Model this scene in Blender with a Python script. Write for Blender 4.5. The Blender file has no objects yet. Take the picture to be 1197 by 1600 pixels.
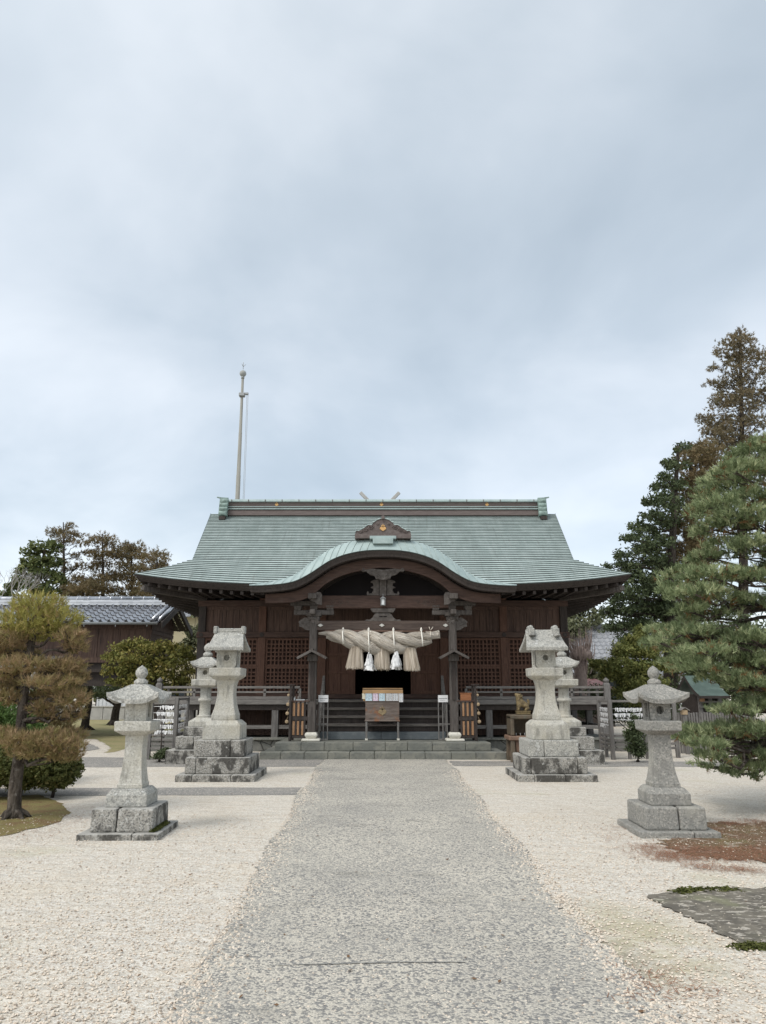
import bpy, bmesh, math, random
import numpy as np
from mathutils import Vector, Matrix
S = bpy.context.scene
COL = S.collection
R = math.radians
rnd = random.Random(7)

# ------------------------------------------------------------------ camera
F_PX, PITCH, CAM_H = 1150.0, R(13.59), 1.6
cam_d = bpy.data.cameras.new('camera')
cam_d.sensor_fit = 'VERTICAL'; cam_d.sensor_height = 36.0
cam_d.lens = F_PX / 1600.0 * 36.0
cam_d.clip_end = 2000
cam = bpy.data.objects.new('camera', cam_d); COL.objects.link(cam)
cam.location = (0, 0, CAM_H); cam.rotation_euler = (R(90) + PITCH, 0, 0)
S.camera = cam

# ------------------------------------------------------------------ world, sun, exposure
SUN_DIR = Vector((-0.55, -0.55, 1.0)).normalized()      # towards the sun, behind the photographer and to the left
W = bpy.data.worlds.new('World'); S.world = W; W.use_nodes = True
wt = W.node_tree; wt.nodes.clear()
def wn(t, **k):
    n = wt.nodes.new(t)
    for a, b in k.items(): setattr(n, a, b)
    return n
def wl(a, b): wt.links.new(a, b)
out = wn('ShaderNodeOutputWorld')
sky = wn('ShaderNodeTexSky', sky_type='NISHITA', sun_disc=False)
sky.sun_elevation = math.asin(SUN_DIR.z); sky.sun_rotation = math.atan2(SUN_DIR.x, SUN_DIR.y)
bg1 = wn('ShaderNodeBackground'); bg1.inputs[1].default_value = 0.05
wl(sky.outputs[0], bg1.inputs[0])
tc = wn('ShaderNodeTexCoord'); sep = wn('ShaderNodeSeparateXYZ'); wl(tc.outputs['Generated'], sep.inputs[0])
def wm(op, a, b=None, c=None):
    n = wn('ShaderNodeMath', operation=op)
    for i, v in enumerate((a, b, c)):
        if v is None: continue
        if isinstance(v, (int, float)): n.inputs[i].default_value = v
        else: wl(v, n.inputs[i])
    return n.outputs[0]
zc = wm('MAXIMUM', sep.outputs[2], 0.0)
den = wm('ADD', zc, 0.32)
cx = wm('DIVIDE', sep.outputs[0], den); cy = wm('DIVIDE', sep.outputs[1], den)
cmb = wn('ShaderNodeCombineXYZ'); wl(cx, cmb.inputs[0]); wl(cy, cmb.inputs[1]); cmb.inputs[2].default_value = 3.1
n1 = wn('ShaderNodeTexNoise'); n1.inputs['Scale'].default_value = 1.25; n1.inputs['Detail'].default_value = 5; n1.inputs['Roughness'].default_value = 0.5; n1.inputs['Distortion'].default_value = 0.35
wl(cmb.outputs[0], n1.inputs['Vector'])
n2 = wn('ShaderNodeTexNoise'); n2.inputs['Scale'].default_value = 3.0; n2.inputs['Detail'].default_value = 6; n2.inputs['Roughness'].default_value = 0.5; n2.inputs['Distortion'].default_value = 0.4
wl(cmb.outputs[0], n2.inputs['Vector'])
mixn = wm('ADD', wm('MULTIPLY', n1.outputs[0], 0.72), wm('MULTIPLY', n2.outputs[0], 0.28))
# lighter towards the horizon, and to the left low down
hor = wm('MULTIPLY', wm('POWER', wm('SUBTRACT', 1.0, zc), 5.0), 0.40)
lft = wm('MULTIPLY', wm('MULTIPLY', sep.outputs[0], -0.16), wm('POWER', wm('SUBTRACT', 1.0, zc), 2.0))
val = wm('ADD', mixn, wm('ADD', hor, lft))
rp = wn('ShaderNodeValToRGB'); wl(val, rp.inputs[0])
cr = rp.color_ramp
cr.elements[0].position = 0.40; cr.elements[0].color = (0.405, 0.462, 0.498, 1)
cr.elements[1].position = 0.80; cr.elements[1].color = (0.84, 0.865, 0.88, 1)
e = cr.elements.new(0.52); e.color = (0.505, 0.56, 0.594, 1)
# the deck is brighter round the hidden sun, behind the photographer and overhead
dt = wm('ADD', wm('ADD', wm('MULTIPLY', sep.outputs[0], SUN_DIR.x), wm('MULTIPLY', sep.outputs[1], SUN_DIR.y)), wm('MULTIPLY', sep.outputs[2], SUN_DIR.z))
glow = wm('MULTIPLY', wm('POWER', wm('MAXIMUM', dt, 0.0), 2.0), 0.75)
bg2 = wn('ShaderNodeBackground'); wl(rp.outputs[0], bg2.inputs[0]); bg2.inputs[1].default_value = 0.97
bg3 = wn('ShaderNodeBackground'); bg3.inputs[0].default_value = (0.86, 0.80, 0.70, 1); wl(glow, bg3.inputs[1])
ad = wn('ShaderNodeAddShader'); wl(bg1.outputs[0], ad.inputs[0]); wl(bg2.outputs[0], ad.inputs[1])
ad2 = wn('ShaderNodeAddShader'); wl(ad.outputs[0], ad2.inputs[0]); wl(bg3.outputs[0], ad2.inputs[1])
wl(ad2.outputs[0], out.inputs[0])
sl = bpy.data.lights.new('sun', 'SUN'); sl.energy = 1.75; sl.angle = R(18); sl.color = (1, 0.965, 0.91)
so = bpy.data.objects.new('sun', sl); COL.objects.link(so); so.location = (-20, -20, 40)
so.rotation_euler = (-SUN_DIR).to_track_quat('-Z', 'Y').to_euler()
S.view_settings.view_transform = 'Standard'; S.view_settings.look = 'None'
S.view_settings.exposure = 0.09; S.view_settings.gamma = 1.0; S.view_settings.use_curve_mapping = False
S.cycles.max_bounces = 6; S.cycles.diffuse_bounces = 4; S.cycles.transparent_max_bounces = 6

# ------------------------------------------------------------------ helpers: pixel of the photograph -> point at a known distance
CP, SP = math.cos(PITCH), math.sin(PITCH)
def P(px, py, Y):
    u = (px - 598.5) / F_PX; v = (800 - py) / F_PX
    yd = CP - v * SP; t = Y / yd
    return Vector((u * t, Y, CAM_H + (SP + v * CP) * t))
def G(px, py, z=0.0):
    u = (px - 598.5) / F_PX; v = (800 - py) / F_PX
    t = (z - CAM_H) / (SP + v * CP)
    return Vector((u * t, (CP - v * SP) * t, z))
def mpp(py, Y):            # metres per photograph pixel
    v = (800 - py) / F_PX
    return Y / (CP - v * SP) / F_PX

# ------------------------------------------------------------------ helpers: materials
MATS = {}
def mat(name, base, layers=(), rough=0.8, bumps=(), metallic=0.0, spec=0.3, attr=None, transl=0.0, coord='P', rlayer=None):
    if name in MATS: return MATS[name]
    m = bpy.data.materials.new(name); m.use_nodes = True; MATS[name] = m
    nt = m.node_tree; N = nt.nodes; L = nt.links
    bs = N['Principled BSDF']
    bs.inputs['Roughness'].default_value = rough; bs.inputs['Metallic'].default_value = metallic
    bs.inputs['Specular IOR Level'].default_value = spec
    def vec(scale, c=None):
        c = c or coord
        if c == 'P': s = N.new('ShaderNodeNewGeometry').outputs['Position']
        elif c == 'O': s = N.new('ShaderNodeTexCoord').outputs['Object']
        elif c == 'UV': s = N.new('ShaderNodeTexCoord').outputs['UV']
        mp = N.new('ShaderNodeMapping'); L.new(s, mp.inputs[0])
        if not hasattr(scale, '__len__'): scale = (scale,) * 3
        mp.inputs['Scale'].default_value = scale
        return mp.outputs[0]
    def fac(kind, scale, lo, hi):
        if kind.startswith('noise'):
            t = N.new('ShaderNodeTexNoise'); L.new(vec(scale), t.inputs['Vector']); t.inputs['Scale'].default_value = 1
            t.inputs['Detail'].default_value = {'noise': 5, 'noise2': 2, 'noise9': 9}[kind]; t.inputs['Roughness'].default_value = 0.6
            o = t.outputs[0]
        elif kind == 'vcell':
            t = N.new('ShaderNodeTexVoronoi'); L.new(vec(scale), t.inputs['Vector']); t.inputs['Scale'].default_value = 1
            sp = N.new('ShaderNodeSeparateColor'); L.new(t.outputs['Color'], sp.inputs[0]); o = sp.outputs[0]
        elif kind == 'vedge':
            t = N.new('ShaderNodeTexVoronoi', ); t.feature = 'DISTANCE_TO_EDGE'; L.new(vec(scale), t.inputs['Vector']); t.inputs['Scale'].default_value = 1
            o = t.outputs['Distance']
        elif kind == 'vdist':
            t = N.new('ShaderNodeTexVoronoi'); L.new(vec(scale), t.inputs['Vector']); t.inputs['Scale'].default_value = 1
            o = t.outputs['Distance']
        elif kind == 'plank':
            sx = N.new('ShaderNodeVectorMath'); sx.operation = 'FLOOR'; L.new(vec(scale), sx.inputs[0])
            t = N.new('ShaderNodeTexWhiteNoise'); L.new(sx.outputs[0], t.inputs['Vector']); o = t.outputs['Value']
        elif kind == 'rand':
            o = N.new('ShaderNodeObjectInfo').outputs['Random']
        elif kind == 'attr':
            a = N.new('ShaderNodeAttribute'); a.attribute_name = scale; o = a.outputs['Fac']
        elif kind == 'blob':                                 # an irregular round stain about a point of the ground
            g = N.new('ShaderNodeNewGeometry'); v = N.new('ShaderNodeVectorMath'); v.operation = 'SUBTRACT'; L.new(g.outputs['Position'], v.inputs[0]); v.inputs[1].default_value = scale[0]
            w = N.new('ShaderNodeVectorMath'); w.operation = 'MULTIPLY'; L.new(v.outputs[0], w.inputs[0]); w.inputs[1].default_value = scale[1]
            k = N.new('ShaderNodeVectorMath'); k.operation = 'LENGTH'; L.new(w.outputs[0], k.inputs[0]); o = k.outputs['Value']
        elif kind == 'up':
            g = N.new('ShaderNodeNewGeometry'); sp = N.new('ShaderNodeSeparateXYZ'); L.new(g.outputs['Normal'], sp.inputs[0]); o = sp.outputs[2]
        mr = N.new('ShaderNodeMapRange'); mr.interpolation_type = 'SMOOTHSTEP' if kind != 'attr' else 'LINEAR'
        L.new(o, mr.inputs[0]); mr.inputs[1].default_value = lo; mr.inputs[2].default_value = hi
        return mr.outputs[0]
    col = N.new('ShaderNodeRGB'); col.outputs[0].default_value = (*base, 1); cur = col.outputs[0]
    for ly in layers:
        kind, scale, lo, hi, c, amt = ly[:6]
        f = fac(kind, scale, lo, hi)
        if len(ly) > 6:                                  # gated by a second pattern
            g = fac(*ly[6]); q = N.new('ShaderNodeMath'); q.operation = 'MULTIPLY'; L.new(f, q.inputs[0]); L.new(g, q.inputs[1]); f = q.outputs[0]
        q = N.new('ShaderNodeMath'); q.operation = 'MULTIPLY'; L.new(f, q.inputs[0]); q.inputs[1].default_value = amt
        mx = N.new('ShaderNodeMix'); mx.data_type = 'RGBA'; L.new(q.outputs[0], mx.inputs[0]); L.new(cur, mx.inputs[6]); mx.inputs[7].default_value = (*c, 1)
        cur = mx.outputs[2]
    L.new(cur, bs.inputs['Base Color'])
    nrm = None
    for kind, scale, lo, hi, strength, dist in bumps:
        b = N.new('ShaderNodeBump'); b.inputs['Strength'].default_value = strength; b.inputs['Distance'].default_value = dist
        L.new(fac(kind, scale, lo, hi), b.inputs['Height'])
        if nrm: L.new(nrm, b.inputs['Normal'])
        nrm = b.outputs[0]
    if nrm: L.new(nrm, bs.inputs['Normal'])
    if rlayer:
        kind, scale, lo, hi, r2 = rlayer
        mr = N.new('ShaderNodeMapRange'); L.new(fac(kind, scale, lo, hi), mr.inputs[0]); mr.inputs[3].default_value = rough; mr.inputs[4].default_value = r2
        L.new(mr.outputs[0], bs.inputs['Roughness'])
    if transl > 0:
        tr = N.new('ShaderNodeBsdfTranslucent'); L.new(cur, tr.inputs[0])
        ms = N.new('ShaderNodeMixShader'); ms.inputs[0].default_value = transl
        L.new(bs.outputs[0], ms.inputs[1]); L.new(tr.outputs[0], ms.inputs[2]); L.new(ms.outputs[0], N['Material Output'].inputs[0])
    return m

def wood(name, a, b, dark, grain=(60, 60, 3), rough=0.75, pale=None):
    ly = [('noise', grain, 0.35, 0.65, b, 0.9), ('noise', tuple(g * 0.18 + 0.6 for g in grain), 0.5, 0.7, dark, 0.6)]
    if pale: ly.append(('noise', 1.3, 0.52, 0.72, pale, 0.55))
    return mat(name, a, ly, rough, [('noise', grain, 0.3, 0.7, 0.35, 0.01)])
copper = mat('patina_copper', (0.325, 0.39, 0.375), [('noise', (5, 0.35, 0.35), 0.50, 0.62, (0.40, 0.47, 0.455), 0.55), ('noise', (11, 0.5, 0.5), 0.58, 0.66, (0.215, 0.235, 0.22), 0.6),
    ('plank', (1.1, 6, 0.001), 0.2, 0.9, (0.38, 0.445, 0.43), 0.6),
    ('noise', (6, 1.0, 1.0), 0.45, 0.7, (0.43, 0.495, 0.48), 0.7),
    ('noise', (1.6, 0.5, 0.5), 0.5, 0.72, (0.27, 0.325, 0.31), 0.6),
    ('noise', (9, 0.8, 0.8), 0.60, 0.72, (0.19, 0.21, 0.19), 0.5),
    ('noise9', 14, 0.55, 0.7, (0.42, 0.53, 0.49), 0.35)], 0.62, [('noise', 8, 0.3, 0.7, 0.15, 0.02)], spec=0.4)
copper_edge = mat('copper_lap_edge', (0.065, 0.08, 0.077), [('noise', 3, 0.4, 0.7, (0.115, 0.138, 0.132), 0.7)], 0.8)  # dark tone on the risers paints in the shadow line beneath each lap
copper_pale = mat('pale_copper_sheet', (0.33, 0.405, 0.395), [('noise', 3, 0.4, 0.7, (0.255, 0.325, 0.32), 0.8), ('noise9', 20, 0.5, 0.7, (0.45, 0.51, 0.49), 0.4)], 0.6, spec=0.4)
verdigris = mat('verdigris_bronze', (0.25, 0.33, 0.30), [('noise', 9, 0.4, 0.65, (0.12, 0.16, 0.145), 0.8)], 0.7)
dkwood = wood('dark_weathered_wood', (0.036, 0.029, 0.026), (0.058, 0.046, 0.040), (0.018, 0.015, 0.013), (50, 50, 6), pale=(0.075, 0.066, 0.060))
beamwood = wood('dark_beam_wood', (0.070, 0.050, 0.042), (0.11, 0.082, 0.068), (0.03, 0.02, 0.017), (4, 50, 50), pale=(0.125, 0.10, 0.088))
redbeam = wood('reddish_beam_wood', (0.062, 0.037, 0.029), (0.095, 0.058, 0.045), (0.03, 0.018, 0.015), (3, 30, 30), pale=(0.105, 0.078, 0.066))
redwood = wood('red_brown_wall_wood', (0.098, 0.050, 0.034), (0.14, 0.075, 0.052), (0.05, 0.027, 0.02), (60, 60, 4))
boardwood = mat('wall_board_wood', (0.088, 0.053, 0.040), [
    ('plank', (5.4, 0.001, 0.001), 0.1, 0.9, (0.06, 0.037, 0.03), 0.8),
    ('noise', (55, 55, 2.2), 0.4, 0.65, (0.135, 0.086, 0.066), 0.75),
    ('noise', (18, 18, 1.0), 0.52, 0.68, (0.04, 0.026, 0.022), 0.8)], 0.75, [('noise', (55, 55, 2.2), 0.3, 0.7, 0.4, 0.01)])
greywood = wood('silvered_grey_wood', (0.15, 0.14, 0.13), (0.23, 0.215, 0.20), (0.07, 0.064, 0.058), (5, 60, 60), 0.85)
greywood_v = wood('silvered_upright_wood', (0.13, 0.122, 0.115), (0.21, 0.20, 0.19), (0.055, 0.05, 0.046), (60, 60, 5), 0.85)
postwood = wood('porch_post_wood', (0.066, 0.056, 0.050), (0.12, 0.106, 0.096), (0.027, 0.023, 0.021), (60, 60, 4), 0.8, pale=(0.17, 0.155, 0.145))
stepwood = wood('stair_wood', (0.12, 0.105, 0.092), (0.21, 0.19, 0.17), (0.05, 0.042, 0.037), (3, 40, 60), 0.8)
honeywood = wood('fresh_honey_wood', (0.48, 0.29, 0.14), (0.56, 0.36, 0.19), (0.36, 0.20, 0.09), (5, 50, 50), 0.6)
orangewood = wood('orange_slat_wood', (0.31, 0.17, 0.09), (0.40, 0.24, 0.135), (0.22, 0.11, 0.05), (50, 50, 5), 0.6)
boxwood = mat('stained_box_wood', (0.13, 0.10, 0.085), [('noise', (3, 40, 16), 0.4, 0.65, (0.21, 0.175, 0.15), 0.8), ('noise', 3.5, 0.5, 0.66, (0.25, 0.11, 0.05), 0.8), ('noise', (2, 9, 14), 0.55, 0.68, (0.045, 0.036, 0.03), 0.8)], 0.7)
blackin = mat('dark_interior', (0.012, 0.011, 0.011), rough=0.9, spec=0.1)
granite = mat('pale_granite', (0.45, 0.435, 0.385), [
    ('vcell', 55, 0.55, 0.95, (0.56, 0.545, 0.50), 0.8), ('noise2', 48, 0.53, 0.62, (0.18, 0.17, 0.155), 0.45),
    ('noise', 2.5, 0.45, 0.7, (0.45, 0.41, 0.32), 0.5), ('noise', (9, 9, 2.2), 0.53, 0.68, (0.20, 0.195, 0.175), 0.65)],
    0.88, [('noise2', 95, 0.3, 0.7, 0.5, 0.006), ('noise', 7, 0.3, 0.7, 0.2, 0.03)], spec=0.2)
granite_lichen = mat('lichened_granite', (0.38, 0.375, 0.345), [
    ('vcell', 55, 0.55, 0.95, (0.56, 0.54, 0.49), 0.75), ('noise2', 48, 0.53, 0.62, (0.15, 0.148, 0.14), 0.6),
    ('noise9', 9, 0.52, 0.62, (0.13, 0.13, 0.12), 0.8), ('noise9', (9, 9, 9), 0.57, 0.65, (0.62, 0.62, 0.59), 0.7)],
    0.9, [('noise2', 95, 0.3, 0.7, 0.5, 0.006), ('noise9', 9, 0.3, 0.7, 0.3, 0.03)], spec=0.2)
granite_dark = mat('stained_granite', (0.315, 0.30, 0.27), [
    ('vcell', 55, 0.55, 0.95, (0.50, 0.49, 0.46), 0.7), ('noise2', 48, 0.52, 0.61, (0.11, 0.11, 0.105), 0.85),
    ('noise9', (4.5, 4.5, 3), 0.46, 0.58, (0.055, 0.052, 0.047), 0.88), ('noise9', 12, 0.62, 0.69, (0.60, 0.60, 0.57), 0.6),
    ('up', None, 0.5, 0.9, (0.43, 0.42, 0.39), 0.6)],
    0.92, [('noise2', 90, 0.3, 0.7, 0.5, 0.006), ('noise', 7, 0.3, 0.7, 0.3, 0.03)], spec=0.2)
granite_grey = mat('grey_granite', (0.26, 0.255, 0.235), [
    ('vcell', 55, 0.55, 0.95, (0.40, 0.38, 0.34), 0.7), ('noise2', 48, 0.53, 0.62, (0.13, 0.127, 0.118), 0.6),
    ('noise9', 5, 0.52, 0.66, (0.20, 0.195, 0.18), 0.7), ('noise', 2.2, 0.5, 0.75, (0.44, 0.42, 0.36), 0.5)],
    0.9, [('noise2', 95, 0.3, 0.7, 0.5, 0.006), ('noise', 7, 0.3, 0.7, 0.25, 0.03)], spec=0.2)
slatestone = mat('greenish_step_stone', (0.165, 0.168, 0.145), [
    ('rand', None, 0, 1, (0.145, 0.15, 0.14), 0.5), ('noise', 2.2, 0.42, 0.66, (0.235, 0.23, 0.195), 0.8), ('noise9', 14, 0.5, 0.68, (0.12, 0.125, 0.115), 0.7),
    ('noise', (2, 2, 7), 0.56, 0.7, (0.09, 0.095, 0.085), 0.7)], 0.85, [('noise9', 14, 0.3, 0.7, 0.3, 0.02)])
bluestone = mat('blue_grey_slab_stone', (0.105, 0.12, 0.128), [('noise', 6, 0.4, 0.7, (0.15, 0.165, 0.17), 0.8), ('noise', 60, 0.5, 0.7, (0.08, 0.09, 0.1), 0.6)], 0.8)
palestone = mat('pale_plinth_stone', (0.62, 0.60, 0.53), [('noise', 14, 0.45, 0.7, (0.45, 0.43, 0.37), 0.7)], 0.85)
rubble = mat('fitted_base_stone', (0.17, 0.17, 0.155), [('vcell', (2.2, 2.2, 3.0), 0.1, 0.9, (0.115, 0.12, 0.11), 0.8), ('noise', 8, 0.45, 0.7, (0.23, 0.225, 0.20), 0.6), ('vedge', (2.2, 2.2, 3.0), 0.05, 0.0, (0.035, 0.035, 0.032), 1.0)], 0.9, [('vedge', (2.2, 2.2, 3.0), 0.0, 0.08, 0.6, 0.02)])
gravel_m = mat('pale_gravel', (0.535, 0.49, 0.415), [
    ('vcell', 78, 0.15, 0.75, (0.69, 0.66, 0.60), 0.9), ('vcell', 95, 0.80, 0.97, (0.33, 0.225, 0.145), 0.8),
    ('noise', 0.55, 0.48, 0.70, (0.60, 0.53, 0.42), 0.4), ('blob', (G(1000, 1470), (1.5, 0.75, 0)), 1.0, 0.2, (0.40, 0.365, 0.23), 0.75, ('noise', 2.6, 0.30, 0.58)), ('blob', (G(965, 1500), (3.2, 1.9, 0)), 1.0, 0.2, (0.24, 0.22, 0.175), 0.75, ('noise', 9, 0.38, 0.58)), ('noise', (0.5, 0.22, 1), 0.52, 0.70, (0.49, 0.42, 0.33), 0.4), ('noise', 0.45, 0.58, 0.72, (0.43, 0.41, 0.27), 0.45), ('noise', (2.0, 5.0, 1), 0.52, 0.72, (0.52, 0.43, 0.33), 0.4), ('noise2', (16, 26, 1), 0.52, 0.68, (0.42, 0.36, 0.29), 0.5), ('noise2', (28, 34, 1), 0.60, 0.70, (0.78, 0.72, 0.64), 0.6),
    ('vedge', 78, 0.10, 0.0, (0.33, 0.28, 0.225), 0.4)], 0.95, [('vdist', 78, 0.6, 0.0, 0.45, 0.007), ('noise', (2.5, 5, 1), 0.3, 0.7, 0.5, 0.05)], spec=0.15)
path_m = mat('pebbled_concrete', (0.195, 0.19, 0.182), [
    ('vcell', 70, 0.2, 0.8, (0.27, 0.262, 0.248), 0.8),
    ('noise', 0.9, 0.44, 0.66, (0.33, 0.315, 0.285), 0.5), ('noise2', (17, 24, 1), 0.54, 0.66, (0.13, 0.127, 0.122), 0.2),
    ('vcell', 58, 0.36, 0.60, (0.62, 0.57, 0.48), 0.92, ('noise', 0.8, 0.05, 0.75)),
    ('vcell', 83, 0.68, 0.88, (0.56, 0.52, 0.44), 0.9),
    ('noise', (1.1, 2.2, 1), 0.56, 0.70, (0.14, 0.135, 0.12), 0.32), ('noise2', (22, 30, 1), 0.60, 0.70, (0.56, 0.53, 0.47), 0.3),
    ('vedge', 58, 0.09, 0.0, (0.12, 0.117, 0.11), 0.5)], 0.92, [('vdist', 58, 0.6, 0.0, 0.5, 0.01)], spec=0.15)
asphalt = mat('grey_asphalt', (0.185, 0.18, 0.172), [('vcell', 80, 0.3, 0.9, (0.32, 0.30, 0.27), 0.8), ('noise', 1.2, 0.45, 0.70, (0.30, 0.28, 0.25), 0.6), ('vcell', 60, 0.84, 0.95, (0.58, 0.53, 0.46), 0.7)], 0.95, spec=0.15)
lawn_m = mat('dry_lawn', (0.32, 0.28, 0.15), [('noise', 0.8, 0.4, 0.65, (0.20, 0.215, 0.09), 0.7), ('noise', 40, 0.45, 0.65, (0.42, 0.36, 0.22), 0.6)], 0.95, [('noise', 60, 0.3, 0.7, 0.6, 0.02)], spec=0.1)
soil_m = mat('needle_strewn_soil', (0.185, 0.13, 0.085), [('noise', 2.0, 0.45, 0.65, (0.20, 0.18, 0.085), 0.7), ('noise', 45, 0.48, 0.66, (0.30, 0.17, 0.10), 0.8), ('noise9', 5, 0.54, 0.64, (0.48, 0.42, 0.345), 0.8), ('noise', 60, 0.55, 0.7, (0.10, 0.065, 0.042), 0.8), ('vcell', 75, 0.9, 0.98, (0.50, 0.42, 0.33), 0.6)], 0.95, [('noise', 60, 0.3, 0.7, 0.7, 0.02)], spec=0.1)
mossground_m = mat('mossy_pine_bed', (0.235, 0.20, 0.085), [('noise', 2.6, 0.45, 0.65, (0.20, 0.12, 0.07), 0.8), ('noise', 45, 0.48, 0.66, (0.33, 0.28, 0.13), 0.7), ('noise', 60, 0.57, 0.7, (0.10, 0.075, 0.045), 0.8)], 0.95, [('noise', 60, 0.3, 0.7, 0.7, 0.02)], spec=0.1)
moss_m = mat('green_moss', (0.085, 0.098, 0.03), [('noise', 30, 0.4, 0.65, (0.16, 0.165, 0.055), 0.8)], 0.95, [('noise', 60, 0.3, 0.7, 0.8, 0.02)], spec=0.1)
oldslab_m = mat('worn_ground_slab', (0.17, 0.152, 0.122), [('noise9', 6, 0.45, 0.58, (0.10, 0.09, 0.075), 0.8), ('noise9', (9, 18, 5), 0.545, 0.60, (0.46, 0.42, 0.36), 0.85), ('noise', 2.0, 0.5, 0.7, (0.20, 0.20, 0.12), 0.7)], 0.9, [('noise9', 12, 0.3, 0.7, 0.5, 0.02)])
straw = mat('rice_straw', (0.62, 0.55, 0.46), [('noise', (2.5, 24, 1), 0.40, 0.62, (0.80, 0.745, 0.66), 0.9), ('noise', (5, 38, 1), 0.54, 0.66, (0.25, 0.20, 0.155), 0.75)], 0.85, [('noise', (2.5, 26, 1), 0.3, 0.7, 1.0, 0.05)], coord='UV')
straw_loose = mat('loose_straw', (0.72, 0.65, 0.55), [('attr', 'tint', 0, 1, (0.36, 0.295, 0.225), 1.0)], 0.9)
paper = mat('white_paper', (0.82, 0.82, 0.82), rough=0.9, transl=0.15)
cordm = mat('white_cord', (0.78, 0.75, 0.68), rough=0.9)
inkm = mat('black_ink', (0.05, 0.05, 0.07), rough=0.8)
bluepaper = mat('pale_blue_paper', (0.56, 0.72, 0.80), [('noise', 30, 0.45, 0.6, (0.78, 0.84, 0.86), 0.7)], rough=0.8)
pinkpaper = mat('pale_pink_paper', (0.76, 0.60, 0.72), [('noise', 30, 0.45, 0.6, (0.82, 0.78, 0.84), 0.7)], rough=0.8)
creampaper = mat('cream_paper', (0.80, 0.74, 0.58), rough=0.8)
gold = mat('gilded_metal', (0.60, 0.36, 0.15), [('noise', 20, 0.4, 0.7, (0.5, 0.30, 0.12), 0.5)], 0.45, metallic=0.35)
oldgold = mat('worn_gilding', (0.30, 0.23, 0.13), [('noise', 25, 0.4, 0.65, (0.18, 0.13, 0.08), 0.8)], 0.7)
tile = mat('grey_roof_tile', (0.42, 0.43, 0.46), [('noise', 5, 0.4, 0.7, (0.56, 0.57, 0.60), 0.7), ('plank', (3.7, 0.001, 3.7), 0.2, 0.9, (0.30, 0.31, 0.335), 0.6)], 0.24, metallic=0.75, spec=0.8)
tile_edge = mat('shaded_tile_edge', (0.035, 0.036, 0.04), rough=0.7)  # near-black riser faces paint in the shadow under each tile edge
tile_far = mat('weathered_house_tile', (0.29, 0.30, 0.32), [('noise', 4, 0.4, 0.7, (0.38, 0.39, 0.41), 0.8)], 0.5)
plaster = mat('white_plaster', (0.70, 0.71, 0.71), [('noise', 1.5, 0.4, 0.7, (0.60, 0.61, 0.61), 0.6)], 0.9)
beigewall = mat('beige_house_wall', (0.60, 0.53, 0.36), [('noise', 1.5, 0.4, 0.7, (0.52, 0.46, 0.33), 0.6)], 0.9)
concrete = mat('weathered_concrete', (0.40, 0.39, 0.37), [('noise', 3, 0.4, 0.7, (0.30, 0.295, 0.28), 0.8), ('noise', 30, 0.5, 0.7, (0.46, 0.45, 0.43), 0.5)], 0.9)
polem = mat('pole_concrete', (0.27, 0.265, 0.235), [('noise', (9, 9, 0.8), 0.4, 0.7, (0.19, 0.185, 0.165), 0.8), ('noise', (20, 20, 2), 0.6, 0.7, (0.13, 0.125, 0.11), 0.6)], 0.85)
greymetal = mat('dull_grey_metal', (0.30, 0.31, 0.31), rough=0.6, metallic=0.3)
bronze = mat('aged_bronze', (0.105, 0.085, 0.062), [('noise', 6, 0.4, 0.68, (0.16, 0.125, 0.09), 0.8), ('noise9', 16, 0.55, 0.7, (0.13, 0.15, 0.115), 0.7)], 0.55, metallic=0.35)
bronze_red = mat('reddish_bronze', (0.22, 0.14, 0.10), [('noise', 6, 0.4, 0.68, (0.15, 0.10, 0.075), 0.8)], 0.6, metallic=0.2)
bronze_gold = mat('yellow_lion_bronze', (0.20, 0.15, 0.075), [('noise', 22, 0.42, 0.64, (0.10, 0.075, 0.045), 0.85)], 0.6, metallic=0.2)
lampglass = mat('frosted_lamp_glass', (0.70, 0.72, 0.72), rough=0.4)
redroof = mat('dull_red_sheet_roof', (0.15, 0.075, 0.075), [('noise', 3, 0.4, 0.7, (0.22, 0.145, 0.145), 0.7)], 0.6)
greenroof = mat('green_copper_small_roof', (0.06, 0.088, 0.074), [('noise', 4, 0.4, 0.68, (0.10, 0.14, 0.12), 0.8), ('noise', (14, 2, 2), 0.5, 0.7, (0.05, 0.08, 0.068), 0.7)], 0.6)
bark = mat('grey_brown_bark', (0.13, 0.11, 0.092), [('noise', (14, 14, 4), 0.42, 0.62, (0.055, 0.045, 0.038), 0.9), ('noise', 18, 0.55, 0.7, (0.22, 0.20, 0.175), 0.7)], 0.95, [('noise', (14, 14, 4), 0.3, 0.7, 1.0, 0.04)], spec=0.1)
bark_dark = mat('dark_bark', (0.075, 0.062, 0.052), [('noise', (12, 12, 3), 0.42, 0.62, (0.035, 0.03, 0.026), 0.9), ('noise', 12, 0.58, 0.7, (0.14, 0.13, 0.11), 0.6)], 0.95, [('noise', (12, 12, 3), 0.3, 0.7, 1.0, 0.04)], spec=0.1)
pinkbark = mat('pale_pinkish_bark', (0.27, 0.215, 0.19), [('noise', 8, 0.42, 0.66, (0.20, 0.15, 0.135), 0.8)], 0.95, spec=0.1)
def leafmat(name, a, b, c, transl=0.22):
    return mat(name, a, [('attr', 'tint', 0.0, 0.55, b, 1.0), ('attr', 'tint', 0.6, 1.0, c, 1.0)], 0.65, transl=transl, spec=0.25)
lf_garden = leafmat('garden_pine_needles', (0.25, 0.235, 0.085), (0.31, 0.225, 0.115), (0.42, 0.285, 0.175))
lf_gtop = leafmat('garden_pine_top_needles', (0.20, 0.20, 0.055), (0.36, 0.33, 0.09), (0.37, 0.245, 0.13))
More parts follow.
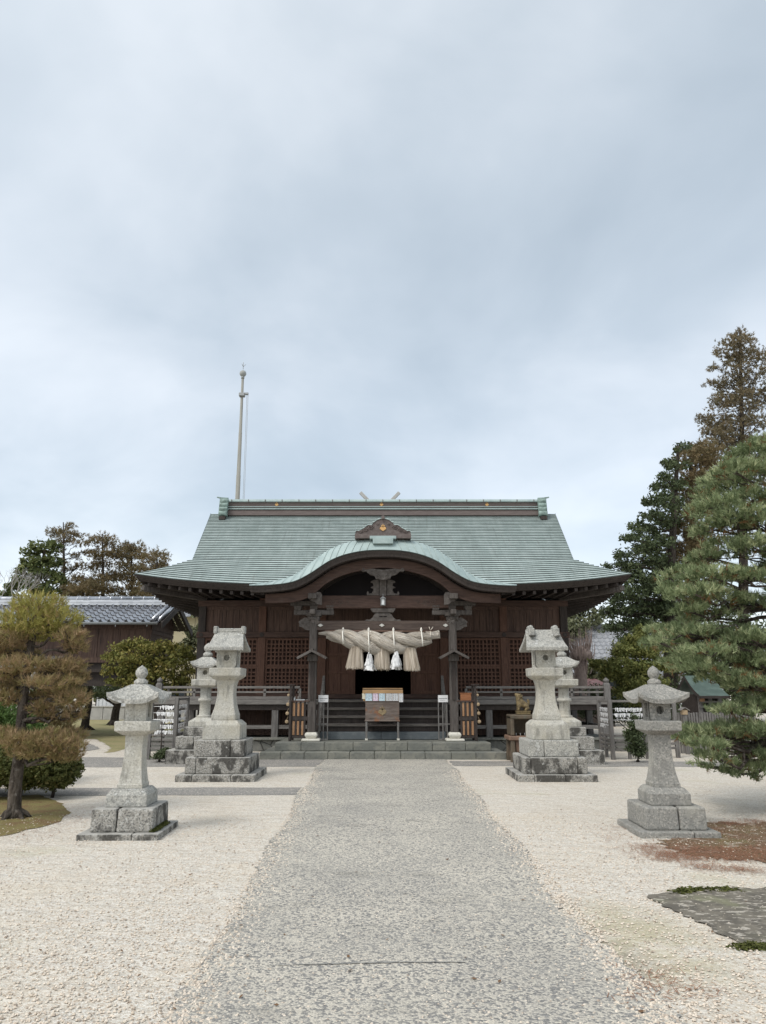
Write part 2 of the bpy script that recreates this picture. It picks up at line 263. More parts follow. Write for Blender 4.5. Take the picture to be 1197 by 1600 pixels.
lf_pine = leafmat('green_pine_needles', (0.10, 0.138, 0.062), (0.23, 0.28, 0.14), (0.47, 0.50, 0.29))
lf_pinebrown = leafmat('brown_old_needles', (0.14, 0.08, 0.03), (0.20, 0.11, 0.045), (0.25, 0.14, 0.06))
lf_dark = leafmat('dark_evergreen_leaves', (0.045, 0.062, 0.030), (0.075, 0.098, 0.045), (0.135, 0.155, 0.075))
lf_brown = leafmat('brown_tinged_needles', (0.125, 0.115, 0.055), (0.19, 0.145, 0.075), (0.25, 0.18, 0.10))
lf_brownred = leafmat('rusty_conifer_needles', (0.105, 0.10, 0.055), (0.18, 0.145, 0.085), (0.265, 0.21, 0.13))
lf_yellow = leafmat('yellow_green_leaves', (0.095, 0.125, 0.040), (0.20, 0.21, 0.065), (0.34, 0.32, 0.115))
lf_bush = leafmat('bronze_green_leaves', (0.085, 0.105, 0.028), (0.20, 0.19, 0.05), (0.33, 0.26, 0.085))
lf_green = leafmat('fresh_green_leaves', (0.045, 0.085, 0.020), (0.085, 0.14, 0.035), (0.14, 0.195, 0.055))
lf_hedge = leafmat('clipped_hedge_leaves', (0.05, 0.065, 0.018), (0.095, 0.105, 0.028), (0.165, 0.14, 0.05))
lf_far = leafmat('hazy_far_leaves', (0.115, 0.13, 0.075), (0.17, 0.18, 0.10), (0.22, 0.22, 0.13))

# ------------------------------------------------------------------ helpers: meshes
def tag(o, label=None, cat=None, group=None, kind=None):
    if label: o['label'] = label
    if cat: o['category'] = cat
    if group: o['group'] = group
    if kind: o['kind'] = kind
    return o
def thing(name, label, cat, loc=(0, 0, 0), rz=0.0, group=None):
    o = bpy.data.objects.new(name, None); COL.objects.link(o); o.empty_display_size = 0.2
    o.location = loc; o.rotation_euler = (0, 0, rz)
    return tag(o, label, cat, group)
def copy_thing(root, loc, rz=0.0, label=None):
    r = root.copy(); COL.objects.link(r); r.location = loc; r.rotation_euler = (0, 0, rz)
    if label: r['label'] = label
    for ch in list(root.children):
        c = ch.copy(); COL.objects.link(c); c.parent = r
        for g in ch.children:
            d = g.copy(); COL.objects.link(d); d.parent = c
    return r
class MB:
    def __init__(s, org=(0, 0, 0)):
        s.v = []; s.f = []; s.mi = []; s.uv = {}; s.org = Vector(org); s.smooth = set()
    def add(s, vs, fs, mi=0, smooth=False):
        n = len(s.v); s.v += [tuple(Vector(v) - s.org) for v in vs]
        for f in fs:
            if smooth: s.smooth.add(len(s.f))
            s.f.append(tuple(i + n for i in f)); s.mi.append(mi)
        return n
    def box(s, a, b, mi=0, rz=0.0, c=None):          # two opposite corners
        x0, y0, z0 = a; x1, y1, z1 = b
        vs = [Vector((x, y, z)) for z in (z0, z1) for y in (y0, y1) for x in (x0, x1)]
        if rz:
            cc = Vector(c) if c else Vector(((x0 + x1) / 2, (y0 + y1) / 2, 0)); m = Matrix.Rotation(rz, 3, 'Z')
            vs = [m @ (v - cc) + cc for v in vs]
        s.add(vs, [(0, 2, 3, 1), (4, 5, 7, 6), (0, 1, 5, 4), (2, 6, 7, 3), (0, 4, 6, 2), (1, 3, 7, 5)], mi)
    def bar(s, p, q, w, h, mi=0, up=(0, 0, 1)):      # a squared bar from p to q
        p, q = Vector(p), Vector(q); d = (q - p).normalized(); up = Vector(up)
        sx = d.cross(up)
        if sx.length < 1e-4: sx = Vector((1, 0, 0))
        sx.normalize(); sz = sx.cross(d)
        vs = [e + sx * a * w / 2 + sz * b * h / 2 for e in (p, q) for a, b in ((-1, -1), (1, -1), (1, 1), (-1, 1))]
        s.add(vs, [(0, 1, 2, 3), (7, 6, 5, 4), (0, 4, 5, 1), (1, 5, 6, 2), (2, 6, 7, 3), (3, 7, 4, 0)], mi)
    def frustum(s, c, z0, z1, w0, w1, d0=None, d1=None, mi=0):
        d0 = w0 if d0 is None else d0; d1 = w1 if d1 is None else d1
        vs = [(c[0] + a * w / 2, c[1] + b * d / 2, z) for z, w, d in ((z0, w0, d0), (z1, w1, d1)) for a, b in ((-1, -1), (1, -1), (1, 1), (-1, 1))]
        s.add(vs, [(3, 2, 1, 0), (4, 5, 6, 7), (0, 1, 5, 4), (1, 2, 6, 5), (2, 3, 7, 6), (3, 0, 4, 7)], mi)
    def stack(s, c, rings, mi=0, smooth=False):      # square rings (z, width, depth), capped
        vs = []; fs = []
        for z, w, d in rings:
            vs += [(c[0] + a * w / 2, c[1] + b * d / 2, z) for a, b in ((-1, -1), (1, -1), (1, 1), (-1, 1))]
        n = len(rings)
        fs.append((3, 2, 1, 0)); fs.append(tuple(4 * (n - 1) + i for i in range(4)))
        for k in range(n - 1):
            for i in range(4):
                j = (i + 1) % 4; fs.append((4 * k + i, 4 * k + j, 4 * k + 4 + j, 4 * k + 4 + i))
        s.add(vs, fs, mi, smooth)
    def lathe(s, c, prof, seg=24, mi=0, smooth=True):
        vs = []; fs = []
        for r, z in prof:
            for k in range(seg):
                a = 2 * math.pi * k / seg; vs.append((c[0] + r * math.cos(a), c[1] + r * math.sin(a), c[2] + z))
        n = len(prof)
        for k in range(n - 1):
            for i in range(seg):
                j = (i + 1) % seg; fs.append((k * seg + i, k * seg + j, (k + 1) * seg + j, (k + 1) * seg + i))
        fs.append(tuple(reversed(range(seg)))); fs.append(tuple((n - 1) * seg + i for i in range(seg)))
        s.add(vs, fs, mi, smooth)
    def tube(s, pts, rad, seg=8, mi=0, uv=False, cap=True):
        pts = [Vector(p) for p in pts]; n = len(pts)
        if not hasattr(rad, '__len__'): rad = [rad] * n
        vs = []; fs = []; prev = None
        L = 0
        ls = []
        for k in range(n):
            d = (pts[min(k + 1, n - 1)] - pts[max(k - 1, 0)])
            d = d.normalized() if d.length > 1e-9 else Vector((0, 0, 1))
            a = prev - d * prev.dot(d) if prev is not None else d.orthogonal()
            if a.length < 1e-6: a = d.orthogonal()
            a.normalize(); prev = a; b = d.cross(a)
            if k: L += (pts[k] - pts[k - 1]).length
            ls.append(L)
            for i in range(seg):
                t = 2 * math.pi * i / seg; vs.append(pts[k] + (a * math.cos(t) + b * math.sin(t)) * rad[k])
        f0 = len(s.f)
        for k in range(n - 1):
            for i in range(seg):
                j = (i + 1) % seg
                if uv: s.uv[f0 + len(fs)] = [(ls[k], i / seg), (ls[k], (i + 1) / seg), (ls[k + 1], (i + 1) / seg), (ls[k + 1], i / seg)]
                fs.append((k * seg + i, k * seg + j, (k + 1) * seg + j, (k + 1) * seg + i))
        if cap: fs.append(tuple(reversed(range(seg)))); fs.append(tuple((n - 1) * seg + i for i in range(seg)))
        s.add(vs, fs, mi, True)
    def plate(s, pts, y0, y1, mi=0):                 # an outline in x, z made y0..y1 thick
        n = len(pts)
        A = sum(pts[i][0] * pts[(i + 1) % n][1] - pts[(i + 1) % n][0] * pts[i][1] for i in range(n))
        if A < 0: pts = pts[::-1]
        vs = [(x, y0, z) for x, z in pts] + [(x, y1, z) for x, z in pts]
        fs = [tuple(range(n)), tuple(reversed(range(n, 2 * n)))] + [(i, i + n, (i + 1) % n + n, (i + 1) % n) for i in range(n)]
        s.add(vs, fs, mi)
    def grid(s, rows, mi=0, smooth=False, flip=False):
        n = len(rows[0]); vs = [p for r in rows for p in r]; fs = []
        for k in range(len(rows) - 1):
            for i in range(n - 1):
                f = (k * n + i, k * n + i + 1, (k + 1) * n + i + 1, (k + 1) * n + i)
                fs.append(f[::-1] if flip else f)
        s.add(vs, fs, mi, smooth)
    def build(s, name, mats, parent=None, bevel=0.0, seg=1, autosmooth=False):
        me = bpy.data.meshes.new(name); me.from_pydata(s.v, [], s.f)
        if not isinstance(mats, (list, tuple)): mats = [mats]
        for m in mats: me.materials.append(m)
        me.polygons.foreach_set('material_index', s.mi)
        sm = [i in s.smooth for i in range(len(s.f))]; me.polygons.foreach_set('use_smooth', sm)
        if s.uv:
            uvl = me.uv_layers.new(name='UVMap')
            for fi, us in s.uv.items():
                for li, u in zip(me.polygons[fi].loop_indices, us): uvl.data[li].uv = u
        me.update()
        o = bpy.data.objects.new(name, me); COL.objects.link(o)
        if parent: o.parent = parent
        if bevel > 0:
            b = o.modifiers.new('bevel', 'BEVEL'); b.width = bevel; b.segments = seg; b.limit_method = 'ANGLE'; b.angle_limit = R(35); b.harden_normals = False
        return o
def npmesh(name, V, Fn, m, parent=None, tint=None):   # V (n,3); Fn verts per face, in order
    me = bpy.data.meshes.new(name); n = len(V); nf = n // Fn
    me.vertices.add(n); me.vertices.foreach_set('co', V.astype(np.float32).ravel())
    me.loops.add(n); me.loops.foreach_set('vertex_index', np.arange(n, dtype=np.int32))
    me.polygons.add(nf); me.polygons.foreach_set('loop_start', np.arange(0, n, Fn, dtype=np.int32))
    me.update(calc_edges=True)
    if tint is not None:
        a = me.attributes.new('tint', 'FLOAT', 'POINT'); a.data.foreach_set('value', tint.astype(np.float32))
    me.materials.append(m)
    o = bpy.data.objects.new(name, me); COL.objects.link(o)
    if parent: o.parent = parent
    return o
def sheet(name, pts, z, m, kind='structure', jag=0.0, step=0.12, seed=1, label=None, cat=None):
    """a flat ground sheet with an irregular outline"""
    r = random.Random(seed); o = []
    n = len(pts)
    for i in range(n):
        a, b = Vector(pts[i][:2]), Vector(pts[(i + 1) % n][:2]); k = max(1, int((b - a).length / step)) if jag else 1
        k = min(k, 160)
        nn = Vector((b.y - a.y, a.x - b.x)).normalized() if (b - a).length else Vector((0, 0))
        for j in range(k):
            p = a.lerp(b, j / k)
            if jag and j: p = p + nn * (r.uniform(-jag, jag) + jag * 1.2 * math.sin(p.x * 2.3 + p.y * 1.7 + seed))
            o.append((p.x, p.y, z))
    me = bpy.data.meshes.new(name); me.from_pydata(o, [], [tuple(range(len(o)))])
    me.update()
    if me.polygons[0].normal.z < 0: me.flip_normals()
    me.materials.append(m)
    ob = bpy.data.objects.new(name, me); COL.objects.link(ob); ob['kind'] = kind
    if label: tag(ob, label, cat)
    return ob

# ------------------------------------------------------------------ ground
sheet('ground', [(-400, -60), (400, -60), (400, 900), (-400, 900)], 0.0, gravel_m)
sheet('path', [(-1.03, -4), (1.5, -4), (1.47, 4), (1.36, 5.8), (1.42, 8), (1.45, 12), (1.5, 18.3), (-1.42, 18.3), (-1.31, 12.4), (-1.17, 8.1), (-1.05, 4)], 0.008, path_m, jag=0.035, step=0.05, seed=3)
def gpoly(pp): return [G(*p) for p in pp]
sheet('path_joint', [(-0.70, 4.875), (0.1, 4.93), (0.50, 4.93), (0.50, 4.937), (0.1, 4.938), (-0.70, 4.880)], 0.0125, mat('dirt_joint', (0.17, 0.165, 0.155), [('noise2', (30, 30, 1), .40, .55, (0.30, 0.29, 0.265), .95)], rough=.95), jag=0.005, step=0.03, seed=31)
sheet('asphalt_strip', [(-22, 11.75), (-1.34, 12.25), (-1.36, 13.15), (-22, 12.75)], 0.004, asphalt, jag=0.02, seed=5)
sheet('forecourt_pavement', [(-40, 16.0), (-1.43, 16.6), (-1.43, 18.4), (-6.9, 18.9), (-40, 18.4)], 0.004, asphalt, jag=0.03, seed=6)
sheet('forecourt_strip', [(1.55, 16.75), (40, 15.4), (40, 16.6), (1.55, 17.9)], 0.004, asphalt, jag=0.03, seed=7)
sheet('driveway', [(-12.9, 17.5), (-8.2, 18.2), (-7.9, 21.5), (-9.8, 25), (-15, 27.2), (-30, 28.5), (-30, 25.5), (-15.5, 22.5)], 0.008, asphalt, jag=0.03, seed=8)
sheet('lawn', [(-60, 29), (-15, 27.6), (-9.6, 25.6), (-7.7, 21.8), (-7.2, 20.2), (-6.9, 60), (-60, 60)], 0.004, lawn_m, jag=0.05, seed=9)
sheet('pine_bed', gpoly([(-260, 1262), (60, 1242), (100, 1256), (111, 1270), (95, 1284), (40, 1297), (-20, 1312), (-260, 1330)]), 0.006, mossground_m, jag=0.03, seed=11)
sheet('needle_litter', gpoly([(1098, 1285), (1260, 1282), (1400, 1290), (1400, 1360), (1197, 1350), (1120, 1345), (1045, 1335), (1010, 1318), (1060, 1300)]), 0.006, soil_m, jag=0.09, step=0.05, seed=12)
sheet('ground_slab', gpoly([(1010, 1403), (1068, 1393), (1330, 1384), (1400, 1440), (1240, 1478), (1152, 1481), (1085, 1441)]), 0.010, oldslab_m, jag=0.035, step=0.06, seed=13)
def fringe(name, pts, n, spread, seed, m, h=(0.006, 0.03), s=(0.012, 0.03), parent=None):
    r = np.random.default_rng(seed); pts = np.array([tuple(p) for p in pts]); k = len(pts) - 1
    seg = r.integers(0, k, n); t = r.random(n)[:, None]
    c = pts[seg] * (1 - t) + pts[seg + 1] * t
    c[:, :2] += r.normal(0, spread, (n, 2)); c[:, 2] += r.random(n) * 0.012
    a = r.random(n) * 6.283; sz = r.uniform(*s, n); hh = r.uniform(*h, n)
    d = np.stack([np.cos(a), np.sin(a), np.zeros(n)], 1) * sz[:, None]
    tip = c + r.normal(0, 0.01, (n, 3)); tip[:, 2] = c[:, 2] + hh
    V = np.stack([c - d, c + d, tip], 1).reshape(-1, 3)
    return npmesh(name, V, 3, m, parent)
tag(fringe('moss', gpoly([(1060, 1396), (1080, 1392), (1150, 1391)]), 900, 0.035, 1, moss_m, h=(0.003, 0.014)), kind='stuff')
tag(fringe('moss', gpoly([(1150, 1481), (1200, 1479)]), 500, 0.03, 2, moss_m, h=(0.003, 0.014)), kind='stuff')
# fallen needles and loose stones lying about
def litter(name, box, n, seed, m, L=(0.02, 0.07), w=0.004, z=0.012, clus=None):
    r = np.random.default_rng(seed)
    if clus is not None:
        cc = np.array([tuple(G(*q))[:2] for q in clus]); c2 = cc[r.integers(0, len(cc), n)] + r.normal(0, 1, (n, 2)) * np.array([0.11, 0.10])
    else:
        x0, x1, y0, y1 = box; c2 = np.stack([r.uniform(x0, x1, n), r.uniform(y0, y1, n)], 1)
    a = r.random(n) * 6.283; l = r.uniform(*L, n)
    d = np.stack([np.cos(a), np.sin(a), r.normal(0, 0.08, n)], 1) * l[:, None] / 2; e = np.stack([-np.sin(a), np.cos(a), np.zeros(n)], 1) * w / 2
    c = np.concatenate([c2, np.full((n, 1), z)], 1)
    V = np.stack([c - d - e, c + d - e, c + d + e, c - d + e], 1).reshape(-1, 3)
    return npmesh(name, V, 4, m)
rustneedle = mat('fallen_rust_needles', (0.27, 0.135, 0.08), rough=0.9)
tag(litter('fallen_needles', None, 170, 5, rustneedle, clus=[(1040, 1545), (1055, 1549), (1040, 1522), (985, 1550), (1010, 1528), (1070, 1548)]), kind='stuff')
tag(litter('fallen_needles', (2.4, 6.5, 7.6, 9.6), 2600, 6, rustneedle), kind='stuff')
tag(litter('fallen_needles', None, 5200, 16, rustneedle, clus=[(1045 + 16 * i, 1342 - (i % 3) * 7) for i in range(12)] + [(1015, 1325), (1030, 1335), (1110, 1300), (1140, 1287), (1180, 1284), (1100, 1355), (1160, 1360)]), kind='stuff')
tag(litter('fallen_needles', (-6.5, -3.7, 8.6, 11.2), 1800, 7, rustneedle), kind='stuff')
def pebbles(name, n, seed, fn, m, s=(0.004, 0.009)):
    r = np.random.default_rng(seed); c = fn(r, n); sz = r.uniform(*s, n)[:, None]
    a = r.random(n) * 6.283; ax = np.stack([np.cos(a), np.sin(a), np.zeros(n)], 1) * sz * r.uniform(0.8, 1.4, (n, 1)); ay = np.stack([-np.sin(a), np.cos(a), np.zeros(n)], 1) * sz
    up = np.array([[0, 0, 1.0]]) * sz * 0.8
    t = c + up; b = [c - ax - ay * .6, c + ax - ay * .6, c + ax * .7 + ay, c - ax * .8 + ay]; tt = [t - ax * .5 - ay * .4, t + ax * .5 - ay * .4, t + ax * .4 + ay * .5, t - ax * .4 + ay * .5]
    q = [tt]
    for i in range(4):
        j = (i + 1) % 4; q.append([b[i], b[j], tt[j], tt[i]])
    V = np.stack([np.stack(k, 1) for k in q], 1).reshape(-1, 3)
    tint = np.repeat(r.random(n), 20)
    return npmesh(name, V, 4, m, None, tint)
pebble_m = mat('loose_pebbles', (0.56, 0.475, 0.38), [('attr', 'tint', 0.0, 0.5, (0.68, 0.60, 0.505), 1.0), ('attr', 'tint', 0.72, 1.0, (0.30, 0.24, 0.19), 1.0)], 0.9, spec=0.15)
def edge_pts(r, n):
    y = 4 + 12 * r.random(n) ** 1.6; side = r.random(n) < 0.5
    xl = -1.03 - 0.028 * (y - 4); xr = 1.42 + 0.004 * (y - 4)
    off = np.abs(r.normal(0, 0.13, n)) - 0.05
    x = np.where(side, xl + off, xr - off)
    return np.stack([x, y, np.full(n, 0.008)], 1)
def near_pts(r, n):
    y = 3.9 + 6.5 * r.random(n) ** 1.7; x = (r.random(n) - 0.5) * 1.12 * y
    x = np.where((x > -1.0) & (x < 1.3) & (r.random(n) < 0.55), np.sign(x) * (1.35 + r.random(n) * 1.2), x)
    return np.stack([x, y, np.full(n, 0.004)], 1)
tag(pebbles('loose_gravel', 3600, 1, edge_pts, pebble_m), kind='stuff')
tag(pebbles('loose_gravel', 12000, 2, near_pts, pebble_m), kind='stuff')

def leaf_litter(n, seed):
    r = np.random.default_rng(seed); y = 4.2 + 10 * r.random(n) ** 1.3; x = (r.random(n) - .5) * 1.1 * y; c = np.stack([x, y, np.full(n, .016)], 1)
    a = r.random(n) * 6.283; s = r.uniform(.008, .022, (n, 1)); d = np.stack([np.cos(a), np.sin(a), r.normal(0, .2, n)], 1) * s; e = np.stack([-np.sin(a), np.cos(a), r.normal(0, .2, n)], 1) * s * .5
    return npmesh('fallen_leaves', np.stack([c - d, c - e, c + d, c + e], 1).reshape(-1, 3), 4, mat('dead_leaf', (0.15, 0.085, 0.045), rough=.9))
tag(leaf_litter(260, 3), kind='stuff')
#PART2
# ------------------------------------------------------------------ the shrine hall
HO = (0, 22.2, 0)
hall = thing('shrine_hall', 'dark wooden shrine hall with a green copper roof and curved porch gable over the steps', 'shrine hall', HO)
def H(): return MB(HO)
YE, YR, ZE, ZR = 20.2, 24.8, 4.41, 7.53
SK = 0.31
YW, ZF = 22.2, 1.34
def prof(s): return ZE + 2.90 * s + 0.22 * s * s
def hw(s): return 6.88 + (5.67 - 6.88) * s / SK if s < SK else 5.67 + 0.29 * ((s - SK) / (1 - SK)) ** 0.9
def upl(xn, s): return 0.31 * abs(xn) ** 3.6 * max(0.0, 1 - s / 0.5) ** 2
NC, NX = 40, 40
ss = [(k / NC) * (1.16 - .16 * k / NC) for k in range(NC + 1)]
kk = min(range(NC + 1), key=lambda i: abs(ss[i] - SK)); ss[kk] = SK
LIFT = 0.024
m = H(); rr = random.Random(4)
for k in range(NC):
    s0, s1 = ss[k], ss[k + 1]; y0, y1 = YE + (YR - YE) * s0, YE + (YR - YE) * s1
    for side in (0, 1):
        fy = (lambda y: y) if side == 0 else (lambda y: 2 * YR - y)
        ra, rb, rc = [], [], []
        for i in range(NX + 1):
            xn = -1 + 2 * i / NX; j = rr.uniform(-.003, .003)
            ra.append((xn * hw(s0), fy(y0 - .012), prof(s0) + upl(xn, s0) - .004)); rb.append((xn * hw(s0), fy(y0 - .014), prof(s0) + upl(xn, s0) + LIFT + j)); rc.append((xn * hw(s1), fy(y1), prof(s1) + upl(xn, s1)))
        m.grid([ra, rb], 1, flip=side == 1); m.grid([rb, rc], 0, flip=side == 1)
    if s0 < SK - 1e-6:
        for sx in (-1, 1):
            ra, rb, rc = [], [], []
            for i in range(NX + 1):
                yn = -1 + 2 * i / NX
                x0, x1 = sx * hw(s0), sx * hw(s1); d0, d1 = YR - y0, YR - y1
                ra.append((x0 + sx * .012, YR + yn * d0, prof(s0) + upl(yn, s0) - .004)); rb.append((x0 + sx * .014, YR + yn * d0, prof(s0) + upl(yn, s0) + LIFT)); rc.append((x1, YR + yn * d1, prof(s1) + upl(yn, s1)))
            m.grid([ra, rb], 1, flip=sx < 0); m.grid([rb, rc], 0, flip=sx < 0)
# verge boards and gable walls
for sx in (-1, 1):
    for side in (0, 1):
        fy = (lambda y: y) if side == 0 else (lambda y: 2 * YR - y)
        q = [s for s in ss if s >= SK]
        r0 = [(sx * (hw(s) + .004), fy(YE + (YR - YE) * s), prof(s) + .03) for s in q]; r1 = [(sx * (hw(s) + .004), fy(YE + (YR - YE) * s), prof(s) - .16) for s in q]
        r2 = [(sx * (hw(s) - .35), fy(YE + (YR - YE) * s), prof(s) - .16) for s in q]
        m.grid([r0, r1, r2], 1)
    yk = YE + (YR - YE) * SK
    m.add([(sx * 5.36, yk + .05, prof(SK) - .3), (sx * 5.36, 2 * YR - yk - .05, prof(SK) - .3), (sx * 5.36, YR, ZR - .15)], [(0, 1, 2)], 2)
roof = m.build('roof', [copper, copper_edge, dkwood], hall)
# eave boards: layered dark edge under the copper
def eave_pt(i, n, side, inset, dz):
    xn = -1 + 2 * i / n; u = upl(xn, 0)
    if side == 0: return (xn * (6.88 - inset), YE + inset, ZE + u + dz)
    if side == 1: return (xn * (6.88 - inset), 2 * YR - YE - inset, ZE + u + dz)
    d = YR - YE - inset
    return ((6.88 - inset) * (1 if side == 2 else -1), YR + xn * d, ZE + u + dz)
m = H()
for side in range(4):
    rows = [[eave_pt(i, 48, side, a, b) for i in range(49)] for a, b in ((.0, -.005), (.03, -.06), (.05, -.061), (.08, -.115), (.10, -.116), (.14, -.175), (.30, -.175))]
    m.grid(rows, 0)
m.build('eave_board', [dkwood], roof)
# soffit and rafters
m = H()
for side in range(4):
    r0 = [eave_pt(i, 40, side, .2, -.15) for i in range(41)]
    if side < 2: r1 = [(-5.41 + 10.82 * i / 40, (YW if side == 0 else 2 * YR - YW), 4.44) for i in range(41)]
    else: r1 = [((5.41 if side == 2 else -5.41), YW + (2 * YR - 2 * YW) * i / 40, 4.44) for i in range(41)]
    m.grid([r0, r1], 0)
m.build('soffit_board', dkwood, roof)
def rafters(n, side):
    for i in range(n):
        f = (i + .5) / n
        p = Vector(eave_pt(f * n, n, side, .20, -.235))
        if side == 0: q = Vector((-5.41 + 10.82 * f, YW + .02, 4.33)) if abs(p.x) > 5.41 else Vector((p.x, YW + .02, 4.33))
        else:
            sx = 1 if side == 2 else -1
            q = Vector((sx * 5.41, min(max(p.y, YW), 2 * YR - YW), 4.33))
        if side == 0 and abs(p.x) < 2.9: continue
        b = H(); b.bar(p, q, .085, .10); b.build('rafter', dkwood, roof)
rafters(46, 0); rafters(26, 2); rafters(26, 3)
for sx in (-1, 1):
    b = H(); p = Vector((sx * 6.62, YE + .26, ZE + .31 - .36)); q = Vector((sx * 5.35, YW + .02, 4.30))
    b.bar(p, q, .16, .2); d = (p - q).normalized()
    b.bar(p, p + d * .10, .13, .14); o = b.build('corner_rafter', postwood, roof, .012)
# ridge
m = H()
m.box((-5.38, YR - .30, ZR - .12), (5.38, YR + .30, ZR + .02), 1); m.box((-5.38, YR - .26, ZR + .02), (5.38, YR + .26, ZR + .09), 1)
m.box((-5.38, YR - .31, ZR + .09), (5.38, YR + .31, ZR + .125), 0); m.box((-5.38, YR - .24, ZR + .125), (5.38, YR + .24, ZR + .175), 1)
m.box((-5.38, YR - .28, ZR + .175), (5.38, YR + .28, ZR + .20), 0); m.box((-5.38, YR - .22, ZR + .20), (5.38, YR + .22, ZR + .375), 1)
rows = []
for x in (-5.40, 5.40): rows.append([(x, YR + .30 * math.cos(a), ZR + .375 + .115 * math.sin(a) ** .6 if a not in (0,) else ZR + .375) for a in [math.pi * i / 10 for i in range(11)]])
m.grid(rows, 0); m.box((-5.39, YR - .299, ZR + .36), (5.39, YR + .299, ZR + .378), 0)
for i in range(19): m.box((-5.2 + i * .577 - .012, YR - .312, ZR + .36), (-5.2 + i * .577 + .012, YR + .312, ZR + .44), 1)
ridge = m.build('ridge', [copper_pale, mat('ridge_band', (0.12, 0.095, 0.088), [('noise', (3, 30, 30), .4, .7, (0.17, 0.14, 0.13), .8)], .7)], roof, .006)
def emblem(mb, cx, y, cz, s, th=0.015):
    """three leaves under three upright flower sprigs"""
    def leaf(ang, w, h):
        pts = []
        for t in range(13):
            f = t / 12; pts.append((w * math.sin(math.pi * f) * (1 + .25 * math.cos(6 * math.pi * f)) * .5, h * f))
        pts2 = [(-a, b) for a, b in pts[::-1][1:-1]]
        c, d = math.cos(ang), math.sin(ang)
        return [(cx + (x * c + z * d) * s, cz + (-x * d + z * c) * s) for x, z in pts + pts2]
    mb.plate(leaf(math.pi, .62, .62), y - th, y); mb.plate(leaf(R(112), .55, .62), y - th * .8, y); mb.plate(leaf(R(-112), .55, .62), y - th * .8, y)
    for a, hh in ((0, .62), (R(32), .5), (R(-32), .5)):
        for t in range(3):
            r_ = s * (.13 - .025 * t); px, pz = cx + math.sin(a) * hh * s * (.35 + .3 * t), cz + math.cos(a) * hh * s * (.35 + .3 * t)
            mb.plate([(px + r_ * math.cos(q * math.pi / 4), pz + r_ * math.sin(q * math.pi / 4)) for q in range(8)], y - th * .9, y)
for cx in (-3.66, -.05, 3.58):
    m = H(); emblem(m, cx, YR - .222, ZR + .285, .11); m.build('crest', gold, roof)
for sx in (-1, 1):
    m = H(); x = sx * 5.46
    m.box((x - .10, YR - .33, ZR + .02), (x + .10, YR + .33, ZR + .50), 0)
    for k in range(4):
        z = ZR + .36 - k * .15; m.tube([(x - sx * .02 - .14, YR - .38 - k * .03, z), (x - sx * .02 + .14, YR - .38 - k * .03, z)], .085, 12)
        m.box((x - .14, YR - .38 - k * .03, z - .08), (x + .14, YR - .1, z + .08))
    m.box((x - .11, YR - .52, ZR - .32), (x + .11, YR - .4, ZR - .2), 1)
    m.tube([(x - sx * .1, YR - .1, ZR + .52), (x + sx * .12, YR - .1, ZR + .53), (x + sx * .30, YR - .1, ZR + .57)], [.035, .035, .025], 8)
    m.build('ridge_end_ornament', [verdigris, dkwood], roof, .012)

# ---- porch roof (curved gable)
lowT = [(391, 914.5), (410, 914.2), (428, 913), (446, 911), (464.6, 906.5), (486.6, 895), (509, 880), (523, 872.5), (538, 866.8), (555, 862.5), (571, 860), (585, 859), (600, 858.7)]
topT = [(391, 913.6), (410, 911.5), (428, 908.5), (446, 904), (464.6, 896.5), (486.6, 879.5), (509, 863), (523, 855.5), (538, 849.5), (555, 845), (571, 842.8), (585, 841.8), (600, 841.5)]
YP = 18.4
def half(tb, Y):
    o = []
    for px, py in tb:
        p = P(px, py, Y); o.append((p.x - P(600, 860, Y).x, p.z))
    full = o + [(-x, z) for x, z in o[::-1][1:]]
    return full
def dens(c, n=4):
    o = []
    N = len(c)
    for i in range(N - 1):                                        # Catmull-Rom
        p0, p1, p2, p3 = c[max(i - 1, 0)], c[i], c[i + 1], c[min(i + 2, N - 1)]
        for j in range(n):
            t = j / n
            o.append(tuple(.5 * (2 * p1[k] + (p2[k] - p0[k]) * t + (2 * p0[k] - 5 * p1[k] + 4 * p2[k] - p3[k]) * t * t + (3 * p1[k] - p0[k] - 3 * p2[k] + p3[k]) * t ** 3) for k in (0, 1)))
    return o + [c[-1]]
lowC = dens(half(lowT, YP)); topC = dens(half(topT, YP + .42)); NP = len(lowC)
m = H()
rows = [[(x, YP + .02, z - .02) for x, z in lowC], [(x, YP, z) for x, z in lowC]]
for t in (.2, .4, .6, .8, 1.0):
    rows.append([(a[0] + (b[0] - a[0]) * t, YP + .42 * t, a[1] + (b[1] - a[1]) * (math.sin(t * math.pi / 2) * .7 + t * .3)) for a, b in zip(lowC, topC)])
yb = YP + .42
while yb < 22.6:
    yb += .35; rows.append([(b[0], yb, b[1] + .10 * (yb - YP - .42)) for b in topC])
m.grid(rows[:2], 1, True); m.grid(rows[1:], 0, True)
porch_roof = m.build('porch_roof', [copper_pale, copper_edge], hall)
m = H(); m_l = m; m_r = H()
for i in range(2, NP - 2, 3):                                     # standing seams of the lip, swept outwards as they drop
    sgn = -1 if i < NP / 2 else 1; j = min(max(i - sgn * 3, 0), NP - 1)
    if abs(lowC[i][0]) < .35: continue
    pts = []
    for t in (0, .3, .6, .85, 1):
        a = rows[1][i]; b = rows[6][j]
        f = math.sin(t * math.pi / 2) * .7 + t * .3
        pts.append((a[0] + (b[0] - a[0]) * t, YP + .42 * t - .006, a[2] + (b[2] - a[2]) * f + .010))
    (m_l if sgn < 0 else m_r).tube(pts, .007, 5)
for m in (m_l, m_r): m.build('lip_seam', mat('seam_copper', (0.40, 0.47, 0.45), rough=.6), porch_roof)
m = H()                                                           # central pale sheets of the lip
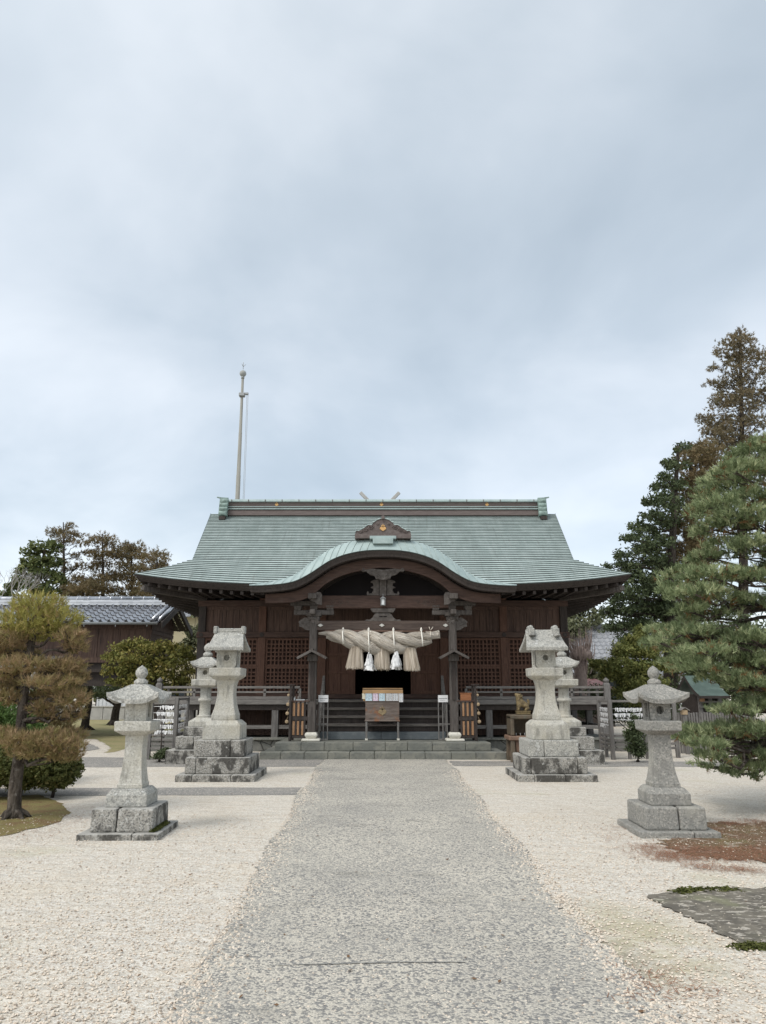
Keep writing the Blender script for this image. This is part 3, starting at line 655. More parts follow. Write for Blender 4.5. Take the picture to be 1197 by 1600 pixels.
m.box((-.26, YP + .02, topC[NP // 2][1] - .21), (.26, YP + .3, topC[NP // 2][1] - .06)); m.box((-.34, YP + .10, topC[NP // 2][1] - .07), (.34, YP + .5, topC[NP // 2][1] + .01))
m.build('lip_cover_sheet', copper_pale, porch_roof, .01)
# dark edge boards beneath the lip
def band(c0, dz0, dz1, y0, y1, mi=0, sq=1.0):
    top = [(x, z + dz0) for x, z in c0]; bot = [(x * sq, z + dz1) for x, z in c0]
    m.grid([[(x, y0, z) for x, z in top], [(x, y0 + .02, z) for x, z in bot], [(x, y1, z) for x, z in bot], [(x, y1, z) for x, z in top]], mi)
    for e in (0, -1):
        m.add([(top[e][0], y0, top[e][1]), (bot[e][0], y0 + .02, bot[e][1]), (bot[e][0], y1, bot[e][1]), (top[e][0], y1, top[e][1])], [(0, 1, 2, 3)], mi)
m = H(); band(lowC, -.012, -.085, YP + .03, YP + .32); band(lowC, -.085, -.165, YP + .06, YP + .34, sq=.99)
m.build('edge_board', dkwood, porch_roof)
# bargeboard: deep at the crown, tapering along the curve, square-cut at its ends
bt = [(416, 927), (435, 927), (461, 923), (486, 912), (509, 896), (538, 880), (571, 873), (600, 872)]
bb = [(416, 942), (435, 941.5), (461, 940), (487, 931), (510, 912), (536, 899), (571, 890), (600, 887)]
YB = YP + .42
bT, bBm = dens(half(bt, YB), 5), dens(half(bb, YB), 5)
m = H()
m.grid([[(x, YB, z) for x, z in bT], [(x, YB, z) for x, z in bBm], [(x, YB + .12, z) for x, z in bBm], [(x, YB + .12, z) for x, z in bT]])
for e in (0, -1): m.add([(bT[e][0], YB, bT[e][1]), (bBm[e][0], YB, bBm[e][1]), (bBm[e][0], YB + .12, bBm[e][1]), (bT[e][0], YB + .12, bT[e][1])], [(0, 1, 2, 3)])
m.grid([[(x * .995, YB - .012, z + .0) for x, z in bBm], [(x * .995, YB - .012, z + .05) for x, z in bBm]])
m.build('bargeboard', redbeam, porch_roof)
# curved ceiling boards, ribs and an added dark panel filling the arch
m = H()
iC = [(x * .97, z - .19) for x, z in lowC]
m.grid([[(x, YP + .3, z) for x, z in iC], [(x, 22.1, z + .3) for x, z in iC]])
for sx in (0, -1): m.add([(iC[sx][0], YP + .3, iC[sx][1]), (iC[sx][0], 22.1, iC[sx][1] + .3), (iC[sx][0] * .8, 22.1, 4.15)], [(0, 1, 2)])
m.build('curved_ceiling', dkwood, porch_roof)
for y, k in ((19.0, .05), (19.35, .07), (19.8, .09), (20.15, .10)):
    m = H(); c = [(x * .93, z - .2 - k) for x, z in lowC if abs(x) < 2.3]
    m.grid([[(x, y, z + .06) for x, z in c], [(x, y, z - .05) for x, z in c], [(x, y + .08, z - .05) for x, z in c], [(x, y + .08, z + .06) for x, z in c]])
    m.build('curved_rib', dkwood, porch_roof)
m = H(); c = [(x, z - .2) for x, z in lowC if abs(x) < 2.75]
m.plate(c + [(2.75, 3.95), (-2.75, 3.95)], 20.05, 20.1); m.build('arch_shade_panel', mat('arch_shade', (0.03, 0.026, 0.028), rough=.9), porch_roof)  # added panel, its dark colour stands in for shade deep in the arch
# gable ornament on the crown of the lip
oz = P(600, 843, 18.75).z; s_ = mpp(843, 18.75)
def orn(tb): return [((px - 600) * s_, oz + (843 - py) * s_) for px, py in tb]
L_ = [(557, 836), (557, 832.5), (559, 830), (562, 831), (565, 829), (570, 826.5), (574, 823), (578, 821), (582, 821.5), (584, 819.5), (583, 817.5), (586, 817), (590, 813.5), (595, 811.8), (600, 811.3)]
m = H()
m.plate(orn(L_ + [(1200 - x, y) for x, y in L_[::-1][1:]]), 18.62, 18.85)
m.plate(orn([(556.5, 843), (556.5, 836), (643.5, 836), (643.5, 843)]), 18.56, 18.95)
m.plate(orn([(597.5, 812.5), (597.3, 809), (598.5, 807.3), (601.5, 807.3), (602.7, 809), (602.5, 812.5)]), 18.55, 18.92)
for sx in (-1, 1):
    for (cx, cz, r0) in ((-35, 832.5, 3.2), (-27, 829.5, 4.2), (-19, 825.5, 4.6), (-8.5, 820.0, 2.2)):
        pts = []
        for t in range(22):
            a = t / 21 * 2 * math.pi * 1.6; r_ = r0 * (1 - t / 26)
            pts.append(((cx + r_ * math.cos(a)) * s_ * -sx, 18.605, oz + (843 - cz + r_ * .7 * math.sin(a)) * s_))
        m.tube(pts, .012, 5)
m.build('gable_ornament', mat('ornament_wood', (0.115, 0.092, 0.085), [('noise', 12, .4, .7, (0.17, 0.145, 0.135), .8)], .75), porch_roof, .012)
m = H()
tp = [(x, z) for x, z in orn(L_ + [(1200 - x, y) for x, y in L_[::-1][1:]])]
m.grid([[(x, 18.60, z + .018) for x, z in tp], [(x, 18.88, z + .018) for x, z in tp]]); m.grid([[(x, 18.60, z + .018) for x, z in tp], [(x, 18.60, z - .006) for x, z in tp]])
m.build('ornament_flashing', copper_pale, porch_roof)
m = H(); emblem(m, 0, 18.61, oz + (843 - 826) * s_, .145); m.build('crest', gold, porch_roof)

# ---- porch posts, beams and carvings
YPo = 19.3
def pz(py, Y=YPo): return P(598.5, py, Y).z
def px_(px, py, Y=YPo): return P(px, py, Y).x
for sx in (-1, 1):
    x = sx * 1.80
    m = H(); m.stack((x, YPo), [(.56, .205, .205), (3.62, .195, .195)]); po = m.build('porch_post', postwood, hall, .018)
    m = H(); m.stack((x, YPo), [(.36, .46, .46), (.405, .46, .46), (.42, .42, .42)])
    m.stack((x, YPo), [(.42, .23, .23), (.45, .27, .27), (.49, .31, .31), (.53, .31, .31), (.57, .235, .235)])
    m.build('post_base', palestone, po, .012)
    m = H()                                                        # little rain hood on the post
    z0 = pz(1029, 19.1)
    for q in (-1, 1):
        m.bar((x, YPo - .12, z0 + .215), (x + q * .375, YPo - .12, z0 + .02), .5, .03, up=(0, 0, 1))
        m.bar((x, YPo - .385, z0 + .19), (x + q * .37, YPo - .385, z0 - .005), .03, .055)
    m.box((x - .03, YPo - .40, z0 + .185), (x + .03, YPo + .12, z0 + .25)); m.box((x - .13, YPo - .2, z0 - .06), (x + .13, YPo - .104, z0 + .12))
    m.build('rain_hood', postwood, po, .006)
    m = H(); m.box((x - .05, YPo - .125, 1.35), (x + .05, YPo - .098, 2.5)); m.build('cover_strip', dkwood, po, .004)
    m = H()                                                        # bracket blocks
    m.box((x - .15, YPo - .15, 3.36), (x + .15, YPo + .15, 3.46)); m.box((x - .19, YPo - .19, 3.46), (x + .19, YPo + .19, 3.56))
    m.box((x - .52, YPo - .07, 3.50), (x + .52, YPo + .07, 3.62)); m.box((x - .07, YPo - .5, 3.48), (x + .07, YPo + .5, 3.60))
    for q in (-.42, 0, .42): m.frustum((x + q, YPo), 3.62, 3.74, .16, .22)
    m.box((x - .62, YPo - .08, 3.74), (x + .62, YPo + .08, 3.86)); m.box((x - .11, YPo - .6, 3.86), (x + .11, 22.1, 4.0))
    m.build('bracket', postwood, po, .01)
    nb = [(10, 969), (12, 966), (18, 965), (24, 968.5), (28, 972), (26, 975.5), (27, 979), (22, 980), (17, 984), (10, 985)]
    k_ = mpp(975, YPo)
    def nose(name, tb, cz, y0, y1, base):
        m = H(); m.plate([(x + sx * (a - 10 + base) * k_, pz(cz) + (cz - b) * k_) for a, b in tb], y0, y1)
        for (ca, cb, r0) in ((17, 974.5, 3.6), (23, 974, 2.4)):
            pts = [(x + sx * (ca - 10 + base + r0 * (1 - t / 24) * math.cos(t * .5)) * k_, y0 - .005, pz(cz) + (cz - cb + r0 * (1 - t / 24) * math.sin(t * .5)) * k_) for t in range(20)]
            m.tube(pts, .012, 5)
        m.build(name, mat('carved_grey_wood', (0.085, 0.073, 0.066), [('noise', 12, .4, .7, (0.145, 0.13, 0.118), .8)], .8), po, .012)
    nose('nose_carving', nb, 975, YPo - .06, YPo + .06, 6)
    nose('nose_carving', [(a, b - 38 + 1) for a, b in nb], 975 - 38 + 38, YPo - .45, YPo - .33, -14)
    m = H(); m.lathe((x, YPo - .13, pz(967)), [(.0, -.06), (.06, -.055), (.085, 0), (.06, .055), (0, .06)], 12); m.build('nose_boss', postwood, po)
m = H(); m.box((-1.72, YPo - .085, 3.10), (1.72, YPo + .085, 3.345)); lb = m.build('porch_beam', beamwood, hall, .012)
m = H(); m.box((-1.72, YPo - .10, 3.665), (1.72, YPo + .10, 4.0)); ub = m.build('rainbow_beam', redbeam, hall, .02)
m = H()
for sx in (-1, 1):                                                 # scrollwork carved on the beam
    for c, r0 in ((1.3, .085), (1.1, .06), (.92, .045)):
        m.tube([(sx * (c + r0 * (1 - t / 26) * math.cos(t * .45)), YPo - .101, 3.82 + r0 * (1 - t / 26) * math.sin(t * .45)) for t in range(22)], .007, 4)
    m.tube([(sx * (.95 + .5 * t / 12), YPo - .101, 3.76 + .03 * math.sin(t * .8)) for t in range(13)], .007, 4)
m.build('beam_scroll', beamwood, ub)
m = H()
for cx in (-.03, 1.62, -1.62): m.plate([(cx - .075, 3.225), (cx, 3.18), (cx + .075, 3.225), (cx, 3.27)], YPo - .11, YPo - .085)
m.build('beam_fitting', mat('pale_metal_fitting', (0.55, 0.54, 0.50), rough=.5, metallic=.3), lb, .006)
k_ = mpp(965, YPo)
m = H()
hb = [(570, 971.2), (571, 969.5), (573, 968), (575.5, 968.6), (578, 968.5), (582, 965.5), (584.5, 961), (588, 957.8), (593, 958.6), (598.5, 958.2)]
m.plate([((a - 598.5) * k_, pz(971) + (971 - b) * k_) for a, b in hb + [(1197 - a, b) for a, b in hb[::-1][1:]]], YPo - .09, YPo + .05)
m.plate([((a - 598.5) * k_, pz(971) + (971 - b) * k_) for a, b in [(583, 957.8), (579, 953), (579, 951.2), (618, 951.2), (618, 953), (614, 957.8)]], YPo - .12, YPo + .1)
m.build('frog_leg_strut', mat('carved_grey_wood', None), lb, .012)
m = H()
for q in (-1, 1): m.box((q * .0 - .045 + q * .055, YPo - .10, pz(964.5)), (q * .055 + .045, YPo - .088, pz(963)))
m.build('strut_slot', blackin, lb)
# king strut with carved wings under the arch, and the carved pendant in front of it
kz = pz(931)
m = H(); m.stack((0, YPo), [(kz - .02, .18, .18), (pz(903), .18, .18)]); ks = m.build('king_strut', mat('carved_grey_wood', None), hall, .01)
for sx in (-1, 1):
    m = H(); wg = [(6, 931), (25, 931), (26, 927), (24, 923.5), (22.5, 925), (22, 928), (17.5, 927), (15, 922), (16, 919.5), (20, 918.5), (18, 916.5), (15, 916), (16, 911), (20, 910), (18, 907.5), (14, 906), (11, 905.5), (6, 905.5)]
    m.plate([(sx * a * k_, kz + (931 - b) * k_) for a, b in wg], YPo - .06, YPo + .04); m.build('carved_wing', mat('carved_grey_wood', None), ks, .012)
m = H(); kg = mpp(895, 18.95); gz = P(600, 888, 18.95).z
gl = [(0, 907), (-4, 906.5), (-11, 905.5), (-13, 901), (-19, 899.5), (-24, 896), (-26, 893.5), (-31, 894.5), (-34.5, 892), (-34, 889.5), (-30, 888.5), (-22, 889), (-10, 890.5), (0, 891.5)]
m.plate([(a * kg, gz + (888 - b) * kg) for a, b in gl + [(-a, b) for a, b in gl[::-1][1:-1]]], YB + .0, YB + .10)
for sx in (-1, 1):
    for ca, cb, r0 in ((-7, 902.5, 3.6), (-17, 896.5, 3.8), (-30.5, 891.5, 2.6), (-9, 895, 3)):
        m.tube([(sx * (ca + r0 * (1 - t / 24) * math.cos(t * .5)) * kg, YB - .004, gz + (888 - cb + r0 * (1 - t / 24) * math.sin(t * .5)) * kg) for t in range(20)], .014, 5)
m.build('pendant_carving', mat('carved_grey_wood', None), porch_roof, .012)

# ---- walls of the hall
ZT = 4.3
for x in (-5.41, -3.6, -1.8, 1.8, 3.6, 5.41):
    m = H(); m.box((x - .11, YW - .05, ZF - .02), (x + .11, YW + .15, ZT)); m.build('wall_post', redwood if abs(x) < 5 else dkwood, hall, .012)
m = H(); m.box((-5.55, YW - .075, 4.04), (5.55, YW + .06, 4.22)); m.build('head_beam', redbeam, hall, .01)
m = H(); m.box((-5.55, YW - .085, 3.11), (5.55, YW + .05, 3.28)); wb = m.build('wall_beam', redbeam, hall, .01)
m = H()
for x in (-5.41, -3.6, 3.6, 5.41): m.lathe((0, 0, 0), [(0, 0)], 3) if False else m.plate([(x + .07 * math.cos(q * math.pi / 3), 3.195 + .07 * math.sin(q * math.pi / 3)) for q in range(6)], YW - .10, YW - .085)
m.build('beam_boss', dkwood, wb, .006)
m = H(); m.box((-5.55, YW - .07, ZF + .01), (5.55, YW + .05, ZF + .14)); m.build('sill_beam', redbeam, hall, .01)
for a, b in ((-5.3, -3.71), (-3.49, -1.91), (1.91, 3.49), (3.71, 5.3)):
    m = H(); n = 8; w = (b - a) / n
    for i in range(n):
        jz = rnd.uniform(-.004, .004); m.box((a + i * w + .003, YW + .03 + jz, 3.27), (a + (i + 1) * w - .003, YW + .06, 3.98))
    m.box((a, YW + .0, 3.94), (b, YW + .07, 4.05)); m.box((a, YW + .058, 3.25), (b, YW + .09, 4.05))
    m.build('board_panel', boardwood, hall, .003)
    for z0, z1 in ((1.50, 2.27), (2.273, 3.10)):
        m = H(); m.box((a, YW + .0, z0), (a + .06, YW + .05, z1)); m.box((b - .06, YW + .0, z0), (b, YW + .05, z1))
        m.box((a + .06, YW + .002, z0), (b - .06, YW + .048, z0 + .06)); m.box((a + .06, YW + .002, z1 - .06), (b - .06, YW + .048, z1))
        nx = 13; nz = round((z1 - z0 - .12) / ((b - a - .12) / nx))
        for i in range(1, nx): xx = a + .06 + (b - a - .12) * i / nx; m.box((xx - .021, YW + .004, z0 + .06), (xx + .021, YW + .05, z1 - .06))
        for i in range(1, nz): zz = z0 + .06 + (z1 - z0 - .12) * i / nz; m.box((a + .06, YW + .007, zz - .021), (b - .06, YW + .046, zz + .021))
        ls = m.build('lattice_screen', redwood, hall)
        m = H(); m.box((a + .02, YW + .105, z0 - .04), (b - .02, YW + .125, z1 - .02)); m.build('backing_board', mat('shaded_lattice_backing', (0.075, 0.042, 0.032), rough=.8), ls)  # wood tinted darker to stand in for the shade inside the lattice squares
# doors with coffered panels, and the open dark doorway
for sx in (-1, 1):
    m = H(); x0, x1 = .86, 1.69
    def X(a, b): return (sx * a, sx * b) if sx > 0 else (sx * b, sx * a)
    def bx(a, b, y0, y1, z0, z1): q = X(a, b); m.box((q[0], y0, z0), (q[1], y1, z1))
    y = YW + .02
    bx(x0, x0 + .09, y, y + .07, 1.48, 3.11); bx(x1 - .07, x1, y, y + .07, 1.48, 3.11); xm = (x0 + x1 + .02) / 2
    for z in (1.48, 2.06, 2.58, 3.03): bx(x0 + .09, x1 - .07, y + .004, y + .066, z, z + .09)
    bx(xm - .03, xm + .03, y + .008, y + .06, 1.57, 3.03)
    bx(x0 + .05, x1 - .05, y + .036, y + .055, 1.52, 3.09)
    m.build('door', redwood, hall, .008)
    m = H(); bx(1.69, 1.70, YW, YW + .1, 1.48, 3.11); bx(.82, .859, YW + .0, YW + .12, 1.48, 3.11); m.build('door_jamb', redwood, hall, .006)
m = H(); m.box((-1.69, YW + .02, 3.28), (1.69, YW + .06, 4.05)); m.build('transom_board', boardwood, hall)
for i in range(4):
    x = -.78 + i * .42; m = H(); m.box((x, YW - .13, 3.02), (x + .36, YW - .12, 3.24)); m.build('hanging_placard', mat('grey_placard', (0.36, 0.38, 0.39), rough=.7), hall)
# the room behind the doorway
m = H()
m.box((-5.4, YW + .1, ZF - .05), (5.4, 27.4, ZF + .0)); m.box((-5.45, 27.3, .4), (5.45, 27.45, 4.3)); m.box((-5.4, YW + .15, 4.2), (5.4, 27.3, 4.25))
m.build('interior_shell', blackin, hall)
for sx in (-1, 1):
    m = H(); n = 26; w = 5.0 / n
    for i in range(n): m.box((sx * 5.38 - .03, YW + .15 + i * w + .003, ZF), (sx * 5.38 + .03, YW + .15 + (i + 1) * w - .003, 4.2))
    m.build('side_wall', boardwood, hall)
# ---- veranda
m = H(); m.box((-6.3, 20.9, ZF - .13), (-1.72, YW, ZF)); m.box((1.72, 20.9, ZF - .13), (6.3, YW, ZF)); m.box((-1.72, 20.93, ZF - .06), (1.72, YW, ZF + .0))
m.box((-6.3, YW + .002, ZF - .13), (-5.42, 27.6, ZF)); m.box((5.42, YW + .002, ZF - .13), (6.3, 27.6, ZF))
vf = m.build('veranda_floor', greywood, hall, .008)
m = H(); m.box((-6.2, 20.98, ZF - .28), (6.2, 21.1, ZF - .13)); m.box((-6.2, 21.1, ZF - .28), (-6.08, 27.5, ZF - .13)); m.box((6.08, 21.1, ZF - .28), (6.2, 27.5, ZF - .13)); m.build('floor_beam', dkwood, hall, .006)
for x in (-6.12, -4.6, -2.97, -1.85, 1.85, 2.92, 4.6, 6.12):
    m = H(); m.box((x - .09, 20.98, .33), (x + .09, 21.16, ZF - .28)); m.build('veranda_post', greywood_v, hall, .01)
for x in (-6.12, 6.12):
    for y in (22.6, 24.4, 26.2): m = H(); m.box((x - .09, y, .33), (x + .09, y + .18, ZF - .28)); m.build('veranda_post', greywood_v, hall, .01)
m = H(); m.box((-6.2, 21.02, .56), (-1.9, 21.1, .66)); m.box((1.9, 21.02, .56), (6.2, 21.1, .66)); m.box((6.09, 21.1, .56), (6.17, 27, .66)); m.box((-6.17, 21.1, .56), (-6.09, 27, .66)); m.build('underfloor_rail', greywood, hall, .006)
m = H(); n = 44; w = 10.8 / n
for i in range(n): m.box((-5.4 + i * w + .004, YW - .02 + rnd.uniform(-.006, .006), .33), (-5.4 + (i + 1) * w - .004, YW + .03, ZF - .1))
m.build('underfloor_boarding', boardwood, hall)
def railing(pts, name='railing'):
    m = H()
    for a, b in zip(pts, pts[1:]):
        a, b = Vector(a), Vector(b)
        for z, ww, hh in ((ZF + .33, .075, .065), (ZF + .20, .06, .05), (ZF + .045, .085, .08)):
            m.bar(a + Vector((0, 0, z)), b + Vector((0, 0, z)), ww, hh)
        n = max(1, round((b - a).length / .95))
        for i in range(n + 1):
            p = a.lerp(b, i / n); m.box((p.x - .035, p.y - .03, ZF), (p.x + .035, p.y + .03, ZF + .30))
    return m.build(name, greywood, hall, .006)
railing([(-6.2, 27.5, 0), (-6.2, 21.0, 0), (-2.3, 21.0, 0)]); railing([(2.3, 21.0, 0), (6.2, 21.0, 0), (6.2, 27.5, 0)])
for x in (-6.2, 6.2):
    m = H(); m.stack((x, 21.0), [(ZF, .17, .17), (ZF + .42, .17, .17), (ZF + .43, .13, .13), (ZF + .46, .13, .13)])
    m.lathe((x, 21.0, ZF + .46), [(.05, 0), (.085, .04), (.08, .08), (.03, .12), (0, .15)], 12); m.build('newel_post', greywood_v, hall, .01)
# ---- stone base, platform and steps
m = H(); m.box((-6.55, 20.65, -.1), (6.55, 28, .29)); sb = m.build('stone_base', rubble, hall, .02)
m = H()
x = -6.6
while x < 6.5:
    w = rnd.uniform(.8, 1.3); m.box((x + .004, 20.58, .29), (min(x + w, 6.6) - .004, 21.0, .345)); x += w
m.build('base_capstone', slatestone, sb, .01)
for (xh, y0, y1, z0, z1, cuts) in ((2.92, 18.26, 20.6, -.05, .165, [-2.42, -1.86, -1.3, -.79, -.2, .42, 1.0, 1.62, 2.2]), (2.62, 18.64, 20.6, .165, .36, [-1.98, -1.42, -.72, .06, .6, 1.2, 2.0])):
    xs = [-xh] + cuts + [xh]
    for a, b in zip(xs, xs[1:]):
        m = H(); j = rnd.uniform(-.006, .006); m.box((a + .003, y0 + j, z0), (b - .003, y0 + .44, z1 + rnd.uniform(-.004, .004))); m.build('step_stone', slatestone, hall, .014)
    m = H(); m.box((-xh + .02, y0 + .44, z0), (xh - .02, y1, z1 - .006)); m.build('platform_paving', slatestone, hall, .01)
m = H()
for a, b in ((-1.62, -.05), (-.045, 1.62)): m.box((a, 19.72, .36), (b, 20.5, .545))
m.build('stair_foot_stone', bluestone, hall, .012)
for k in range(4):
    z = .545 + .2 * (k + 1) - .005; y = 20.02 + .225 * k
    m = H(); m.box((-1.68, y, z - .07), (1.68, y + .30, z)); tr_ = m.build('stair_tread', stepwood, hall, .01)
    m = H(); m.box((-1.66, y + .05, z - .2), (1.66, y + .075, z - .07)); m.build('riser_board', dkwood, tr_)
for sx in (-1, 1):
    m = H(); x = sx * 1.74
    m.plate([(0, 0)] * 0 + [(0, 0), (1, 0), (1, 1)], 0, 1) if False else None
    pts = [(19.95, .55), (20.95, 1.34), (20.95, 1.05), (20.3, .55)]
    vs = [(x - .04, y, z) for y, z in pts] + [(x + .04, y, z) for y, z in pts]
    m.add(vs, [(0, 1, 2, 3), (7, 6, 5, 4)] + [(i, (i + 1) % 4, (i + 1) % 4 + 4, i + 4) for i in range(4)]); m.build('stair_string', dkwood, hall, .006)
    m = H(); m.bar((x - sx * .1, 19.9, 1.10), (x - sx * .1, 20.95, 1.95), .07, .06); m.bar((x - sx * .1, 19.9, .80), (x - sx * .1, 20.95, 1.62), .05, .05)
    for y in (19.9, 20.4, 20.92): m.box((x - sx * .1 - .035, y - .035, .55 if y < 20 else .55 + (y - 20) * .85), (x - sx * .1 + .035, y + .035, 1.16 + (y - 19.9) * .81))
    m.build('stair_handrail', greywood, hall, .006)

# ------------------------------------------------------------------ the sanctuary behind, only its crossed finials show over the ridge
SO = (0.0, 33, 0)
sanct = thing('sanctuary_building', 'sanctuary behind the shrine hall, its crossed roof finials just showing over the ridge', 'shrine', SO)
m = MB(SO); m.box((-2.3, 31.2, 0), (2.3, 35, 6.0)); m.build('wall', boardwood, sanct)
m = MB(SO)
for sx in (-1, 1):
    m.add([(0, 30.6, 8.75), (0, 35.6, 8.75), (sx * 3.2, 35.6, 5.9), (sx * 3.2, 30.6, 5.9), (0, 30.6, 8.45), (0, 35.6, 8.45), (sx * 3.2, 35.6, 5.6), (sx * 3.2, 30.6, 5.6)], [(0, 1, 2, 3), (4, 7, 6, 5), (0, 3, 7, 4), (1, 5, 6, 2), (3, 2, 6, 7)])
sr = m.build('roof', copper, sanct)
for sx in (-1, 1):
    a = P(594 - 0, 800, 30.8); tip = P(593.5 + sx * 30.5, 769.5, 30.8); base = Vector((-sx * .2, 30.8, 8.5))
    m = MB(SO); d = (tip - Vector((tip.x - sx * .55, 30.8, tip.z - .58))).normalized()
    m.bar(tip - d * 2.2, tip, .09, .14, up=(0, 0, 1)); m.build('crossed_finial', concrete, sr, .01)

# ------------------------------------------------------------------ flag pole behind the hall
p0 = P(372, 790, 29.5); ptop = P(380, 577, 29.5)
pole = thing('flag_pole', 'tall pale concrete flag pole with a ball top, rising behind the roof ridge', 'flag pole', (p0.x, 29.5, 0))
m = MB((p0.x, 29.5, 0))
zs = [0, 4, 7.9, 7.9, 10.3, 10.3, 12.2, 12.2, ptop.z - .35]; rs = [.13, .12, .108, .100, .090, .083, .072, .066, .052]
xt = ptop.x - p0.x
m.lathe((p0.x, 29.5, 0), list(zip(rs, zs)), 16); m.build('shaft', polem, pole)
pole.rotation_euler = (0, math.atan2(xt, ptop.z), 0)
m = MB((p0.x, 29.5, 0)); m.lathe((p0.x, 29.5, ptop.z - .2), [(.0, -.145)] + [(.145 * math.sin(math.pi * i / 12), -.145 * math.cos(math.pi * i / 12)) for i in range(1, 12)] + [(0, .145)], 20)
m.lathe((p0.x, 29.5, ptop.z - .38), [(.07, -.06), (.07, .08)], 12); m.build('ball', mat('ball_metal', (0.33, 0.34, 0.33), [('noise', 8, .45, .7, (.2, .19, .17), .7)], .6), pole)
m = MB((p0.x, 29.5, 0)); m.tube([(p0.x, 29.5, ptop.z), (p0.x, 29.5, ptop.z + .33)], .012, 6)
for a in (0, 2.1, 4.2): m.tube([(p0.x, 29.5, ptop.z + .12), (p0.x + .10 * math.cos(a), 29.5 + .1 * math.sin(a), ptop.z + .22)], .01, 5)
m.build('spike', greymetal, pole)
m = MB((p0.x, 29.5, 0)); m.box((p0.x, 29.45, ptop.z - 1.18), (p0.x + .27, 29.55, ptop.z - 1.09)); m.box((p0.x - .12, 29.38, ptop.z - 1.26), (p0.x + .12, 29.62, ptop.z - 1.12)); m.build('pulley_arm', greymetal, pole, .01)
for q in (.21, .26):
    m = MB((p0.x, 29.5, 0)); m.tube([(p0.x + q, 29.5, ptop.z - 1.15), (p0.x + q + .03, 29.5, 7), (p0.x + .16, 29.5, 1.2)], .009, 5); m.build('halyard', greymetal, pole)
#PART3
# ------------------------------------------------------------------ stone lanterns
def stone_pieces(root, name, z0, z1, w, cuts, mt, bev=.018, d=None, taper=1.0):
    """one course: blocks side by side, each course one part"""
    d = d or w; m = MB(); xs = [-w / 2] + [c * w for c in cuts] + [w / 2]
    for a, b in zip(xs, xs[1:]):
        j = rnd.uniform(-.004, .004)
        m.stack(((a + b) / 2, j), [(z0, b - a - .006, d), (z1, (b - a - .006) * taper, d * taper)])
    return m.build(name, mt, root, bev, 2)
def ring_pts(m, cx, y, cz, r, t=.012, seg=20):
    m.tube([(cx + r * math.cos(2 * math.pi * i / seg), y, cz + r * math.sin(2 * math.pi * i / seg)) for i in range(seg + 1)], t, 6)
def firebox(root, z0, z1, w, mt, hole, win):
    """square lantern chamber: round hole in front, slit window in the side(s); built as walls so the openings are real"""
    m = MB(); h = w / 2; zc = (z0 + z1) / 2; t = w * .16; r = hole
    if r:
        n = 24; outer = []; inner = []
        for i in range(n):
            a = 2 * math.pi * (i + .5) / n; c, s_ = math.cos(a), math.sin(a); k = 1 / max(abs(c) / h, abs(s_) / ((z1 - z0) / 2))
            outer.append((k * c, zc + k * s_)); inner.append((r * c, zc + r * s_))
        for y, fl in ((-h, False), (-h + t, True)):
            m.add([(x, y, z) for x, z in outer + inner], [((i, (i + 1) % n, n + (i + 1) % n, n + i) if not fl else (i, n + i, n + (i + 1) % n, (i + 1) % n)) for i in range(n)])
        m.add([(x, -h, z) for x, z in inner] + [(x, -h + t, z) for x, z in inner], [(i, (i + 1) % n, (i + 1) % n + n, i + n) for i in range(n)])
        ring_pts(m, 0, -h, zc, r * 1.45, .008)
    else: m.box((-h, -h, z0), (h, -h + t, z1))
    m.box((-h, h - t, z0), (h, h, z1))
    for sx in (-1, 1):
        a, b = sorted((sx * h, sx * (h - t)))
        if win:
            q = w * .22; y0, y1 = -h + t, h - t; zz = (z1 - z0) * .16
            e = .003
            m.box((a, y0, z0), (b, -q, z1)); m.box((a, q, z0), (b, y1, z1)); m.box((a, -q, z0), (b, q, z0 + zz)); m.box((a, -q, z1 - zz), (b, q, z1))
        else: m.box((a, -h + t, z0), (b, h - t, z1))
    m.box((-h + t, -h + t, z0), (h - t, h - t, z0 + .03)); m.box((-h + t, -h + t, z1 - .03), (h - t, h - t, z1))
    return m.build('fire_chamber', mt, root)
def jewel(m, z0, r, h, seg=20):
    pr = [(r * .95, 0), (r * 1.12, h * .06), (r * 1.12, h * .2), (r * .85, h * .28), (r * .62, h * .33), (r * .62, h * .37), (r * .85, h * .44), (r * 1.0, h * .58), (r * .95, h * .72), (r * .65, h * .86), (r * .25, h * .95), (.002, h)]
    m.lathe((0, 0, z0), pr, seg)
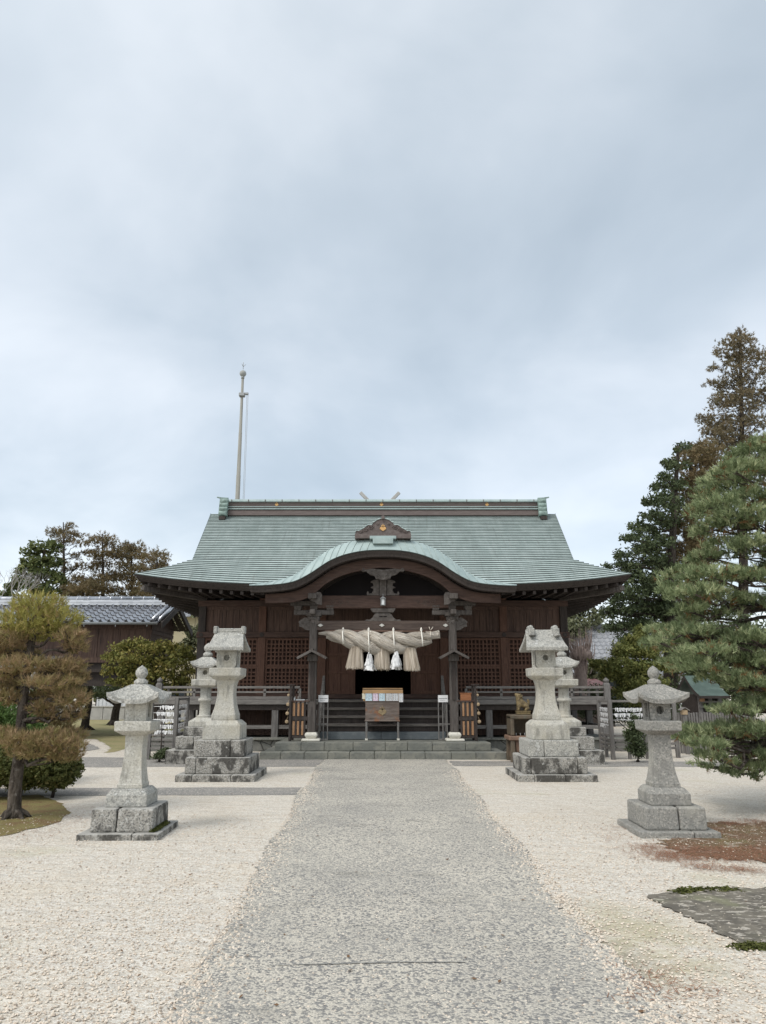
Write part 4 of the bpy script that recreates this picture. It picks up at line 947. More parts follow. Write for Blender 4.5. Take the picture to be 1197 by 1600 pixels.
def curled_roof(m, z0, W, H, under=.03, hook=.10, top=.16, seg=9):
    """square mushroom cap: convex slopes, thick rim, corners swept up and out"""
    N = 16
    def pt(side, i, t):         # one face of the cap: i along the rim, t 0 rim .. 1 top
        f = i / N * 2 - 1
        x, y = ((f, -1), (1, f), (-f, 1), (-1, -f))[side]
        cf = abs(f) ** 3
        hw_ = (W / 2) * (1 - t) + top * t
        cor = 1 + .13 * cf * (1 - t) ** 2
        b = .30 * t + 1.35 * t * t * (1 - .52 * t)              # flares at the rim, bellied above
        b = b / (.30 + 1.35 * .48)
        b = .55 * b + .45 * math.sin(t * math.pi / 2)
        zz = z0 + .02 + H * b + hook * (cf * 1.25 - .12) * (1 - t) ** 1.8
        # keep the slopes bellied
        return (x * hw_ * cor, y * hw_ * cor, zz)
    ts = [k / seg for k in range(seg + 1)]
    for side in range(4):
        rim = [pt(side, i, 0) for i in range(N + 1)]
        inner = [(x * .55, y * .55, z0 + .012) for x, y, z in rim]; low = [(x * .985, y * .985, z - .05) for x, y, z in rim]
        m.grid([inner, low], 0, True); m.grid([low, rim], 0, True)
        m.grid([[pt(side, i, t) for i in range(N + 1)] for t in ts], 0, True)
    e = top * .99; zt = z0 + .02 + H
    m.stack((0, 0), [(z0 + .012, W * .5, W * .5), (zt - .01, e * 1.5, e * 1.5), (zt + .004, e * 1.4, e * 1.4)])
def lantern_small(label, loc, rz, mt, hole, win, mbase, moss=None, flare=1.0):
    r = thing('stone_lantern', label, 'stone lantern', loc, rz, 'stone lanterns lining the approach')
    stone_pieces(r, 'ground_slab', -.03, .065, .90, [.17], mbase, .012)
    stone_pieces(r, 'base_block', .065, .31, .70, [-.08 if not hole else .05], mbase, .022, taper=.97)
    m = MB(); m.stack((0, 0), [(.31, .47, .47), (.435, .465, .465), (.475, .41, .41), (.50, .36, .36)]); m.build('pedestal', mt if hole else granite_lichen, r, .012, 2)
    m = MB(); n = 14; rg = []
    for k in range(n + 1):
        t = k / n; w = .200 + .075 * flare * (1 - t) ** 3.0 + .014 * t ** 6
        rg.append((.545 + (1.098 - .545) * t, w, w))
    w0 = .200 + .075 * flare
    rg = [(.50, w0 + .012, w0 + .012), (.543, w0 + .012, w0 + .012)] + rg
    m.stack((0, 0), rg); m.build('shaft', mt, r, .008)
    m = MB(); m.stack((0, 0), [(1.085, .25, .25), (1.135, .415, .415), (1.235, .425, .425), (1.246, .41, .41)]); m.build('platform', mt, r, .014, 2)
    firebox(r, 1.246, 1.485, .25, mt, hole, win)
    m = MB(); curled_roof(m, 1.48, .535, .165, hook=.065, top=.085); m.build('roof', mt if hole else granite_lichen, r)
    m = MB(); jewel(m, 1.655, .072, .235); m.build('finial', mt if hole else granite_lichen, r)
    if moss:
        o = fringe('moss', moss, 900, .018, 4, moss_m, h=(.01, .035), parent=r); o.name = 'moss'
    return r
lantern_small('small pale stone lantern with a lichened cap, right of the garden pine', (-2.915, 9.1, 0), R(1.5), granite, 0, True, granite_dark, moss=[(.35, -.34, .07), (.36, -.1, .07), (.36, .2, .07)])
lantern_small('small grey stone lantern with a round window, under the big green pine', (3.31, 9.22, 0), R(-1), granite_grey, .047, True, granite_grey, flare=1.25)

def gable_cap(m, z0, Wx, D, H, ridgeW):
    """stone saddle roof: ridge along x, hollow slopes, thick eaves and verges"""
    n = 8; prof_ = []
    for k in range(n + 1):
        t = k / n; y = -D / 2 * (1 - t); z = z0 + H * (.62 * t + .38 * t * t); prof_.append((y, z, Wx + (ridgeW - Wx) * t))
    full = prof_ + [(-y, z, w) for y, z, w in prof_[::-1][1:]]
    rows_t = [[(sx * w / 2, y, z) for y, z, w in full] for sx in (-1, 1)]
    th = .075
    rows_b = [[(sx * w / 2, y * .97, z - th) for y, z, w in full] for sx in (-1, 1)]
    N = len(full); vs = rows_t[0] + rows_t[1] + rows_b[0] + rows_b[1]; fs = []
    for i in range(N - 1):
        fs += [(i, i + 1, N + i + 1, N + i), (2 * N + i, 3 * N + i, 3 * N + i + 1, 2 * N + i + 1), (i, 2 * N + i, 2 * N + i + 1, i + 1), (N + i, N + i + 1, 3 * N + i + 1, 3 * N + i)]
    fs += [(0, N, 3 * N, 2 * N), (N - 1, 3 * N - 1, 4 * N - 1, 2 * N - 1)]
    m.add(vs, fs)
    m.stack((0, 0), [(z0 - .02, Wx * .7, D * .55), (z0 + H * .6, Wx * .7, D * .2)])
def lantern_gable(label, loc, rz, mt, mb, cyl, cuts, seed, W=.80):
    r = thing('stone_lantern', label, 'stone lantern', loc, rz, 'stone lanterns lining the approach')
    rnd.seed(seed)
    stone_pieces(r, 'ground_slab', -.03, .12, 1.43, cuts[0], mb, .016)
    stone_pieces(r, 'base_block', .12, .405, 1.17, cuts[1], mb, .022)
    stone_pieces(r, 'upper_base_block', .405, .70, .94, cuts[2], granite_lichen if cyl else mb, .022)
    m = MB(); m.stack((0, 0), [(.70, .70, .70), (.965, .69, .69), (1.03, .56, .56), (1.045, .50, .50)]); m.build('pedestal', mt, r, .014, 2)
    m = MB(); rg = [(1.045, .46, .46), (1.14, .455, .455)]; n = 18
    for k in range(n + 1):
        t = k / n; w = .295 + .155 * (1 - t) ** 3.0 + .10 * t ** 6.0; rg.append((1.15 + (1.80 - 1.15) * t, w, w))
    m.stack((0, 0), rg); m.build('shaft', mt, r, .010)
    m = MB(); m.stack((0, 0), [(1.79, .42, .42), (1.86, .60, .60), (2.0, .61, .61), (2.012, .595, .595)]); m.build('platform', mt, r, .016, 2)
    firebox(r, 2.012, 2.395, .385, mt, .058, True)
    m = MB(); gable_cap(m, 2.40, W, .80, .36, W - .17)
    if cyl:
        for q in (-.24, .24):
            m.tube([(q, -.12, 2.785), (q, .12, 2.785)], .048, 12); m.box((q - .055, -.2, 2.62), (q + .055, .2, 2.77)); m.box((q - .06, -.26, 2.60), (q + .06, -.2, 2.645), 1)
    else:
        m.box((-.27, -.06, 2.70), (.27, .06, 2.775))
        for q in (-.27, .27): m.box((q - .035, -.09, 2.67), (q + .035, .09, 2.815))
    m.build('roof', [granite_lichen, granite_dark], r, .012, 1)
    return r
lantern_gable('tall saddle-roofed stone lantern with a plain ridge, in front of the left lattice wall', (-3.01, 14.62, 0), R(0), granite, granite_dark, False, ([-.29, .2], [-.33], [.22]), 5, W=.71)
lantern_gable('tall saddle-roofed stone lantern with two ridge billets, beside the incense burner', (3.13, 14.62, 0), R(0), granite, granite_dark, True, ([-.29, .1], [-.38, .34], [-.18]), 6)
def lantern_round(label, loc, mt):
    r = thing('stone_lantern', label, 'stone lantern', loc, 0, 'stone lanterns lining the approach')
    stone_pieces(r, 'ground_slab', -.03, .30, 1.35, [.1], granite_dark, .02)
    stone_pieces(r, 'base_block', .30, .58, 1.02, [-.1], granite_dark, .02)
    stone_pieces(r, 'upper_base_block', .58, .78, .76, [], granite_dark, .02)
    m = MB(); m.stack((0, 0), [(.78, .60, .60), (.90, .60, .60), (.985, .34, .34)]); m.build('pedestal', mt, r, .014, 2)
    m = MB(); m.lathe((0, 0, 0), [(.175, .985), (.175, 1.02), (.135, 1.03), (.13, 1.05), (.125, 1.33), (.165, 1.345), (.17, 1.375), (.165, 1.405), (.125, 1.42), (.125, 1.66)], 20); m.build('shaft', mt, r)
    m = MB(); m.stack((0, 0), [(1.655, .30, .30), (1.70, .56, .56), (1.83, .58, .58), (1.845, .56, .56)]); m.build('platform', mt, r, .014)
    firebox(r, 1.845, 2.15, .38, mt, .055, True)
    m = MB(); curled_roof(m, 2.14, .58, .20, hook=.08, top=.1); m.build('roof', granite_lichen, r)
    m = MB(); jewel(m, 2.37, .10, .32); m.build('finial', granite_lichen, r)
lantern_round('pale round-shafted stone lantern half hidden behind the lantern nearest the left paper-strip rack', (-4.16, 17.8, 0), granite)
lantern_round('pale round-shafted stone lantern half hidden behind the billet-roofed lantern', (4.22, 17.7, 0), granite)

# ------------------------------------------------------------------ straw rope, its tassels and paper streamers
zr = pz(986, 19.22)
m = MB(); m.tube([(-1.50, 19.2, zr), (1.46, 19.2, zr - .01)], .022, 8); tag(m.build('rope_pole', mat('bamboo_pole', (0.16, 0.10, 0.075), rough=.6)), 'thin brown pole under the porch beam from which the straw rope hangs', 'pole')
for i in range(3):
    pass
rope = thing('straw_rope', 'huge twisted pale straw rope hanging across the porch above the steps', 'sacred rope', (0, 19.18, zr))
RO = (0, 19.18, zr)
def axis(x):
    u = (x + 1.42) / 2.9
    return zr - .095 - .20 * math.sin(math.pi * min(max(u, 0), 1)) ** 1.2 - .05 * u
def env(x):
    u = min(max((x + 1.44) / 2.9, 0), 1)
    e = math.sin(math.pi * (u * .90 + .07)) ** .75
    return max(e, .2)
for s in range(3):
    pts = []; rad = []
    for k in range(97):
        x = -1.46 + 2.70 * k / 96; e = env(x); ph = 2 * math.pi * (x / 1.92) + s * 2 * math.pi / 3 + 1.35
        pts.append((x, 19.18 - .175 * e * math.sin(ph), axis(x) + .172 * e * math.cos(ph))); rad.append(.152 * e)
    m = MB(RO); m.tube(pts, rad, 18, uv=True); m.build('strand', straw, rope)
m = MB(RO); xe = [1.12, 1.2, 1.28, 1.38, 1.46]; m.tube([(x, 19.18, axis(x) + .06) for x in xe], [.14, .115, .10, .105, .115], 14, uv=True); m.build('bound_end', straw, rope)
m = MB(RO); m.tube([(-1.66, 19.18, axis(-1.4) + .03), (-1.5, 19.18, axis(-1.4) + .04), (-1.32, 19.18, axis(-1.3) + .02)], [.03, .055, .08], 10, uv=True); m.build('thin_end', straw, rope)
def straws(name, n, fn, seed, parent, m_, w=.005):
    r = np.random.default_rng(seed); a, b = fn(r, n); d = b - a
    side = np.cross(d, np.array([0, 1.0, 0]) + r.normal(0, .8, (n, 3))); side /= np.linalg.norm(side, axis=1, keepdims=True) + 1e-9; side *= w / 2
    V = np.stack([a - side, a + side, b + side * .6, b - side * .6], 1).reshape(-1, 3)
    return npmesh(name, V, 4, m_, parent, np.repeat(r.random(n), 4))
def fuzz(r, n):
    x = r.uniform(-1.35, 1.2, n); s = r.integers(0, 3, n); e = np.array([env(q) for q in x]); ph = 2 * np.pi * x / 1.92 + s * 2 * np.pi / 3 + 1.35
    az = np.array([axis(q) for q in x]); q = r.random(n) * 6.283; rr_ = .153 * e
    c = np.stack([x, -.175 * e * np.sin(ph) + rr_ * np.cos(q), az + .172 * e * np.cos(ph) + rr_ * np.sin(q) - zr], 1)
    t = np.stack([np.ones(n), -.125 * e * np.cos(ph) * 3.27, -.13 * e * np.sin(ph) * 3.27], 1); t /= np.linalg.norm(t, axis=1, keepdims=True)
    L = r.uniform(.04, .12, (n, 1)); a = c - t * L / 2 + r.normal(0, .006, (n, 3)); b = c + t * L / 2 + r.normal(0, .016, (n, 3))
    return a, b
o = straws('stray_straw', 1500, fuzz, 3, rope, straw_loose, .005); tag(o, kind='stuff')
for (pl, pr, zt_, zb_, tl) in ((541, 568, 1010, 1043.5, (548, 566)), (586, 609, 1010, 1044.5, (585, 607)), (631, 656, 1012, 1046, (630, 649))):
    yy = 19.12; bl, br = px_(pl, zb_, yy), px_(pr, zb_, yy); ul, ur = px_(tl[0], zt_, yy), px_(tl[1], zt_, yy); zt2, zb2 = pz(zt_, yy) - zr, pz(zb_, yy) - zr
    def fn(r, n, bl=bl, br=br, ul=ul, ur=ur, zt2=zt2, zb2=zb2):
        a = r.random(n) * 6.283; q = np.sqrt(r.random(n)) * .35 + .65
        cu, ru = (ul + ur) / 2, (ur - ul) / 2; cb, rb = (bl + br) / 2, (br - bl) / 2
        top = np.stack([cu + ru * q * np.cos(a), -.06 + .085 * q * np.sin(a), np.full(n, zt2)], 1)
        bot = np.stack([cb + rb * q * np.cos(a), -.06 + .15 * q * np.sin(a), zb2 + r.normal(0, .018, n)], 1)
        bot[:, :2] += r.normal(0, .01, (n, 2))
        return top, bot
    ts_ = straws('straw_tassel', 1300, fn, int(pl), rope, straw_loose, .017)
    m = MB(RO); m2 = MB(RO)
    cu, cb = (ul + ur) / 2, (bl + br) / 2
    rows = []
    for t in (0, .5, .97):
        c = cu + (cb - cu) * t; rx = ((ur - ul) / 2 * (1 - t) + (br - bl) / 2 * t) * .9; ry = (.085 + .065 * t) * .9
        rows.append([(c + rx * math.cos(2 * math.pi * i / 16), 19.12 + ry * math.sin(2 * math.pi * i / 16), zr + zt2 + (zb2 - zt2) * t) for i in range(17)])
    m.grid(rows, 0, True); m.add(rows[-1][:16], [tuple(range(16))]); m.build('tassel_core', straw, ts_)
for pxc, zlo in ((535.5, 1006), (575.8, 1019), (615, 1018), (659, 1010)):
    yy = 19.0; x = px_(pxc, 995, yy); z1 = zr + .03; z0_ = pz(zlo, yy)
    m = MB(RO); m.tube([(x, 19.2, zr + .035), (x - .005, 19.10, zr + .0), (x, 18.96, zr - .1), (x + .01, 18.90, (zr + z0_) / 2 - .03), (x + .02, 18.94, z0_)], .017, 6)
    m.tube([(x, 19.2, zr + .035), (x, 19.28, zr - .05)], .015, 6); m.lathe((x, 19.19, zr + .02), [(.02, -.03), (.035, 0), (.02, .05), (.01, .07)], 8); m.build('hanging_cord', cordm, rope)
m = MB(RO)
for q in (-.05, .05): m.tube([(1.22 + q * .2, 19.05, axis(1.2) + .2), (1.23 + q, 19.03, axis(1.2) + .28)], .008, 5)
m.tube([(1.22 + .11 * 0, 19.18 + .115 * math.cos(t * .4), axis(1.2) + .06 + .115 * math.sin(t * .4)) for t in range(17)], .012, 5); m.build('binding_cord', straw, rope)
def streamer(label, pxc, ztp, zbt, wpx):
    yy = 18.86; x, z1, z0_ = px_(pxc, ztp, yy), pz(ztp, yy), pz(zbt, yy); w = wpx * mpp(1030, yy) / 2
    m = MB((x, yy, z0_)); r = random.Random(int(pxc))
    h = z1 - z0_
    for k in range(46):
        a = r.random() * 6.283; t = r.random() ** .8; rr_ = w * (1 - t) * r.uniform(.5, 1.0) + .012; c = Vector((x + rr_ * math.cos(a), yy + rr_ * math.sin(a) * .7, z0_ + h * t * .86 + .10))
        o = Vector((math.cos(a), math.sin(a), 0)); tn = Vector((-o.y, o.x, 0)); ww = r.uniform(.025, .04); p = c; sgn = r.choice((-1, 1))
        dn = Vector((o.x * .25, o.y * .25, -1)).normalized()
        for z_ in range(2):                                       # a zig-zag of folded paper
            L = r.uniform(.07, .10)
            if z_ == 1: L = min(L, .09)
            q = p + dn * L + tn * sgn * .025
            if q.z < z0_ - .01: q.z = z0_ - .01
            m.add([p - tn * ww, p + tn * ww, q + tn * ww, q - tn * ww], [(0, 1, 2, 3)]); sgn = -sgn; p = q + o * .01 + tn * sgn * .02 + Vector((0, 0, .015))
    rows = []
    for t in (0, .5, 1): rows.append([(x + w * .55 * (1 - t) * math.cos(i) + .008 * math.cos(i), yy + (w * .4 * (1 - t) + .008) * math.sin(i), z0_ + .06 + (h - .06) * t) for i in [2 * math.pi * j / 10 for j in range(11)]])
    m.grid(rows, 0, True)
    o = m.build('paper_streamer', paper); o.location = (x, yy, z0_); tag(o, label, 'paper streamer')
streamer('narrow white paper streamer hanging left of the middle straw tassel', 577.3, 1021, 1047.5, 16)
streamer('wider white paper streamer hanging right of the middle straw tassel', 619, 1019, 1046, 20)
# hanging lamp
lz = pz(946, 19.1)
lamp = thing('hanging_lamp', 'small grey metal lamp with white glass hanging before the upper porch beam', 'lamp', (0, 19.1, lz))
m = MB((0, 19.1, lz)); m.box((-.065, 19.035, lz + .0), (.065, 19.165, lz + .012)); m.frustum((0, 19.1), lz + .17, lz + .23, .16, .05); m.tube([(0, 19.1, lz + .22), (0, 19.1, lz + .30)], .008, 6)
for a in (-1, 1):
    for b in (-1, 1): m.box((a * .058 - .006, 19.1 + b * .058 - .006, lz), (a * .058 + .006, 19.1 + b * .058 + .006, lz + .17))
m.build('lamp_frame', greymetal, lamp, .004)
m = MB((0, 19.1, lz)); m.box((-.04, 19.06, lz + .012), (.04, 19.14, lz + .165)); m.build('lamp_glass', lampglass, lamp, .006)

# ------------------------------------------------------------------ offering box with fortune papers
BO = (0, 19.75, .36)
ob = thing('offering_box', 'stained wooden offering box with a worn gilt crest, at the foot of the stairs', 'offering box', (0.0, 19.5, .36))
OB = (0, 19.5, .36)
def bxm(): return MB(OB)
oy = 19.42
xl, xr_ = px_(571, 1100, oy), px_(624, 1100, oy); zt_, zb_ = pz(1096, oy), pz(1126, oy)
m = bxm(); m.box((xl, oy, zb_), (xr_, oy + .45, zt_)); m.box((xl - .015, oy - .012, zb_ - .02), (xr_ + .015, oy + .46, zb_ + .012)); m.box((xl - .01, oy - .008, zt_ - .03), (xr_ + .01, oy + .458, zt_ + .01)); m.build('box_body', boxwood, ob, .008)
m = bxm(); emblem(m, (xl + xr_) / 2, oy - .001, pz(1110.5, oy), .19, .012); m.build('crest', oldgold, ob)
for x in (xl + .03, xr_ - .03):
    for y in (oy + .03, oy + .42):
        zg = .36
        m = bxm(); m.box((x - .025, y - .025, zg + .03), (x + .025, y + .025, zb_ - .02)); lg = m.build('leg', greywood_v, ob, .004)
        m = bxm(); m.box((x - .035, y - .035, zg), (x + .035, y + .035, zg + .045)); m.build('foot', palestone, lg, .004)
m = bxm(); m.box((xl + .03, oy + .02, zb_ - .13), (xr_ - .03, oy + .04, zb_ - .10))
for sx, xx in ((1, xl + .05), (-1, xr_ - .05)): m.bar((xx, oy + .03, zb_ - .14), (xx + sx * .09, oy + .03, zb_ - .03), .02, .025)
m.build('stretcher', dkwood, ob, .004)
ft = thing('fortune_case', 'honey coloured wooden case on the offering box, hung with pale fortune papers', 'case', (0, oy + .2, zt_ + .01))
FO = (0, oy + .2, zt_ + .01)
x0, x1 = px_(566.5, 1080, oy), px_(629.5, 1080, oy); z1 = pz(1075, oy); z0_ = pz(1083.5, oy)
m = MB(FO); m.box((x0 + .02, oy + .03, zt_ + .012), (x1 - .02, oy + .41, z0_ + .0)); m.box((x0, oy - .01, z0_), (x1, oy + .43, z0_ + .095)); m.build('case_body', honeywood, ft, .006)
m = MB(FO); m.box((x0 + .005, oy - .006, z0_ + .112), (x1 - .005, oy + .425, z0_ + .135)); m.box((x0 + .02, oy, z0_ + .094), (x1 - .02, oy + .42, z0_ + .113), 1); m.build('case_lid', [honeywood, dkwood], ft, .004)
cards = [(566.0, 570.6, 1083.5, 1092, creampaper), (571.2, 581.6, 1083.5, 1095, bluepaper), (582.6, 591.2, 1083.5, 1095, pinkpaper), (592.4, 601.6, 1083.5, 1095, bluepaper), (602.8, 612.8, 1083.5, 1095, paper), (613.2, 622.6, 1083.5, 1095, paper), (623.4, 629.8, 1083.5, 1097, paper)]
for (a, b, c, d, mt) in cards:
    m = MB(FO); xa, xb = px_(a, c, oy), px_(b, c, oy); za, zb2 = pz(d, oy), pz(c, oy)
    m.box((xa, oy - .024, za), (xb, oy - .020, zb2)); o = m.build('fortune_paper', mt, ft)
    m = MB(FO); r = random.Random(int(a)); ncol = max(1, round((xb - xa) / .045))
    for k in range(ncol):                                          # upright columns of brush writing
        xx = xb - (k + .5) * (xb - xa) / ncol; zz = zb2 - .015
        sz = .014 if k else .018
        while zz > za + .02:
            if r.random() < .86:
                for _ in range(3):
                    dx, dz = r.uniform(-.45, .3) * sz, r.uniform(-.4, .4) * sz; hz = r.random() < .55
                    m.box((xx + dx, oy - .0262, zz + dz - (.0012 if hz else .006)), (xx + dx + (.011 if hz else .0026), oy - .0246, zz + dz + (.0018 if hz else .006)))
            zz -= sz * 1.25
        if k == 0: m.box((xx - .012, oy - .0262, zb2 - .018), (xx + .008, oy - .0246, zb2 - .006))
    m.build('writing', inkm, o)

# ------------------------------------------------------------------ amulet stands by the posts, notice gates, incense burner
def amulet_stand(sx, label, extra):
    X0 = sx * 2.32; st = thing('amulet_stand', label, 'amulet stand', (X0, 19.35, .36), 0, 'slatted stands beside the porch posts')
    O = (X0, 19.35, .36); y = 19.2
    def q(px): return px_(px if sx < 0 else 1197 - px, 1100, y)
    zt2, zb2 = pz(1096.5, y), pz(1152, y)
    def bx(m, a, b, y0, y1, z0, z1, mi=0):
        a, b = sorted((q(a), q(b))); m.box((a, y0, z0), (b, y1, z1), mi)
    m = MB(O)
    for a, b in ((453, 457.5), (461.5, 464.3), (468.3, 471), (475, 478), (480.5, 482.5)): bx(m, a, b, y, y + .035, zb2, zt2)
    bx(m, 453, 482.5, y + .002, y + .03, zb2 - .02, zb2 + .035); bx(m, 453, 482.5, y - .002, y + .033, pz(1125.8, y), pz(1119.8, y))
    bx(m, 454, 458, y + .3, y + .34, .36, zt2); bx(m, 479, 482.5, y + .3, y + .34, .36, zt2)
    bx(m, 453.5, 456.5, y + .001, y + .034, .36, zb2 - .02); bx(m, 479.5, 482, y + .001, y + .034, .36, zb2 - .02)
    m.build('frame', dkwood, st, .004)
    m = MB(O); bx(m, 452.5, 483.5, y - .02, y + .38, zt2, zt2 + .03); m.build('shelf', redbeam, st, .004)
    for a, b in ((457.5, 461.3), (464.8, 468.2), (471.5, 474.8)):
        for z0, z1 in ((zb2 + .05, pz(1126.5, y)), (pz(1119, y), zt2 - .02)):
            m = MB(O); bx(m, a, b, y + .012, y + .03, z0, z1); m.build('slat', orangewood, st, .003)
        m = MB(O); bx(m, a + .4, b - .4, y + .008, y + .026, pz(1124.5, y), pz(1122.2, y)); m.build('slat', mat('pink_brown_wood', (0.30, 0.19, 0.16), rough=.7), st)
    m = MB(O); bx(m, 452.4, 455.8, y - .05, y - .015, .36, pz(1071, y)); bx(m, 447.8, 460.5, y - .07, y + .03, pz(1071, y), pz(1069.4, y)); bx(m, 456, 459.5, y + .02, y + .06, zt2 + .03, pz(1072, y)); m.build('upright', dkwood, st, .004)
    for k, py in enumerate((1086, 1100.5, 1114.5, 1127.5)):
        px = 450.8 - k * .6
        m = MB(O); xx = q(px); m.tube([(xx, y - .035, pz(py, y)), (xx + sx * .0, y - .01, pz(py, y))], [.045 if k else .035, .045 if k else .035], 14); m.tube([(xx, y - .03, pz(py, y) + .05), (xx - sx * .03, y - .03, pz(py, y) + .12)], .006, 5)
        m.build('hung_disc', mat('pale_plywood', (0.40, 0.30, 0.19), [('noise', 20, .4, .7, (.29, .21, .13), .8)], .7), st, .006)
    if extra == 'tray':
        m = MB(O); bx(m, 462, 476, y + .02, y + .28, zt2 + .03, zt2 + .06); bx(m, 459, 461, y, y + .1, zt2 + .03, zt2 + .10); m.build('tray', mat('grey_placard', None), st, .004)
        m = MB(O); bx(m, 461.6, 464, y + .05, y + .08, zt2 + .03, pz(1080, y)); bx(m, 459, 464, y + .05, y + .09, pz(1084, y), pz(1079, y)); m.build('small_holder', redbeam, st, .004)
    else:
        m = MB(O); bx(m, 460, 477, y + .05, y + .28, zt2 + .03, pz(1084, y)); bx(m, 459, 478, y + .04, y + .29, pz(1084, y), pz(1082.6, y)); m.build('amulet_box', mat('orange_box_wood', (0.26, 0.105, 0.045), [('noise', (4, 40, 40), .4, .7, (.34, .15, .07), .8)], .5), st, .004)
    return st
amulet_stand(-1, 'slatted wooden stand hung with pale discs, left of the left porch post', 'tray')
amulet_stand(1, 'slatted wooden stand carrying an orange box, right of the right porch post', 'box')
def notice_gate(sx, label):
    y = 19.45; O = (sx * 1.5, y, .36); g = thing('notice_rail', label, 'barrier', O, 0, 'grey barriers inside the porch posts')
    def q(px): return px_(px if sx < 0 else 1197.5 - px, 1100, y)
    def bx(m, a, b, y0, y1, z0, z1, mi=0):
        a, b = sorted((q(a), q(b))); m.box((a, y0, z0), (b, y1, z1), mi)
    zt2, zb2 = pz(1096.5, y), pz(1155.5, y)
    m = MB(O)
    for a in (492.5, 498.5, 505, 511.6): bx(m, a, a + 1.7, y, y + .03, .36 + .04, zt2)
    bx(m, 490, 513.4, y - .003, y + .034, zt2, zt2 + .035); bx(m, 490, 513.4, y - .003, y + .034, .36, .40); bx(m, 490, 513.4, y + .004, y + .026, .74, .77)
    m.build('frame', greywood_v, g, .004)
    m = MB(O); a, b = sorted((q(497.6), q(513))); z0 = zt2 - .01; m.box((a, y - .03, z0), (b, y - .02, z0 + .175)); sg = m.build('sign', paper, g)
    m = MB(O); r = random.Random(3)
    x = a + .03
    while x < b - .035:
        w = r.uniform(.008, .016); m.box((x, y - .0325, z0 + .084), (x + w, y - .0302, z0 + .098)); x += w + .004
    x = a + .05
    while x < b - .09: m.box((x, y - .0325, z0 + .045), (x + .007, y - .0302, z0 + .052)); x += .012
    m.build('writing', inkm, sg)
notice_gate(-1, 'grey barred barrier with a white notice, right of the left porch post')
notice_gate(1, 'grey barred barrier with a white notice, left of the right porch post')
# incense burner
IB = (P(820, 1160, 17.9).x, 17.9, 0)
ib = thing('incense_burner', 'square bronze incense burner with an open front, behind the billet-roofed stone lantern', 'incense burner', IB)
ix = IB[0]; iy = 17.9
def iz(py): return P(820, py, iy - .3).z
m = MB(IB); w = .36
zt2, zm, zb2 = iz(1119), iz(1150), iz(1186)
m.box((ix - w, iy - .3, zm), (ix - w + .09, iy + .3, zt2)); m.box((ix + w - .09, iy - .3, zm), (ix + w, iy + .3, zt2)); m.box((ix - w + .0, iy - .31, zt2 - .07), (ix + w, iy + .31, zt2 + .03)); m.box((ix - w + .09, iy + .2, zm), (ix + w - .09, iy + .3, zt2)); m.build('chamber', bronze, ib, .02)
m = MB(IB); m.box((ix - w - .06, iy - .36, zm - .10), (ix + w + .06, iy + .36, zm)); m.frustum((ix, iy), .2, zm - .1, .52, .56); m.box((ix - .32, iy - .32, .06), (ix + .32, iy + .32, .2)); m.build('pedestal', bronze_red, ib, .02)
for a in (-1, 1):
    for b in (-1, 1): m = MB(IB); m.frustum((ix + a * .33, iy + b * .29), 0, zm - .1, .12, .09); m.build('leg', bronze, ib, .01)
m = MB(IB)
for k in range(5): m.tube([(ix - .22 + k * .1, iy - .15, zm), (ix - .22 + k * .1, iy - .15, zm + .06)], .006, 5)
m.build('incense_stick', paper, ib)
# crouching lion on the burner, one skinned surface
LO = Vector((ix - .03, iy - .12, zt2 + .03))
li = thing('lion_figure', 'small yellow bronze lion figure looking up, on top of the incense burner', 'statue', LO)
m = MB(); m.box((-.155, -.12, 0), (.155, .12, .06)); m.box((-.165, -.13, .06), (.165, .13, .085)); m.build('plinth', bronze_gold, li, .012)
joints = [((.06, 0, .20), .085), ((0, 0, .235), .085), ((-.06, 0, .27), .085), ((-.09, 0, .35), .065), ((-.085, 0, .41), .07), ((-.14, 0, .445), .045), ((-.185, 0, .47), .022),
          ((-.10, -.06, .20), .04), ((-.105, -.065, .12), .028), ((-.125, -.065, .095), .03), ((-.10, .06, .20), .04), ((-.105, .065, .12), .028), ((-.125, .065, .095), .03),
          ((.09, -.075, .15), .055), ((.05, -.08, .105), .03), ((.02, -.08, .098), .026), ((.09, .075, .15), .055), ((.05, .08, .105), .03), ((.02, .08, .098), .026),
          ((.12, 0, .22), .035), ((.14, 0, .29), .03), ((.115, 0, .345), .03), ((-.055, -.04, .45), .02), ((-.045, -.05, .475), .01), ((-.055, .04, .45), .02), ((-.045, .05, .475), .01), ((-.15, 0, .415), .022)]
ed = [(0, 1), (1, 2), (2, 3), (3, 4), (4, 5), (5, 6), (2, 7), (7, 8), (8, 9), (2, 10), (10, 11), (11, 12), (0, 13), (13, 14), (14, 15), (0, 16), (16, 17), (17, 18), (0, 19), (19, 20), (20, 21), (4, 22), (22, 23), (4, 24), (24, 25), (4, 26)]
me = bpy.data.meshes.new('lion_body'); me.from_pydata([j[0] for j in joints], ed, []); me.materials.append(bronze_gold)
o = bpy.data.objects.new('lion_body', me); COL.objects.link(o); o.parent = li
sk = o.modifiers.new('skin', 'SKIN'); sk.use_smooth_shade = True
for i, v in enumerate(me.skin_vertices[0].data): v.radius = (joints[i][1],) * 2; v.use_root = i == 0
su = o.modifiers.new('sub', 'SUBSURF'); su.levels = 1; su.render_levels = 2
m = MB(); r = random.Random(2)
for k in range(26):
    a = r.random() * 6.283; t = r.random(); c = Vector((-.075 + .06 * math.cos(a), .075 * math.sin(a), .29 + .15 * t)); m.lathe(c, [(0, -.022), (.02, -.012), (.024, 0), (.016, .014), (0, .02)], 8)
m.build('mane', bronze_gold, li)

